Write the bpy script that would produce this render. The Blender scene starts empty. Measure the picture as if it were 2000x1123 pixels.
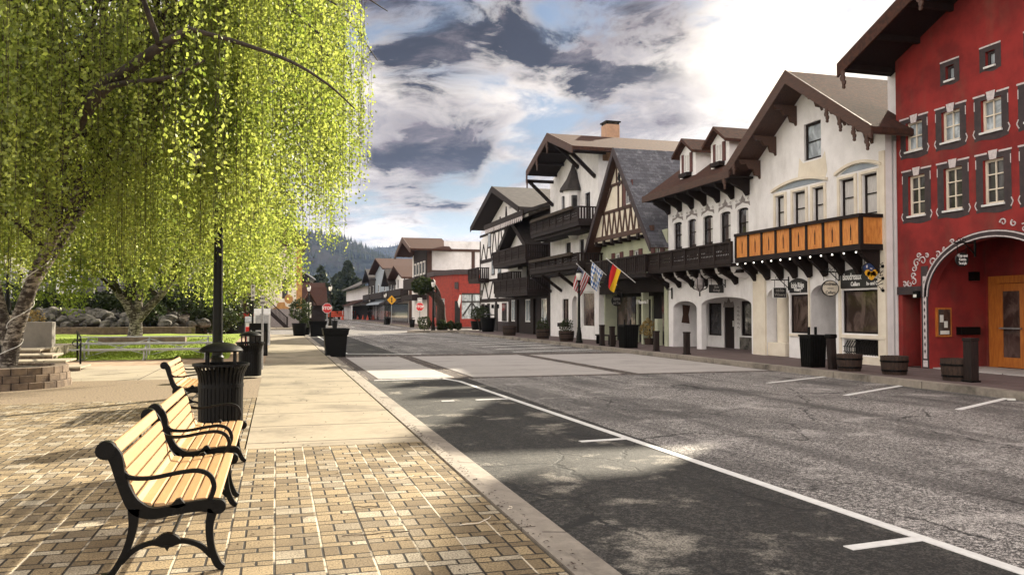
import bpy, bmesh, math, random
import numpy as np
from mathutils import Vector, Matrix, noise as mnoise
S = bpy.context.scene
C = S.collection
R = random.Random(7)
rad = math.radians
# ------------------------------------------------------------------ camera
F = 1611.0; CH = 1.65
YAW = math.atan(460/F); PIT = math.atan(46.5/F)
cam = bpy.data.cameras.new('camera'); co = bpy.data.objects.new('camera', cam); C.objects.link(co)
cam.sensor_width = 36; cam.lens = 36*F/2000; cam.clip_start = .05; cam.clip_end = 9000
co.location = (0, 0, CH); co.rotation_euler = (math.pi/2+PIT, 0, -YAW)
S.camera = co
S.view_settings.view_transform = 'Standard'; S.view_settings.look = 'None'
S.view_settings.gamma = 1; S.view_settings.use_curve_mapping = False
S.view_settings.exposure = 1.75
S.cycles.volume_bounces = 0; S.cycles.max_bounces = 6; S.cycles.diffuse_bounces = 2; S.cycles.transmission_bounces = 3; S.cycles.transparent_max_bounces = 8
# ------------------------------------------------------------------ sun
SAZ, SEL = rad(48), rad(25.5)
sd = Vector((math.sin(SAZ)*math.cos(SEL), math.cos(SAZ)*math.cos(SEL), math.sin(SEL)))
sl = bpy.data.lights.new('sun', 'SUN'); sl.energy = 4.2; sl.angle = rad(1.1); sl.color = (1, .89, .70)
so = bpy.data.objects.new('sun', sl); C.objects.link(so)
so.rotation_euler = (-sd).to_track_quat('-Z', 'Y').to_euler()
# ------------------------------------------------------------------ node helper
class NT:
    def __init__(s, nt): s.nt = nt; s.n = nt.nodes; s.l = nt.links
    def new(s, t, **kw):
        n = s.n.new(t)
        for k, v in kw.items():
            if k.startswith('i_'):
                n.inputs[int(k[2:]) if k[2:].isdigit() else k[2:].replace('_', ' ')].default_value = v
            else: setattr(n, k, v)
        return n
    def link(s, a, b): s.l.new(a, b)
    def put(s, sock, v):
        if isinstance(v, (int, float, tuple, list)):
            if isinstance(v, (tuple, list)) and len(v) == 3 and sock.type == 'RGBA': v = (*v, 1)
            sock.default_value = v
        else: s.l.new(v, sock)
    def m(s, op, a, b=None, c=None, clamp=False):
        n = s.n.new('ShaderNodeMath'); n.operation = op; n.use_clamp = clamp
        s.put(n.inputs[0], a)
        if b is not None: s.put(n.inputs[1], b)
        if c is not None: s.put(n.inputs[2], c)
        return n.outputs[0]
    def vm(s, op, a, b=None):
        n = s.n.new('ShaderNodeVectorMath'); n.operation = op
        s.put(n.inputs[0], a)
        if b is not None: s.put(n.inputs[1], b)
        return n.outputs['Value'] if op in ('DOT_PRODUCT', 'LENGTH', 'DISTANCE') else n.outputs[0]
    def mix(s, f, a, b, mode='MIX'):
        n = s.n.new('ShaderNodeMix'); n.data_type = 'RGBA'; n.blend_type = mode
        s.put(n.inputs[0], f); s.put(n.inputs[6], a); s.put(n.inputs[7], b)
        return n.outputs[2]
    def ramp(s, f, lo, hi, a=0., b=1.):
        n = s.n.new('ShaderNodeMapRange'); n.interpolation_type = 'SMOOTHSTEP'
        s.put(n.inputs[0], f); s.put(n.inputs[1], lo); s.put(n.inputs[2], hi); s.put(n.inputs[3], a); s.put(n.inputs[4], b)
        return n.outputs[0]
    def noise(s, vec, scale, detail=5, rough=.55, dist=0, dim='3D'):
        n = s.n.new('ShaderNodeTexNoise'); n.noise_dimensions = dim
        s.put(n.inputs['Vector'], vec); n.inputs['Scale'].default_value = scale
        n.inputs['Detail'].default_value = detail; n.inputs['Roughness'].default_value = rough; n.inputs['Distortion'].default_value = dist
        return n.outputs[0]
    def voro(s, vec, scale, feature='F1', out=0, rnd=1):
        n = s.n.new('ShaderNodeTexVoronoi'); n.feature = feature
        s.put(n.inputs['Vector'], vec); n.inputs['Scale'].default_value = scale; n.inputs['Randomness'].default_value = rnd
        return n.outputs[out]
    def white(s, vec):
        n = s.n.new('ShaderNodeTexWhiteNoise'); s.put(n.inputs['Vector'], vec); return n.outputs[0]
    def comb(s, x, y, z=0.):
        n = s.n.new('ShaderNodeCombineXYZ'); s.put(n.inputs[0], x); s.put(n.inputs[1], y); s.put(n.inputs[2], z); return n.outputs[0]
    def sep(s, v):
        n = s.n.new('ShaderNodeSeparateXYZ'); s.put(n.inputs[0], v); return n.outputs
# ------------------------------------------------------------------ sky with broken cloud
W = bpy.data.worlds.new('World'); S.world = W; W.use_nodes = True
t = NT(W.node_tree); t.n.clear()
sky = t.new('ShaderNodeTexSky'); sky.sky_type = 'NISHITA'; sky.sun_disc = False
sky.sun_elevation = SEL; sky.sun_rotation = SAZ; sky.air_density = 1.3; sky.dust_density = .6
tc = t.new('ShaderNodeTexCoord'); d = t.vm('NORMALIZE', tc.outputs['Generated'])
dx, dy, dz = t.sep(d)
den = t.m('ADD', t.m('MAXIMUM', dz, 0.), .2)
pl = t.comb(t.m('DIVIDE', dx, den), t.m('DIVIDE', dy, den), 0.)
wob = t.new('ShaderNodeTexNoise', i_Scale=1.4, i_Detail=3.); t.link(pl, wob.inputs['Vector'])
plw = t.vm('ADD', pl, t.vm('MULTIPLY', t.vm('SUBTRACT', wob.outputs[1], (.5, .5, .5)), (.55, .55, .55)))
n1 = t.noise(plw, 1.15, 9, .58)
n2 = t.noise(t.vm('ADD', plw, (7.3, 2.1, .7)), 2.6, 9, .62)
n3 = t.noise(t.vm('ADD', pl, (1.3, 9.1, .2)), .55, 4, .5)
cover = t.ramp(t.m('ADD', t.m('MULTIPLY', n1, .7), t.m('MULTIPLY', n2, .3)), .40, .49)
thick = t.ramp(t.m('ADD', t.m('MULTIPLY', n2, .6), t.m('MULTIPLY', n1, .4)), .47, .57)
thick = t.m('MULTIPLY', thick, t.ramp(n3, .36, .6, .45, 1.))
edge = t.ramp(n2, .36, .60)
def lobe(az, el, k):
    v = (math.sin(rad(az))*math.cos(rad(el)), math.cos(rad(az))*math.cos(rad(el)), math.sin(rad(el)))
    return t.m('POWER', t.m('MAXIMUM', t.vm('DOT_PRODUCT', d, v), 0.), k)
glow = t.m('ADD', t.m('MULTIPLY', lobe(33.5, 17.5, 700), .9), t.m('MULTIPLY', lobe(35, 18, 120), .06))
darks = None
for az, el, k, a in ((9.5, 11.2, 700, .9), (13, 12.2, 1500, .8), (21.5, 20.5, 350, 1.3), (27, 20.5, 600, .7), (10.6, 19.5, 500, 1.1), (6.5, 20.3, 700, .7), (17, 18, 1500, .4), (22, 13.8, 1300, .8), (26, 12.5, 1500, .6), (12, 8.6, 900, .7), (7, 8, 1500, .4), (17, 9.5, 1800, .5)):
    q = t.m('MULTIPLY', lobe(az, el, k), a); darks = q if darks is None else t.m('ADD', darks, q)
mid = t.ramp(t.noise(t.vm('ADD', plw, (3.1, 5.7, 2.)), 4.2, 8, .66), .36, .62)
lit = t.mix(t.m('ADD', t.m('MULTIPLY', edge, .6), t.m('MULTIPLY', mid, .4)), (.19, .175, .185), (.95, .86, .76))
back = t.ramp(t.vm('DOT_PRODUCT', d, (-math.sin(SAZ), -math.cos(SAZ), 0.)), -.45, .8, .54, 1.4)   # clouds facing the sun are front-lit
lit = t.mix(1., lit, t.comb(back, back, back), 'MULTIPLY')
lit = t.mix(t.ramp(glow, .03, .5), lit, t.mix(mid, (.13, .095, .06), (.50, .40, .27)))
dark = t.mix(t.ramp(t.m('ADD', t.m('MULTIPLY', n2, .6), t.m('MULTIPLY', mid, .12)), .27, .44), (.075, .062, .066), (.006, .0055, .009))
thk = t.m('ADD', t.m('MULTIPLY', thick, t.m('ADD', .55, t.m('MULTIPLY', darks, .7))), t.m('MULTIPLY', darks, t.ramp(n2, .29, .55)), clamp=True)
thk = t.m('MULTIPLY', thk, t.m('SUBTRACT', 1., t.ramp(glow, .35, 1.1)))
thk = t.m('MULTIPLY', thk, t.ramp(dz, .02, .1, .2, 1.))
cl = t.mix(thk, lit, dark)
gl = t.new('ShaderNodeMix', data_type='RGBA', blend_type='ADD'); gl.inputs[0].default_value = 1
t.link(cl, gl.inputs[6]); t.link(t.mix(1., (1., .88, .68), t.comb(glow, glow, glow), 'MULTIPLY'), gl.inputs[7])
b1 = t.new('ShaderNodeBackground', i_Strength=.06); t.link(t.mix(t.ramp(dz, .0, .16), (5.2, 6.0, 7.0), t.mix(1., sky.outputs[0], (.30, .32, .37), 'MULTIPLY')), b1.inputs[0])
b2 = t.new('ShaderNodeBackground', i_Strength=1.); t.link(gl.outputs[2], b2.inputs[0])
ms = t.new('ShaderNodeMixShader'); t.link(t.m('MAXIMUM', cover, t.ramp(glow, .05, .6)), ms.inputs[0]); t.link(b1.outputs[0], ms.inputs[1]); t.link(b2.outputs[0], ms.inputs[2])
wo = t.new('ShaderNodeOutputWorld'); t.link(ms.outputs[0], wo.inputs[0])

# ------------------------------------------------------------------ measuring: photo pixel -> metres on a known plane
cy_, sy_, cp_, sp_ = math.cos(YAW), math.sin(YAW), math.cos(PIT), math.sin(PIT)
def ray(px, py):
    r = (px-1000)/F; u = (561.5-py)/F; f = cp_-u*sp_; z = sp_+u*cp_
    return (f*sy_+r*cy_, f*cy_-r*sy_, z)
def G(px, py, z=0):
    d = ray(px, py); q = (z-CH)/d[2]; return d[0]*q, d[1]*q
def P(px, py, X):
    d = ray(px, py); q = X/d[0]; return d[1]*q, CH+d[2]*q
def Q(px, py, Y):
    d = ray(px, py); q = Y/d[1]; return d[0]*q, CH+d[2]*q
def rect(X, x0, y0, x1, y1, x2=None, y2=None):
    """photo box (left, top, right, bottom) on the plane x=X -> y0,y1,z0,z1"""
    ya = P(x1, (y0+y1)/2, X)[0]; yb = P(x0, (y0+y1)/2, X)[0]; xm = (x0+x1)/2
    return ya, yb, P(xm, y1, X)[1], P(xm, y0, X)[1]
def crop(ox, oy, s):
    return lambda a, b, c, e: (ox+a*s, oy+b*s, ox+c*s, oy+e*s)

M = {}
# ------------------------------------------------------------------ mesh builder
class MB:
    def __init__(s): s.v = []; s.f = []; s.sm = False
    def add(s, vs, fs):
        o = len(s.v); s.v += [tuple(p) for p in vs]; s.f += [tuple(i+o for i in f) for f in fs]; return s
    def box(s, x0, x1, y0, y1, z0, z1):
        if x0 > x1: x0, x1 = x1, x0
        if y0 > y1: y0, y1 = y1, y0
        if z0 > z1: z0, z1 = z1, z0
        return s.add([(x0,y0,z0),(x1,y0,z0),(x1,y1,z0),(x0,y1,z0),(x0,y0,z1),(x1,y0,z1),(x1,y1,z1),(x0,y1,z1)],
              [(0,3,2,1),(4,5,6,7),(0,1,5,4),(1,2,6,5),(2,3,7,6),(3,0,4,7)])
    def prism(s, pts, ax, a, b):
        """polygon pts (u,v) swept along axis ax from a to b. ax x: (y,z); y: (x,z); z: (x,y)"""
        k = len(pts)
        g = {'x': lambda p, q: (q, p[0], p[1]), 'y': lambda p, q: (p[0], q, p[1]), 'z': lambda p, q: (p[0], p[1], q)}[ax]
        return s.add([g(p, a) for p in pts]+[g(p, b) for p in pts],
              [tuple(range(k))[::-1], tuple(range(k, 2*k))]+[(i, (i+1) % k, (i+1) % k+k, i+k) for i in range(k)])
    def bar(s, p, q, w, h=None, up=(0,0,1)):
        h = h or w; p = Vector(p); q = Vector(q); d = (q-p).normalized(); up = Vector(up)
        if abs(d.dot(up)) > .99: up = Vector((1,0,0))
        a = d.cross(up).normalized()*w/2; b = a.cross(d).normalized()*h/2
        vs = [p-a-b, p+a-b, p+a+b, p-a+b, q-a-b, q+a-b, q+a+b, q-a+b]
        return s.add(vs, [(0,3,2,1),(4,5,6,7),(0,1,5,4),(1,2,6,5),(2,3,7,6),(3,0,4,7)])
    def tube(s, pts, rs, n=8, cap=True):
        pts = [Vector(p) for p in pts]
        if isinstance(rs, (int, float)): rs = [rs]*len(pts)
        vs = []; fs = []; ref = None
        for i, p in enumerate(pts):
            d = (pts[min(i+1, len(pts)-1)]-pts[max(i-1, 0)]).normalized()
            if ref is None: ref = Vector((1,0,0)) if abs(d.x) < .9 else Vector((0,1,0))
            a = (ref-d*ref.dot(d)).normalized(); ref = a; b = d.cross(a)
            for k in range(n):
                c, q = math.cos(2*math.pi*k/n), math.sin(2*math.pi*k/n)
                vs.append(p+(a*c+b*q)*rs[i])
        for i in range(len(pts)-1):
            for k in range(n):
                fs.append((i*n+k, i*n+(k+1) % n, (i+1)*n+(k+1) % n, (i+1)*n+k))
        if cap: fs += [tuple(range(n))[::-1], tuple(range((len(pts)-1)*n, len(pts)*n))]
        return s.add(vs, fs)
    def lathe(s, cx, cy, prof, n=16, z0=0.):
        vs = []; fs = []
        for r, z in prof:
            for k in range(n):
                vs.append((cx+r*math.cos(2*math.pi*k/n), cy+r*math.sin(2*math.pi*k/n), z0+z))
        for i in range(len(prof)-1):
            for k in range(n): fs.append((i*n+k, i*n+(k+1) % n, (i+1)*n+(k+1) % n, (i+1)*n+k))
        fs += [tuple(range(n))[::-1], tuple(range((len(prof)-1)*n, len(prof)*n))]
        return s.add(vs, fs)
    def ball(s, c, r, n=10, m=7, sq=(1,1,1)):
        prof = [(max(math.sin(math.pi*i/m), .001)*r, -math.cos(math.pi*i/m)*r) for i in range(m+1)]
        o = len(s.v); s.lathe(0, 0, prof, n)
        for i in range(o, len(s.v)):
            p = s.v[i]; s.v[i] = (c[0]+p[0]*sq[0], c[1]+p[1]*sq[1], c[2]+p[2]*sq[2])
        return s
    def mesh(s, name):
        me = bpy.data.meshes.new(name); me.from_pydata(s.v, [], s.f)
        me.update(); return me
SPLIT = {'bracket', 'rafter', 'carved_bracket', 'eave_bracket', 'shop_pane', 'balcony_brace', 'roof_brace', 'jetty_beam', 'painted_scroll_piece', 'corbel', 'arcade_post',
         'blue_panel', 'post', 'stone_dado', 'flower_basket_', 'white_dentil', 'door_jamb', 'cross_brace', 'sheet_of_paper', 'yellow_emblem_', 'painted_ornament', 'steel_band'}
def pieces(mb):
    p = list(range(len(mb.v)))
    def f(i):
        while p[i] != i: p[i] = p[p[i]]; i = p[i]
        return i
    for q in mb.f:
        a = f(q[0])
        for j in q[1:]: p[f(j)] = a
    g = {}
    for q in mb.f: g.setdefault(f(q[0]), []).append(q)
    out = []
    for fs in g.values():
        ids = sorted({i for q in fs for i in q}); r = {i: k for k, i in enumerate(ids)}
        m_ = MB(); m_.v = [mb.v[i] for i in ids]; m_.f = [tuple(r[i] for i in q) for q in fs]; out.append(m_)
    return out
def part(name, mb, mat, parent=None, bevel=0, smooth=False, label=None):
    if name in SPLIT and not (name == 'bracket' and mat is M.get('iron')):
        ps = pieces(mb)
        if len(ps) > 1: return [part_(name, q, mat, parent, bevel, smooth, label) for q in ps][0]
    return part_(name, mb, mat, parent, bevel, smooth, label)
def part_(name, mb, mat, parent=None, bevel=0, smooth=False, label=None):
    me = mb.mesh(name)
    for m_ in (mat if isinstance(mat, (list, tuple)) else [mat]): me.materials.append(m_)
    o = bpy.data.objects.new(name, me); C.objects.link(o)
    bm = bmesh.new(); bm.from_mesh(me); bmesh.ops.recalc_face_normals(bm, faces=bm.faces); bm.to_mesh(me); bm.free()
    if smooth:
        me.shade_smooth()
        if smooth is not True:
            try: me.set_sharp_from_angle(angle=rad(smooth))
            except Exception: pass
    if parent is not None:
        o.parent = parent
        if parent.type == 'EMPTY': o.matrix_parent_inverse = Matrix.Translation(-parent.location)
    if bevel:
        b = o.modifiers.new('bevel', 'BEVEL'); b.width = bevel; b.segments = 2; b.limit_method = 'ANGLE'
    if label: o['label'] = label
    return o
def tag(o, label, cat, group=None):
    o['label'] = label; o['category'] = cat
    if group: o['group'] = group
    return o
def thing(name, label, cat, loc=(0,0,0), group=None):
    o = bpy.data.objects.new(name, None); C.objects.link(o); o.location = loc; o.empty_display_size = .3
    return tag(o, label, cat, group)
def struct(name, mb, mat, kind='structure'):
    o = part(name, mb, mat); o['kind'] = kind; return o
def dup(o, loc, rotz=0, label=None, group=None, scale=None):
    def cp(a, par):
        c = a.copy(); C.objects.link(c); c.parent = par
        for ch in list(a.children): cp(ch, c)
        return c
    r = cp(o, None); r.location = loc; r.rotation_euler = (0, 0, rotz)
    if scale: r.scale = (scale,)*3
    if label: r['label'] = label
    if group: r['group'] = group
    return r
HAZE = .00006
def text(body, size, mat, parent, pos, ax='x', depth=.004, bold=0., align='CENTER', name='lettering', squash=1.):
    c = bpy.data.curves.new('t', 'FONT'); c.body = body; c.size = size; c.extrude = depth; c.align_x = align; c.align_y = 'CENTER'
    c.offset = bold; c.resolution_u = 3
    o = bpy.data.objects.new('t', c); C.objects.link(o)
    dg = bpy.context.evaluated_depsgraph_get(); me = bpy.data.meshes.new_from_object(o.evaluated_get(dg))
    bpy.data.objects.remove(o); bpy.data.curves.remove(c)
    if ax == 'x': M_ = Matrix(((0,0,-1,pos[0]),(-1*squash,0,0,pos[1]),(0,1,0,pos[2]),(0,0,0,1)))
    else: M_ = Matrix(((squash,0,0,pos[0]),(0,0,-1,pos[1]),(0,1,0,pos[2]),(0,0,0,1)))
    me.transform(M_); me.materials.clear(); me.materials.append(mat)
    r = bpy.data.objects.new(name, me); C.objects.link(r)
    if parent is not None:
        r.parent = parent
        if parent.type == 'EMPTY': r.matrix_parent_inverse = Matrix.Translation(-parent.location)
    return r

# ------------------------------------------------------------------ materials
def base(name):
    m = bpy.data.materials.new(name); m.use_nodes = True; t = NT(m.node_tree)
    p = t.n['Principled BSDF']; g = t.new('ShaderNodeNewGeometry')
    return m, t, p, g.outputs['Position']
def bump(t, p, h, strength=.3, dist=.01):
    b = t.new('ShaderNodeBump', i_Strength=strength, i_Distance=dist); t.link(h, b.inputs['Height']); t.link(b.outputs[0], p.inputs['Normal'])
def mat(name, c1, c2=None, scale=4., rough=.8, bmp=.2, bs=30., metal=0., stretch=None, grime=0., spec=.5, bd=.01):
    m, t, p, pos = base(name)
    c2 = c2 or tuple(v*.7 for v in c1)
    v = pos
    if stretch: v = t.vm('MULTIPLY', pos, stretch)
    n = t.noise(v, scale, 6, .6)
    c = t.mix(t.ramp(n, .32, .68), c1, c2)
    if grime:
        g = t.noise(t.vm('MULTIPLY', pos, (1, 1, .35)), 1.1, 6, .65)
        c = t.mix(t.ramp(g, .48, .75, 0., grime), c, (.12, .09, .06))
    t.link(c, p.inputs['Base Color']); p.inputs['Roughness'].default_value = rough
    p.inputs['Metallic'].default_value = metal; p.inputs['Specular IOR Level'].default_value = spec
    if bmp: bump(t, p, t.noise(v, bs, 4, .6), bmp, bd)
    return m
M['stucco'] = mat('white_stucco', (.88,.86,.86), (.79,.77,.77), 2.5, .9, .35, 55, grime=.22)
M['cream'] = mat('cream_stucco', (.80,.73,.61), (.72,.64,.52), 2.5, .9, .35, 55, grime=.15)
M['green_stucco'] = mat('pale_green_stucco', (.5,.52,.38), (.42,.44,.33), 2, .9, .3, 50, grime=.25)
M['grey_trim'] = mat('brown_grey_paint', (.055,.038,.04), (.035,.027,.03), 6, .8, .25, 60)
M['dark_wood'] = mat('dark_stained_wood', (.024,.014,.012), (.009,.006,.006), 7, .7, .5, 30, stretch=(6,.5,6), spec=.25)
M['dark_wood_v'] = mat('dark_stained_boards', (.030,.018,.016), (.011,.008,.007), 7, .7, .5, 30, stretch=(6,6,.5), spec=.25)
M['brown_wood'] = mat('brown_painted_wood', (.085,.038,.024), (.045,.022,.015), 6, .7, .4, 30, stretch=(5,.6,5))
M['roof_brown'] = mat('brown_shingles', (.08,.036,.025), (.042,.024,.02), 9, .9, .8, 14, spec=.15)
M['roof_grey'] = mat('weathered_metal_roof', (.07,.06,.057), (.042,.038,.038), 3, .75, .2, 20, spec=.2)
M['plaster_red'] = mat('red_stucco', (.31,.025,.022), (.18,.014,.013), 1.3, .9, .6, 45, grime=.4)
M['shop_red'] = mat('red_painted_boards', (.30,.028,.015), (.2,.018,.012), 4, .7, .2, 40)
M['iron'] = mat('black_iron', (.005,.0047,.0047), (.003,.003,.003), 20, .42, .15, 120, spec=.15)
M['pole'] = mat('dark_green_black_pole', (.008,.009,.006), (.005,.005,.004), 12, .42, .1, 100, spec=.16)
M['black_plastic'] = mat('black_plastic', (.007,.007,.0065), (.004,.004,.004), 8, .5, .1, 90, spec=.14)
M['white_paint'] = mat('white_paint', (.8,.8,.78), (.68,.67,.66), 10, .6, .1, 60)
M['steel'] = mat('galvanised_steel', (.45,.46,.47), (.3,.31,.32), 12, .4, .1, 80, metal=.7)
M['alu'] = mat('aluminium', (.5,.51,.52), (.38,.39,.4), 9, .4, .05, 80, metal=.6)
M['stone'] = mat('boulder_granite', (.19,.175,.155), (.03,.028,.025), 3, .9, .9, 9, bd=.04)
M['block'] = mat('retaining_block', (.23,.17,.12), (.12,.09,.07), 5, .95, .8, 30)
M['soil'] = mat('soil', (.05,.034,.022), (.028,.019,.012), 5, .95, .8, 12)
M['orange'] = mat('orange_clear_timber', (.72,.30,.07), (.52,.17,.035), 5, .5, .15, 20, stretch=(3,5,.7))
M['door_wood'] = mat('honey_oak', (.52,.18,.03), (.38,.11,.02), 5, .45, .15, 20, stretch=(3,5,.6))
M['shutter'] = mat('dark_red_shutters', (.13,.04,.035), (.08,.03,.028), 8, .7, .2, 40)
M['barrel'] = mat('barrel_staves', (.055,.030,.020), (.026,.016,.012), 9, .85, .5, 30, stretch=(5,5,.6))
M['interior'] = mat('dark_interior', (.02,.016,.014), (.012,.01,.01), 2, .9, 0)
M['paper'] = mat('paper', (.75,.74,.7), (.65,.64,.6), 20, .8, 0)
M['chimney'] = mat('chimney_render', (.5,.31,.2), (.4,.25,.17), 4, .9, .3, 40)
M['sign_black'] = mat('black_sign_board', (.018,.016,.017), (.01,.01,.01), 6, .5, .05)
M['letter'] = mat('white_sign_lettering', (.85,.84,.82), (.8,.79,.77), 10, .6, 0)
M['letter_dim'] = mat('faded_sign_lettering', (.35,.33,.3), (.28,.26,.24), 10, .6, 0)
M['stop_red'] = mat('red_sign_sheeting', (.62,.02,.025), (.55,.018,.02), 6, .4, 0)
M['orange_plastic'] = mat('orange_plastic', (.75,.10,.04), (.65,.08,.03), 6, .5, 0)
M['yellow'] = mat('yellow_sign_sheeting', (.85,.45,.03), (.8,.4,.03), 6, .4, 0)
M['blue_sign'] = mat('blue_sign_paint', (.03,.06,.17), (.025,.05,.13), 6, .5, 0)
M['mural'] = mat('mural_ochre', (.5,.27,.09), (.36,.17,.06), 3, .85, 0)
M['mural_grey'] = mat('mural_grey', (.33,.29,.28), (.22,.2,.2), 12, .85, 0)
M['mural_white'] = mat('mural_scroll_white', (.66,.6,.6), (.5,.44,.45), 14, .85, 0)
M['blue_grey'] = mat('blue_grey_siding', (.33,.38,.42), (.27,.31,.36), 3, .8, .2, 30)
M['curtain'] = mat('net_curtain', (.62,.6,.58), (.5,.48,.47), 8, .9, .2, 40, stretch=(1,4,.5))
M['cushion'] = mat('shrub_bark', (.06,.04,.03), (.03,.02,.015), 8, .9, .4)
def glass(name, tint, rough=.06, vary=.5):
    m, t, p, pos = base(name)
    n = t.noise(t.vm('MULTIPLY', pos, (1, 1, .6)), 2.3, 5, .6, .6)
    t.link(t.mix(t.ramp(n, .4, .65, 0., vary), tint, tuple(v*3+.03 for v in tint)), p.inputs['Base Color'])
    p.inputs['Roughness'].default_value = rough; p.inputs['IOR'].default_value = 1.6
    bump(t, p, t.noise(pos, 1.7, 2), .15, .02)
    return m
M['glass'] = glass('window_glass', (.03,.028,.03))
M['glass_shop'] = glass('shop_window_glass', (.04,.026,.022), .05, .8)
M['glass_sky'] = glass('upper_window_glass', (.22,.25,.27), .04, .7)
M['lantern_glass'] = mat('frosted_lantern_glass', (.85,.84,.8), (.75,.74,.7), 5, .3, 0)
m, t, p, pos = base('lit_bulb'); p.inputs['Emission Color'].default_value = (1, .93, .8, 1); p.inputs['Emission Strength'].default_value = 1.5; M['bulb'] = m

# asphalt
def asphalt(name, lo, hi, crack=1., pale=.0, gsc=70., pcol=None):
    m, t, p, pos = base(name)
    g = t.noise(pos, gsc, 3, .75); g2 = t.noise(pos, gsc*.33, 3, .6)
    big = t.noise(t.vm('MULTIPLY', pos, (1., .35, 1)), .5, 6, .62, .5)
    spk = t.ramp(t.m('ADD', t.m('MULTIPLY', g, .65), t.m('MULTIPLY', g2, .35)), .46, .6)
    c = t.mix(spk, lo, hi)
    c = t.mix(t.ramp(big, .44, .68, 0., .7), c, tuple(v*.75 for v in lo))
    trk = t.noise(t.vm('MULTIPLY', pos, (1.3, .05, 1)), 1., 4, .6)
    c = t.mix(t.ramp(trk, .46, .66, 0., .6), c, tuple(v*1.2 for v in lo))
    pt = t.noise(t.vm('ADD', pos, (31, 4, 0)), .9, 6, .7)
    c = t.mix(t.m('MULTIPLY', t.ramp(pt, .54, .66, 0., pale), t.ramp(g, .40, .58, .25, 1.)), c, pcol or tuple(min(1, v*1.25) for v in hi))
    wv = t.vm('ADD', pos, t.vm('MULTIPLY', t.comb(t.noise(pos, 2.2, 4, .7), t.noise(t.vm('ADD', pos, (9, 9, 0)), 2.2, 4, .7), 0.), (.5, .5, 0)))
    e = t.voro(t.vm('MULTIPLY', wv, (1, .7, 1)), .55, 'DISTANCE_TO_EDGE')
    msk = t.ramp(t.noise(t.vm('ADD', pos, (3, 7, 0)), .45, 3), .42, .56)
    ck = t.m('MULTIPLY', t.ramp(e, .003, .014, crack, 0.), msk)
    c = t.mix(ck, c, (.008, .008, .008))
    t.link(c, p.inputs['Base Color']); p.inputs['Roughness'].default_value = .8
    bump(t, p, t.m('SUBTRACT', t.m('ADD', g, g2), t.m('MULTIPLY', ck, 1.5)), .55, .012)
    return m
M['asphalt'] = asphalt('worn_asphalt', (.042,.039,.038), (.66,.62,.59), .9, .4, 75.)
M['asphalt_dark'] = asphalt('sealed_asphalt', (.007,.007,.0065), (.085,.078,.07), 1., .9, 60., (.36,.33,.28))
M['asphalt_far'] = asphalt('side_street_asphalt', (.10,.095,.09), (.3,.28,.27), .3, .3, 20)
# concrete with joints
def concrete(name, c1, c2, jx=None, jy=None, ox=0., oy=0., w=.012, stain=.5):
    m, t, p, pos = base(name)
    x, y, z = t.sep(pos)
    c = t.mix(t.noise(pos, 9, 6, .65), c1, c2)
    c = t.mix(t.ramp(t.noise(pos, 90, 2, .7), .62, .72, 0., .5), c, (.1, .08, .06))
    c = t.mix(t.ramp(t.noise(pos, .8, 6, .65, .4), .45, .75, 0., stain), c, tuple(v*.35 for v in c2))
    h = t.noise(pos, 60, 4, .6); jm = None
    def joint(co_, sp, off):
        f = t.m('FRACT', t.m('DIVIDE', t.m('ADD', co_, off), sp))
        dd = t.m('MULTIPLY', t.m('MINIMUM', f, t.m('SUBTRACT', 1., f)), sp)
        return t.ramp(dd, w*.4, w, 1., 0.)
    for co_, sp, off in ((x, jx, ox), (y, jy, oy)):
        if sp:
            j = joint(co_, sp, off); jm = j if jm is None else t.m('MAXIMUM', jm, j)
    if jm is not None:
        c = t.mix(jm, c, (.05, .035, .025)); h = t.m('SUBTRACT', h, t.m('MULTIPLY', jm, 3.))
    t.link(c, p.inputs['Base Color']); p.inputs['Roughness'].default_value = .88
    bump(t, p, h, .35, .008); return m
M['walk'] = concrete('walk_concrete', (.38,.325,.235), (.24,.20,.145), None, 1.52, 0, 1.32, .03, .8)
M['plaza_light'] = concrete('plaza_concrete', (.41,.355,.265), (.31,.265,.2), 3.2, 3.2, 0, 0, .02)
M['cross'] = concrete('crossing_concrete', (.47,.44,.42), (.36,.335,.325), None, 2.9, 0, 1.0, .02, .35)
M['grey_concrete'] = concrete('grey_concrete', (.25,.23,.20), (.16,.145,.13))
M['kerb'] = concrete('kerb_concrete', (.42,.37,.31), (.15,.13,.11), None, 3.05, 0, 0, .015, .9)
M['right_walk'] = concrete('brick_red_sidewalk', (.15,.105,.10), (.10,.072,.07), .6, .6, 0, 0, .015, .4)
M['aggregate'] = mat('exposed_aggregate', (.32,.24,.155), (.13,.10,.07), 26, .9, .6, 60)
M['dirt'] = mat('pale_dirt', (.42,.30,.20), (.26,.18,.12), 2.5, .95, .5, 20)
M['yard'] = mat('dry_valley_ground', (.07,.08,.04), (.05,.055,.03), .1, .95, 0)
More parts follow.
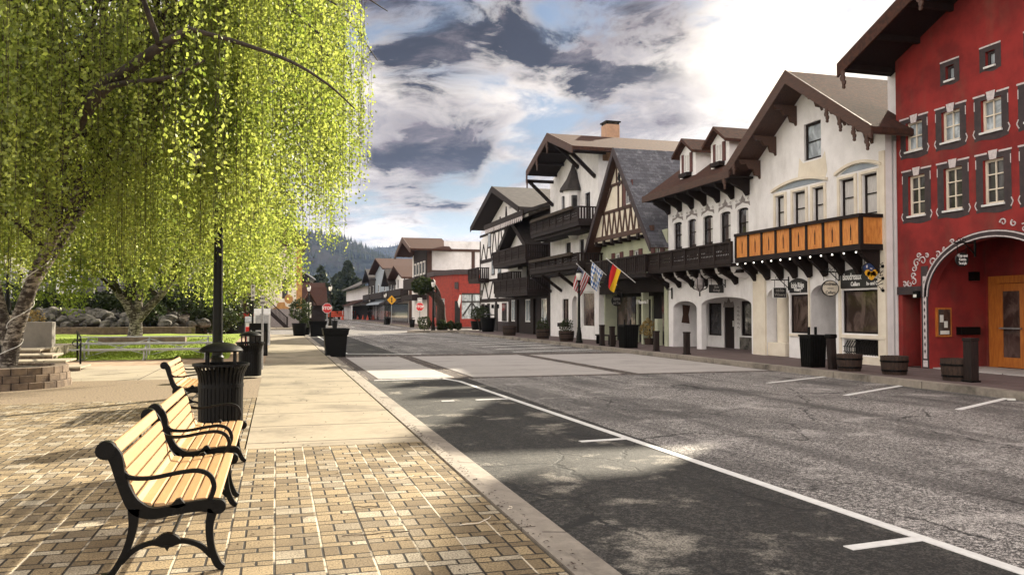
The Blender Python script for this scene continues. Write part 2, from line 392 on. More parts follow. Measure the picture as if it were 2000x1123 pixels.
# brick pavers: columns .33 m wide, long brick + half brick alternating
def pavers(name, cols, ang=0., sx=.32, sy=.105):
    m, t, p, pos = base(name)
    x, y, z = t.sep(pos)
    if ang:
        ca, sa = math.cos(ang), math.sin(ang)
        x, y = t.m('ADD', t.m('MULTIPLY', x, ca), t.m('MULTIPLY', y, sa)), t.m('SUBTRACT', t.m('MULTIPLY', y, ca), t.m('MULTIPLY', x, sa))
    u = t.m('DIVIDE', x, sx); ci = t.m('FLOOR', u); uf = t.m('FRACT', u)
    ysh = t.m('MULTIPLY', t.white(t.comb(ci, 3.3)), 0.5)
    v = t.m('ADD', t.m('DIVIDE', y, sy), ysh)
    # some rows are double height
    r2 = t.m('FLOOR', t.m('DIVIDE', v, 3.)); vf3 = t.m('MULTIPLY', t.m('FRACT', t.m('DIVIDE', v, 3.)), 3.)
    isd = t.m('GREATER_THAN', vf3, 1.)                      # rows 1..3 merged as one tall row
    par = t.m('ADD', t.m('MULTIPLY', r2, 2.), isd)
    odd = t.m('GREATER_THAN', t.m('FRACT', t.m('MULTIPLY', t.m('ADD', par, ci), .5)), .25)
    sp = t.m('ADD', .36, t.m('MULTIPLY', odd, .28))
    side = t.m('GREATER_THAN', uf, sp)
    wid = t.m('MULTIPLY', t.m('MINIMUM', t.m('MINIMUM', uf, t.m('SUBTRACT', 1., uf)), t.m('ABSOLUTE', t.m('SUBTRACT', uf, sp))), sx)
    cd = t.m('MULTIPLY', t.m('MINIMUM', uf, t.m('SUBTRACT', 1., uf)), sx)
    dr = t.m('MULTIPLY', t.m('MINIMUM', t.m('MINIMUM', vf3, t.m('SUBTRACT', 3., vf3)), t.m('ABSOLUTE', t.m('SUBTRACT', vf3, 1.))), sy)
    jit = t.m('MULTIPLY', t.m('SUBTRACT', t.noise(pos, 14, 3), .5), .006)
    jw = t.ramp(t.m('ADD', t.m('MINIMUM', wid, dr), jit), .0045, .0115, 1., 0.)
    rnd = t.white(t.comb(t.m('ADD', t.m('MULTIPLY', ci, 2.), side), par, 1.7))
    c = t.mix(t.ramp(rnd, 0., 1.), cols[0], cols[1])
    c = t.mix(t.ramp(rnd, .72, .9, 0., .8), c, cols[2])
    gr = t.noise(pos, 70, 4, .75)
    c = t.mix(t.ramp(gr, .42, .62, 0., .75), c, tuple(v*.3 for v in cols[1]))
    c = t.mix(t.ramp(t.noise(pos, 1.3, 5, .6), .42, .7, 0., .45), c, tuple(v*.5 for v in cols[1]))
    sand = t.m('MULTIPLY', t.m('GREATER_THAN', dr, cd), t.m('LESS_THAN', cd, .02))
    c = t.mix(jw, c, t.mix(t.m('MULTIPLY', sand, t.ramp(t.noise(pos, 2.1, 4), .44, .58)), (.014, .010, .006), (.58, .50, .37)))
    t.link(c, p.inputs['Base Color']); p.inputs['Roughness'].default_value = .9
    bump(t, p, t.m('SUBTRACT', t.m('MULTIPLY', gr, .6), t.m('MULTIPLY', jw, 1.6)), .7, .012)
    return m
M['pavers'] = pavers('clay_pavers', ((.42,.32,.18), (.15,.105,.055), (.58,.51,.38)))
M['pavers_dark'] = pavers('dark_clay_pavers', ((.14,.11,.10), (.10,.08,.075), (.2,.16,.14)))
# turf
m, t, p, pos = base('mown_grass')
c = t.mix(t.noise(pos, 25, 4, .7), (.18,.27,.015), (.32,.42,.03)); c = t.mix(t.ramp(t.noise(pos, .7, 4), .5, .7, 0., .7), c, (.22,.18,.06))
t.link(c, p.inputs['Base Color']); p.inputs['Roughness'].default_value = .9; bump(t, p, t.noise(pos, 120, 3), .9, .03); M['grass'] = m
# slate roof
m, t, p, pos = base('slate_roof')
x, y, z = t.sep(pos); br = t.new('ShaderNodeTexBrick', i_Scale=1., i_Mortar_Size=.006, i_Brick_Width=.34, i_Row_Height=.17)
t.link(t.comb(x, z), br.inputs['Vector']); br.inputs['Color1'].default_value = (.10,.10,.12,1); br.inputs['Color2'].default_value = (.05,.05,.062,1); br.inputs['Mortar'].default_value = (.012,.012,.014,1)
c = t.mix(t.ramp(t.noise(pos, 3.2, 5, .75), .5, .72, 0., .75), br.outputs[0], (.24,.24,.26)); t.link(c, p.inputs['Base Color']); p.inputs['Roughness'].default_value = .6
bump(t, p, t.m('ADD', br.outputs[1], t.noise(pos, 20, 3)), -.4, .02); M['slate'] = m
# birch bark
m, t, p, pos = base('birch_bark')
n = t.noise(t.vm('MULTIPLY', pos, (1, 1, 3.)), 6, 6, .7); n2 = t.noise(t.vm('MULTIPLY', pos, (1, 1, .6)), 4, 5, .7)
c = t.mix(t.ramp(n, .42, .58), (.04,.028,.02), (.36,.32,.27)); c = t.mix(t.ramp(n2, .47, .62, 0., .9), c, (.035,.025,.02))
t.link(c, p.inputs['Base Color']); p.inputs['Roughness'].default_value = .9; bump(t, p, n2, .9, .03); M['bark'] = m
M['dark_bark'] = mat('dark_branch_bark', (.06,.045,.035), (.022,.017,.013), 8, .9, .6, 30)
# leaves
def leafmat(name, ca, cb, trans, ta, tb):
    m, t, p, pos = base(name); t.n.remove(p); out = t.n['Material Output']
    g = t.new('ShaderNodeNewGeometry'); r = g.outputs['Random Per Island']
    big = t.ramp(t.noise(pos, .9, 3), .35, .65)
    mixf = t.m('ADD', t.m('MULTIPLY', r, .6), t.m('MULTIPLY', big, .4))
    df = t.new('ShaderNodeBsdfDiffuse'); t.link(t.mix(mixf, ca, cb), df.inputs[0])
    tr = t.new('ShaderNodeBsdfTranslucent'); t.link(t.mix(mixf, ta, tb), tr.inputs[0])
    gl = t.new('ShaderNodeBsdfGlossy', i_Roughness=.45); gl.inputs[0].default_value = (.6,.62,.5,1)
    a = t.new('ShaderNodeMixShader', i_0=trans); t.link(df.outputs[0], a.inputs[1]); t.link(tr.outputs[0], a.inputs[2])
    b = t.new('ShaderNodeMixShader', i_0=.06); t.link(a.outputs[0], b.inputs[1]); t.link(gl.outputs[0], b.inputs[2])
    t.link(b.outputs[0], out.inputs[0]); return m
M['leaf'] = leafmat('birch_leaves', (.06,.085,.013), (.17,.21,.03), .55, (.16,.25,.02), (.68,.74,.16))
M['needle'] = leafmat('conifer_needles', (.012,.022,.010), (.022,.034,.014), .15, (.02,.03,.01), (.03,.045,.015))
M['shrub'] = leafmat('shrub_leaves', (.015,.022,.01), (.03,.045,.016), .3, (.03,.05,.012), (.06,.09,.02))
M['dryshrub'] = leafmat('dry_shrub_leaves', (.25,.17,.06), (.4,.28,.10), .3, (.3,.2,.06), (.4,.3,.1))
# bench timber
m, t, p, pos = base('bench_timber')
tc = t.new('ShaderNodeTexCoord'); o_ = tc.outputs['Object']
n = t.noise(t.vm('MULTIPLY', o_, (9, .7, 9)), 5, 6, .65, .4); w = t.white(t.vm('FLOOR', t.vm('MULTIPLY', o_, (11, .1, 9))))
c = t.mix(n, (.55,.35,.18), (.38,.215,.09)); c = t.mix(t.m('MULTIPLY', w, .2), c, (.40,.22,.09))
t.link(c, p.inputs['Base Color']); p.inputs['Roughness'].default_value = .42; bump(t, p, n, .15, .004); M['bench_wood'] = m
# forested hill
m, t, p, pos = base('forested_hillside')
n = t.voro(t.vm('MULTIPLY', pos, (1, 1, .5)), .11); n2 = t.noise(pos, .012, 6, .65)
c = t.mix(t.ramp(n, .1, .9), (.03,.038,.034), (.006,.009,.011)); c = t.mix(t.ramp(n2, .42, .62, 0., .7), c, (.055,.05,.042))
t.link(c, p.inputs['Base Color']); p.inputs['Roughness'].default_value = 1; p.inputs['Specular IOR Level'].default_value = 0; bump(t, p, n, -1., 6.); M['hill'] = m
# ================================================================== THE SETTING
ZR, ZS = -.07, .08          # road level, right sidewalk level (left paving is z = 0)
KX = 1.9; RX = 14.05        # left and right kerb lines
def sheet(name, x0, x1, y0, y1, z, m, th=.02):
    return struct(name, MB().box(x0, x1, y0, y1, z-th, z), m)
struct('ground', MB().add([(-2600,-300,-.30),(2600,-300,-.30),(2600,3400,-.30),(-2600,3400,-.30)], [(0,1,2,3)]), M['yard'])
sheet('road', 4.74, RX, -25, 330, ZR, M['asphalt'])
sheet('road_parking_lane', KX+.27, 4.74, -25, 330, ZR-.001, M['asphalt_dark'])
sheet('side_street', -60, 120, 64, 79, ZR+.006, M['asphalt_far'], .03)
# crossing: big concrete slabs between dark brick bands
sheet('crossing_pavement', KX+.27, RX, 20.75, 32.6, ZR+.004, M['pavers_dark'], .004)
cr = MB()
for a, b in ((2.5, 4.45), (4.95, 9.15), (9.65, 13.75)): cr.box(a, b, 21.05, 31.2, ZR+.002, ZR+.012)
struct('crossing_slabs', cr, M['cross'])
# left pavements
sheet('brick_pavement', -.36, KX-.12, -8, 10.42, 0, M['pavers'], .12)
sheet('plaza_pavement', -22, -.36, -8, 16.6, -.001, M['pavers'], .12)
sheet('concrete_pavement', -.34, KX-.12, 10.42, 61, 0.002, M['walk'], .12)
sheet('aggregate_ground', -22, -.34, 16.6, 21.6, -.001, M['aggregate'], .12)
sheet('concrete_ground', -22, -.34, 21.6, 27.4, 0, M['plaza_light'], .12)
sheet('dirt_ground', -22, -.34, 27.4, 62, -.004, M['dirt'], .12)
kb = MB().prism([(KX-.085,-.25),(KX-.085,.002),(KX+.03,.0),(KX+.07,-.045),(KX+.28,-.062),(KX+.28,-.25)], 'y', -20, 61)
struct('kerb', kb, M['kerb'])
struct('far_kerb', MB().box(KX-.12, KX+.2, 80, 320, -.2, .03), M['kerb'])
sheet('far_pavement', -40, KX-.12, 80, 320, .02, M['plaza_light'], .12)
# right sidewalk
struct('right_kerb', MB().box(RX-.18, RX+.14, -20, 64, -.2, ZS+.003).box(RX-.18, RX+.14, 79.5, 320, -.2, ZS+.003), M['kerb'])
struct('right_sidewalk', MB().box(RX+.14, 24, -20, 64, -.2, ZS).box(RX+.14, 24, 79.5, 320, -.2, ZS), M['right_walk'])
struct('traffic_island', MB().prism([(10.2,66.6),(11,65.6),(15.5,64.4),(16,65.2),(15.2,68.6),(11.2,69.2)], 'z', -.1, .1), M['kerb'])
# lawn rising behind the bleachers
lw = MB(); xs = np.linspace(-24, -1.6, 24); ys = [30.6, 31.6, 33, 35, 38, 42, 46.5]; zs = [.0, .1, .22, .34, .42, .45, .46]
for j, (y, z) in enumerate(zip(ys, zs)):
    for x in xs: lw.v.append((float(x), y, z+.03*math.sin(x*1.3+y)))
for j in range(6):
    for i in range(23): lw.f.append((j*24+i, j*24+i+1, (j+1)*24+i+1, (j+1)*24+i))
o = struct('lawn', lw, M['grass'])
gm = MB()                                                        # blades so the lawn edge is not a flat sheet
rg = random.Random(3)
for i in range(9000):
    x = rg.uniform(-14, -1.7); y = 30.7+abs(rg.gauss(0, 3.5)); y = min(y, 46)
    z = np.interp(y, ys, zs)+.02; a = rg.uniform(0, 6.3); h = rg.uniform(.04, .1)
    gm.add([(x-.02*math.cos(a), y-.02*math.sin(a), z), (x+.02*math.cos(a), y+.02*math.sin(a), z), (x+rg.uniform(-.03,.03), y+rg.uniform(-.03,.03), z+h)], [(0,1,2)])
struct('grass_blades', gm, M['grass'], 'stuff')
# painted lines
pm = MB(); zp0, zp1 = ZR+.001, ZR+.008
def line(x0, y0, x1, y1, w, z0=zp0, z1=zp1):
    d = Vector((x1-x0, y1-y0)).normalized(); n = Vector((-d.y, d.x))*w/2
    pm.prism([(x0-n.x, y0-n.y), (x1-n.x, y1-n.y), (x1+n.x, y1+n.y), (x0+n.x, y0+n.y)], 'z', z0, z1)
LX = lambda y: 4.86-.0262*y                       # the bay line drifts slightly towards the kerb
line(LX(-2), -2, LX(19.9), 19.9, .11); line(LX(19.9), 19.9, 4.1, 20.9, .11); line(2.35, 20.7, 4.12, 20.86, .12)
for y in (5.06, 10.2, 15.55): line(LX(y)-.72, y+.08, LX(y)-.06, y+.14, .1)
line(3.05, 15.6, 3.3, 15.6, .1)
for (a, b, c_, d_) in ((1500,748,1635,733), (1652,772,1785,749), (1872,800,1992,772)):
    p0 = G(a, b, ZR); p1 = G(c_, d_, ZR); line(p0[0], p0[1], p1[0], p1[1], .12)
p0 = G(1500,748,ZR); p1 = G(1635,733,ZR); q0 = G(1872,800,ZR); ddx, ddy = p1[0]-p0[0], p1[1]-p0[1]
for k in (1, 2): line(q0[0], q0[1]-3.4*k, q0[0]+ddx, q0[1]-3.4*k+ddy, .12)
for k in range(10):
    y = 35.0+2.75*k; line(9.6, y-1.6, 13.75, y, .14)
for y0 in range(90, 230, 9): line(8.1, y0, 8.1, y0+5, .14)
line(2.75, 34, 5.6, 33.0, .14); line(2.75, 34, 2.75, 60, .12)
line(3.2, 62.6, 13, 62.6, .5); line(12.2, 84, 12.2, 150, .14)
struct('road_markings', pm, M['white_paint'])
# hills: real ridges with depth, conifers standing on them
def ridge(name, y0, pts, depth, seed, tn):
    rr = random.Random(seed); mb = MB(); NX, NY = 150, 26; x0, x1 = pts[0][0], pts[-1][0]
    px_, pz_ = [p[0] for p in pts], [p[1] for p in pts]
    def hz(x, v):
        top = float(np.interp(x, px_, pz_)); n_ = mnoise.fractal(Vector((x*.006, v*3+seed, 0)), 1, 2, 5)
        f = math.sin(min(v, 1)*math.pi/2)**1.1 if v <= 1 else math.cos((v-1)*math.pi/2)
        return top*f*(1+.10*n_)+8*n_*min(1, 3*f)
    for j in range(NY):
        v = j/(NY-1)*1.6
        for i in range(NX):
            x = x0+(x1-x0)*i/(NX-1); n_ = mnoise.noise(Vector((x*.004, seed, v*2)))
            mb.v.append((x, y0+v*depth+60*n_, hz(x, v)-2))
    for j in range(NY-1):
        for i in range(NX-1): mb.f.append((j*NX+i, j*NX+i+1, (j+1)*NX+i+1, (j+1)*NX+i))
    o = struct(name, mb, M['hill']); 
    fm = MB()
    for i in range(tn):
        k = rr.randrange(len(mb.v)); j = k//NX
        if j > NY*.66: continue
        if rr.random() < .4: k = (round((NY-1)/1.6)+rr.choice((-2,-1,0,0,0,1)))*NX+k % NX
        x, y, z = mb.v[k]; x += rr.uniform(-6, 6); h = rr.uniform(6, 13)*(.7 if rr.random() < .6 else 1.1); w = h*.2
        a = rr.uniform(0, 2); vs = [(x+w*math.cos(a+q*2.09), y+w*math.sin(a+q*2.09), z-1) for q in range(3)]+[(x, y, z+h)]
        fm.add(vs, [(0,1,3),(1,2,3),(2,0,3)])
    struct('hillside_forest', fm, M['needle'], 'stuff')
ridge('hill', 1150, [(-900,60),(-300,105),(-60,140),(20,150),(67,141),(118,131),(178,112),(257,88),(400,60),(700,25)], 500, 1, 16000)
ridge('distant_hill', 2050, [(-700,60),(-100,110),(150,172),(237,188),(314,198),(380,203),(530,218),(650,214),(900,195),(1600,100)], 600, 5, 6000)

# ================================================================== LEFT SIDE, NEAR
def smooth(pts, n=5):
    out = []
    P_ = [Vector(p) for p in pts]; P_ = [P_[0]*2-P_[1]]+P_+[P_[-1]*2-P_[-2]]
    for i in range(1, len(P_)-2):
        for k in range(n):
            u = k/n; a, b, c_, d_ = P_[i-1:i+3]
            out.append(.5*((2*b)+(c_-a)*u+(2*a-5*b+4*c_-d_)*u*u+(3*b-a-3*c_+d_)*u**3))
    out.append(P_[-2]); return out
def ribbon(mb, pts, ws, y0, y1, n=5):
    """flat iron strap of varying width in the x-z plane"""
    q = smooth([(p[0], 0, p[1]) for p in pts], n); w = smooth([(x, 0, 0) for x in ws], n)
    up = []; dn = []
    for i, p in enumerate(q):
        d = (q[min(i+1, len(q)-1)]-q[max(i-1, 0)]).normalized(); nn = Vector((-d.z, 0, d.x))*w[i].x/2
        up.append(p+nn); dn.append(p-nn)
    vs = []
    for a, b in zip(up, dn): vs += [(a.x,y0,a.z),(b.x,y0,b.z),(b.x,y1,b.z),(a.x,y1,a.z)]
    k = len(q); fs = [(0,1,2,3),(4*k-4,4*k-1,4*k-2,4*k-3)]
    for i in range(k-1):
        for e in range(4): fs.append((4*i+e, 4*i+(e+1) % 4, 4*i+4+(e+1) % 4, 4*i+4+e))
    mb.add(vs, fs)
def disc_y(mb, x, z, r, y0, y1, n=18):
    mb.prism([(x+r*math.cos(2*math.pi*k/n), z+r*math.sin(2*math.pi*k/n)) for k in range(n)], 'y', y0, y1)
def make_bench(label):
    b = thing('park_bench', label, 'bench', (0,0,0), 'slatted benches along the pavement'); L = 1.82
    for y in (0, L-.045):
        e = MB(); a, c_ = y, y+.045
        disc_y(e, -.01, .79, .058, a-.008, c_+.008)
        ribbon(e, [(.0,.80),(.045,.74),(.075,.62),(.12,.50),(.17,.425),(.26,.385),(.40,.40),(.54,.415),(.64,.405)], [.085,.08,.062,.07,.085,.07,.062,.07,.09], a, c_)
        disc_y(e, .655, .405, .045, a-.008, c_+.008)
        ribbon(e, [(.155,.42),(.15,.30),(.115,.17),(.05,.05),(.015,.012),(-.03,.014)], [.07,.05,.042,.038,.045,.03], a, c_)
        ribbon(e, [(.62,.39),(.60,.28),(.612,.15),(.65,.045),(.69,.012)], [.065,.048,.042,.045,.03], a, c_)
        ribbon(e, [(.085,.09),(.16,.165),(.26,.20),(.35,.19),(.44,.20),(.54,.165),(.615,.09)], [.03,.03,.03,.05,.03,.03,.03], a+.006, c_-.006)
        ribbon(e, [(.27,.205),(.31,.222),(.35,.232),(.39,.222),(.43,.205)], [.01,.04,.05,.04,.01], a, c_)
        e.prism([(.33,.18),(.37,.18),(.352,.145)], 'y', a, c_)
        e.prism([(.36,.42),(.40,.465),(.425,.47),(.46,.425),(.41,.41)], 'y', a, c_)
        ribbon(e, [(.085,.645),(.14,.61),(.26,.605),(.42,.63),(.53,.635),(.60,.60),(.625,.53),(.605,.46),(.575,.43)], [.03,.026,.024,.024,.026,.028,.03,.03,.03], a+.008, c_-.008)
        part('end_frame', e, M['iron'], b, smooth=35)
    yy0, yy1 = .046, L-.046
    s = MB()
    def slat(x, z, ang, w, th=.026):
        c, q = math.cos(ang), math.sin(ang); hw = w/2
        pts = [(-hw,-th/2),(hw,-th/2),(hw,th/2-.006),(hw-.008,th/2),(-hw+.008,th/2),(-hw,th/2-.006)]
        return [(x+u*c-v*q, z+u*q+v*c) for u, v in pts]
    back = MB()
    bl = [(.020,.795,1.95),(.062,.705,1.87),(.086,.617,1.87),(.115,.531,1.93),(.158,.452,2.12)]
    for x, z, a in bl: back.prism(slat(x+.02, z, a-math.pi, .077), 'y', yy0, yy1)
    part('backrest', back, M['bench_wood'], b)
    for x, z, a in ((.218,.432,-.18),(.300,.422,-.03),(.382,.425,.06),(.464,.433,.08),(.546,.440,.05),(.625,.440,-.16)):
        s.prism(slat(x, z+.004, a, .069), 'y', yy0, yy1)
    part('seat', s, M['bench_wood'], b)
    st = MB().bar((.30,L*.5,.398),(.58,L*.5,.405),.03,.02).bar((.12,L*.5,.46),(.055,L*.5,.76),.03,.015).tube([(.35,.02,.175),(.35,L-.02,.175)], .012, 8)
    part('support_rail', st, M['iron'], b)
    return b
bench = make_bench('front slatted bench of the row, iron scroll ends and pale timber boards')
bench.location = (-1.0, 5.62, 0)
dup(bench, (-1.0, 7.76, 0), 0, 'second slatted bench, directly behind the front one, end to end with it')
dup(bench, (-1.70, 14.15, 0), 0, 'slatted bench half hidden behind the ribbed domed litter bin')

# ribbed receptacle with bonnet
def make_bin(label):
    b = thing('litter_bin', label, 'litter bin', (0,0,0), 'ribbed litter bins with domed lids')
    bars = MB(); n = 34
    for k in range(n):
        a = 2*math.pi*k/n; c, q = math.cos(a), math.sin(a)
        pr = [(.285,.06),(.285,.70),(.30,.80),(.345,.90),(.365,.915)]
        for (r0, z0), (r1, z1) in zip(pr, pr[1:]): bars.bar((r0*c, r0*q, z0), (r1*c, r1*q, z1), .044 if z1 < .8 else .036, .01, (c, q, 0.001))
    part('side_bars', bars, M['iron'], b)
    ln = MB().lathe(0, 0, [(.255,.05),(.265,.1),(.265,.80),(.25,.84),(.24,.80)], 28)
    part('liner', ln, M['black_plastic'], b, smooth=40)
    rg_ = MB()
    for r, z, h in ((.372,.912,.03),(.298,.62,.05),(.292,.06,.05)):
        rg_.lathe(0, 0, [(r-.012,z),(r,z),(r,z+h),(r-.012,z+h),(r-.012,z)], 34)
    part('steel_band', rg_, M['iron'], b, smooth=35)
    ld = MB().lathe(0, 0, [(.28,1.10),(.285,1.12),(.25,1.16),(.17,1.20),(.08,1.225),(.03,1.23),(.02,1.25),(.001,1.252)], 30)
    l_ = part('bonnet', ld, M['iron'], b, smooth=50)
    for k in range(4):
        a = math.pi/4+k*math.pi/2; part('bonnet_post', MB().bar((.25*math.cos(a),.25*math.sin(a),.9),(.25*math.cos(a),.25*math.sin(a),1.12),.03), M['iron'], b)
    return b
b1_ = make_bin('ribbed black litter bin with domed lid standing beside the benches'); b1_.location = (-.72, 11.95, 0)
dup(b1_, (-.62, 21.6, 0), .3, 'ribbed black litter bin with domed lid, farther up the pavement by the white signpost', scale=.94)

# lamps
def lantern(parent, x, y, z, s=1.):
    g = MB().lathe(x, y, [(.07*s,0),(.12*s,.10*s),(.155*s,.28*s),(.14*s,.36*s)], 12, z); part('lantern_globe', g, M['lantern_glass'], parent, smooth=40)
    cpm = MB().lathe(x, y, [(.165*s,.36*s),(.15*s,.40*s),(.07*s,.50*s),(.03*s,.54*s),(.02*s,.62*s),(.001,.66*s)], 12, z).lathe(x, y, [(.05*s,-.12*s),(.085*s,-.02*s),(.08*s,.01*s)], 12, z)
    part('lantern_cap', cpm, M['iron'], parent, smooth=40)
def make_lamp(h, label, arms=1, r=.075, group='street lamps'):
    l_ = thing('street_lamp', label, 'street lamp', (0,0,0), group)
    pp = MB().lathe(0, 0, [(r*2.4,0),(r*2.4,.1),(r*1.9,.14),(r*1.7,.45),(r*1.3,.6),(r*1.15,.7),(r*1.3,.74),(r,.78),(r*.75,h-.2),(r*1.1,h-.18),(r*.7,h-.1),(r*.6,h)], 14)
    part('pole', pp, M['pole'], l_, smooth=35)
    if arms == 1: lantern(l_, 0, 0, h+.1)
    else:
        ar = MB()
        for s in (-1, 1):
            ar.tube([(0,0,h-.3),(s*.18,0,h-.38),(s*.36,0,h-.25),(s*.38,0,h-.12)], .018, 6)
            lantern(l_, s*.38, 0, h)
        part('arm', ar, M['pole'], l_); lantern(l_, 0, 0, h+.25)
    return l_
lamp = make_lamp(3.0, 'green-black lamp post with one white globe beside the flags', 1)
lamp.location = (14.42, 38.4, ZS)
fb = MB()
for s in (-1, 1):
    fb.tube([(0,s*.03,2.15),(0,s*.2,2.22),(0,s*.42,2.12)], .014, 6)
    fb.ball((0,s*.48,2.0), .24, 9, 6, (1,1,.6))
part('flower_basket', fb, M['soil'], lamp)
lamp2 = make_lamp(4.5, 'tall dark lamp post rising into the weeping birch behind the litter bin', 3, .10)
lamp2.location = (-1.12, 17.4, 0)
for px, Y, h, lb in ((603,84,4.2,'slim lamp post before the yellow mural building'), (645,96,4.6,'small lamp post behind the left stop sign'), (752,104,3.9,'lamp post with white globe before the far shops'),
                 (846,66.5,4.2,'lamp post on the traffic island beside the red corner shop'), (722,150,3.9,'far lamp post half way to the barricades')):
    x, z = Q(px, 608, Y)
    l3 = dup(lamp, (x, Y, 0), 0, lb, scale=h/3.6)
    for ch in list(l3.children):
        if ch.name.startswith('flower_basket'): bpy.data.objects.remove(ch)

# planters
def tub(label, x, y, w, h, z=ZR):
    p_ = thing('tapered_planter', label, 'planter', (x, y, z), 'black tapered planters'); a, b = w*.40, w*.5
    q = MB(); 
    def ring(r0, z0, r1, z1):
        q.add([(-r0,-r0,z0),(r0,-r0,z0),(r0,r0,z0),(-r0,r0,z0),(-r1,-r1,z1),(r1,-r1,z1),(r1,r1,z1),(-r1,r1,z1)], [(0,3,2,1),(4,5,6,7),(0,1,5,4),(1,2,6,5),(2,3,7,6),(3,0,4,7)])
    ring(a, 0, b*.93, h*.76); q_ = part('body', q, M['black_plastic'], None, .01); q_.parent = p_
    q = MB(); ring(b, h*.762, b*1.06, h*.94); q.box(-b*1.1,b*1.1,-b*1.1,-b*.98,h*.94,h).box(-b*1.1,b*1.1,b*.98,b*1.1,h*.94,h).box(-b*1.1,-b*.98,-b*.98,b*.98,h*.94,h).box(b*.98,b*1.1,-b*.98,b*.98,h*.94,h)
    q_ = part('rim', q, M['black_plastic'], None, .008); q_.parent = p_
    q_ = part('soil', MB().box(-b*.97,b*.97,-b*.97,b*.97,h*.9,h*.95), M['soil'], None); q_.parent = p_
    return p_
tub('big black tapered planter standing on the street edge, nearer of the two', 2.16, 32.0, .90, 1.08)
tub('big black tapered planter farther up the street edge, in front of the left stop sign', 2.75, 58.6, 1.15, 1.06)

# signs on posts
def octagon(r): return [(r*math.cos(math.pi/8+k*math.pi/4), r*math.sin(math.pi/8+k*math.pi/4)) for k in range(8)]
def stop_sign(label, x, y, zc, r):
    s = thing('stop_sign', label, 'stop sign', (x, y, 0), 'stop signs at the junction')
    def at(q, name, mm):
        o = part(name, q, mm, None); o.parent = s; return o
    at(MB().box(-.04,.04,0,.08,-.1,zc+r), 'post', M['steel'])
    at(MB().prism([(a, b+zc) for a, b in octagon(r)], 'y', -.012, -.004), 'sign_border', M['white_paint'])
    f = at(MB().prism([(a, b+zc) for a, b in octagon(r*.93)], 'y', -.018, -.011), 'sign_face', M['stop_red'])
    tx = text('STOP', r*.78, M['letter'], None, (0, -.0185, zc), 'y', .003, .012, name='stop_lettering'); tx.parent = f
Y = 64.5; x, z = Q(639, 602, Y); stop_sign('red stop sign on the left side of the junction', x, Y, z, .40)
Y = 77.0; x, z = Q(820, 599, Y); stop_sign('red stop sign on the traffic island at the right', x, Y, z, .42)
def plate_sign(label, px, Y, ytop, ybot, wpx, lines, mm='white_paint', post='steel', gr=None, cat='sign', postbase=0.):
    x, zt = Q(px, ytop, Y); _, zb = Q(px, ybot, Y); w = wpx/F*Y/2
    s = thing('traffic_sign', label, cat, (x, Y, 0), gr)
    def at(q, name, m_): o = part(name, q, m_, None); o.parent = s; return o
    at(MB().tube([(0,.04,postbase-.1),(0,.04,zt+.03)], .03, 8), 'post', M[post])
    f = at(MB().box(-w, w, -.012, .002, zb, zt), 'sign_face', M[mm])
    n = len(lines)
    for i, l_ in enumerate(lines):
        zz = zt-(zt-zb)*(i+.5)/n
        tx = text(l_, (zt-zb)/n*.72, M['sign_black'], None, (0, -.0135, zz), 'y', .001, .004, name='lettering', squash=min(1, 2*w*.86/max(.01, len(l_)*(zt-zb)/n*.72*.56))); tx.parent = f
    return s
plate_sign('white rectangular traffic notice between the two lamp posts on the island', 863, 69, 583, 604, 11, ['ALL WAY','TRAFFIC','STOPS','HERE'])
plate_sign('small white notice above the right stop sign', 820, 77.4, 582, 592, 9, ['ONE','WAY'])
plate_sign('tall narrow parking notice on a dark post by the far litter bin', 494, 27, 556, 587, 7, ['P','2','HR'], post='pole')
plate_sign('small square parking notice on the pale thin signpost', 513, 24.5, 579, 596, 8, ['NO','PARKING'])
Y = 108; x, z = Q(765, 586, Y)
s = thing('warning_sign', 'yellow diamond warning sign on a pole by the far shops', 'sign', (x, Y, 0))
for q, nm, mm in ((MB().tube([(0,.04,-.1),(0,.04,z+.6)], .04, 6), 'post', 'steel'), (MB().prism([(-.62,z),(0,z-.62),(.62,z),(0,z+.62)], 'y', -.01, .0), 'sign_face', 'yellow'),
                  (MB().prism([(-.1,z-.3),(.12,z-.3),(.06,z+.1),(.12,z+.2),(0,z+.35),(-.1,z+.2),(-.04,z+.05)], 'y', -.016, -.011), 'symbol', 'sign_black')):
    o = part(nm, q, M[mm], None); o.parent = s
# ================================================================== TREES
class Leaves:
    def __init__(s): s.c = []; s.a = []; s.b = []
    def add(s, c, a, b): s.c.append(c); s.a.append(a); s.b.append(b)
    def obj(s, name, m, parent):
        c = np.concatenate(s.c); a = np.concatenate(s.a); b = np.concatenate(s.b); n = len(c)
        v = np.stack([c-a, c+b, c+a, c-b], 1).reshape(-1, 3).astype(np.float32)
        me = bpy.data.meshes.new(name); me.vertices.add(4*n); me.vertices.foreach_set('co', v.ravel())
        me.loops.add(4*n); me.loops.foreach_set('vertex_index', np.arange(4*n, dtype=np.int32))
        me.polygons.add(n); me.polygons.foreach_set('loop_start', np.arange(0, 4*n, 4, dtype=np.int32)); me.polygons.foreach_set('loop_total', np.full(n, 4, np.int32))
        me.update(); me.validate(); me.materials.append(m)
        o = bpy.data.objects.new(name, me); C.objects.link(o)
        if parent is not None: o.parent = parent; o.matrix_parent_inverse = Matrix.Translation(-parent.location)
        return o
def leafset(L, c, size, g, droop=.7):
    n = len(c); a = g.normal(size=(n, 3)); a[:, 2] -= droop*1.4; a /= np.linalg.norm(a, axis=1)[:, None]
    b = np.cross(a, g.normal(size=(n, 3))); b /= np.linalg.norm(b, axis=1)[:, None]
    s = size*g.uniform(.6, 1.25, n)[:, None]
    L.add(c, a*s*.5, b*s*.36)
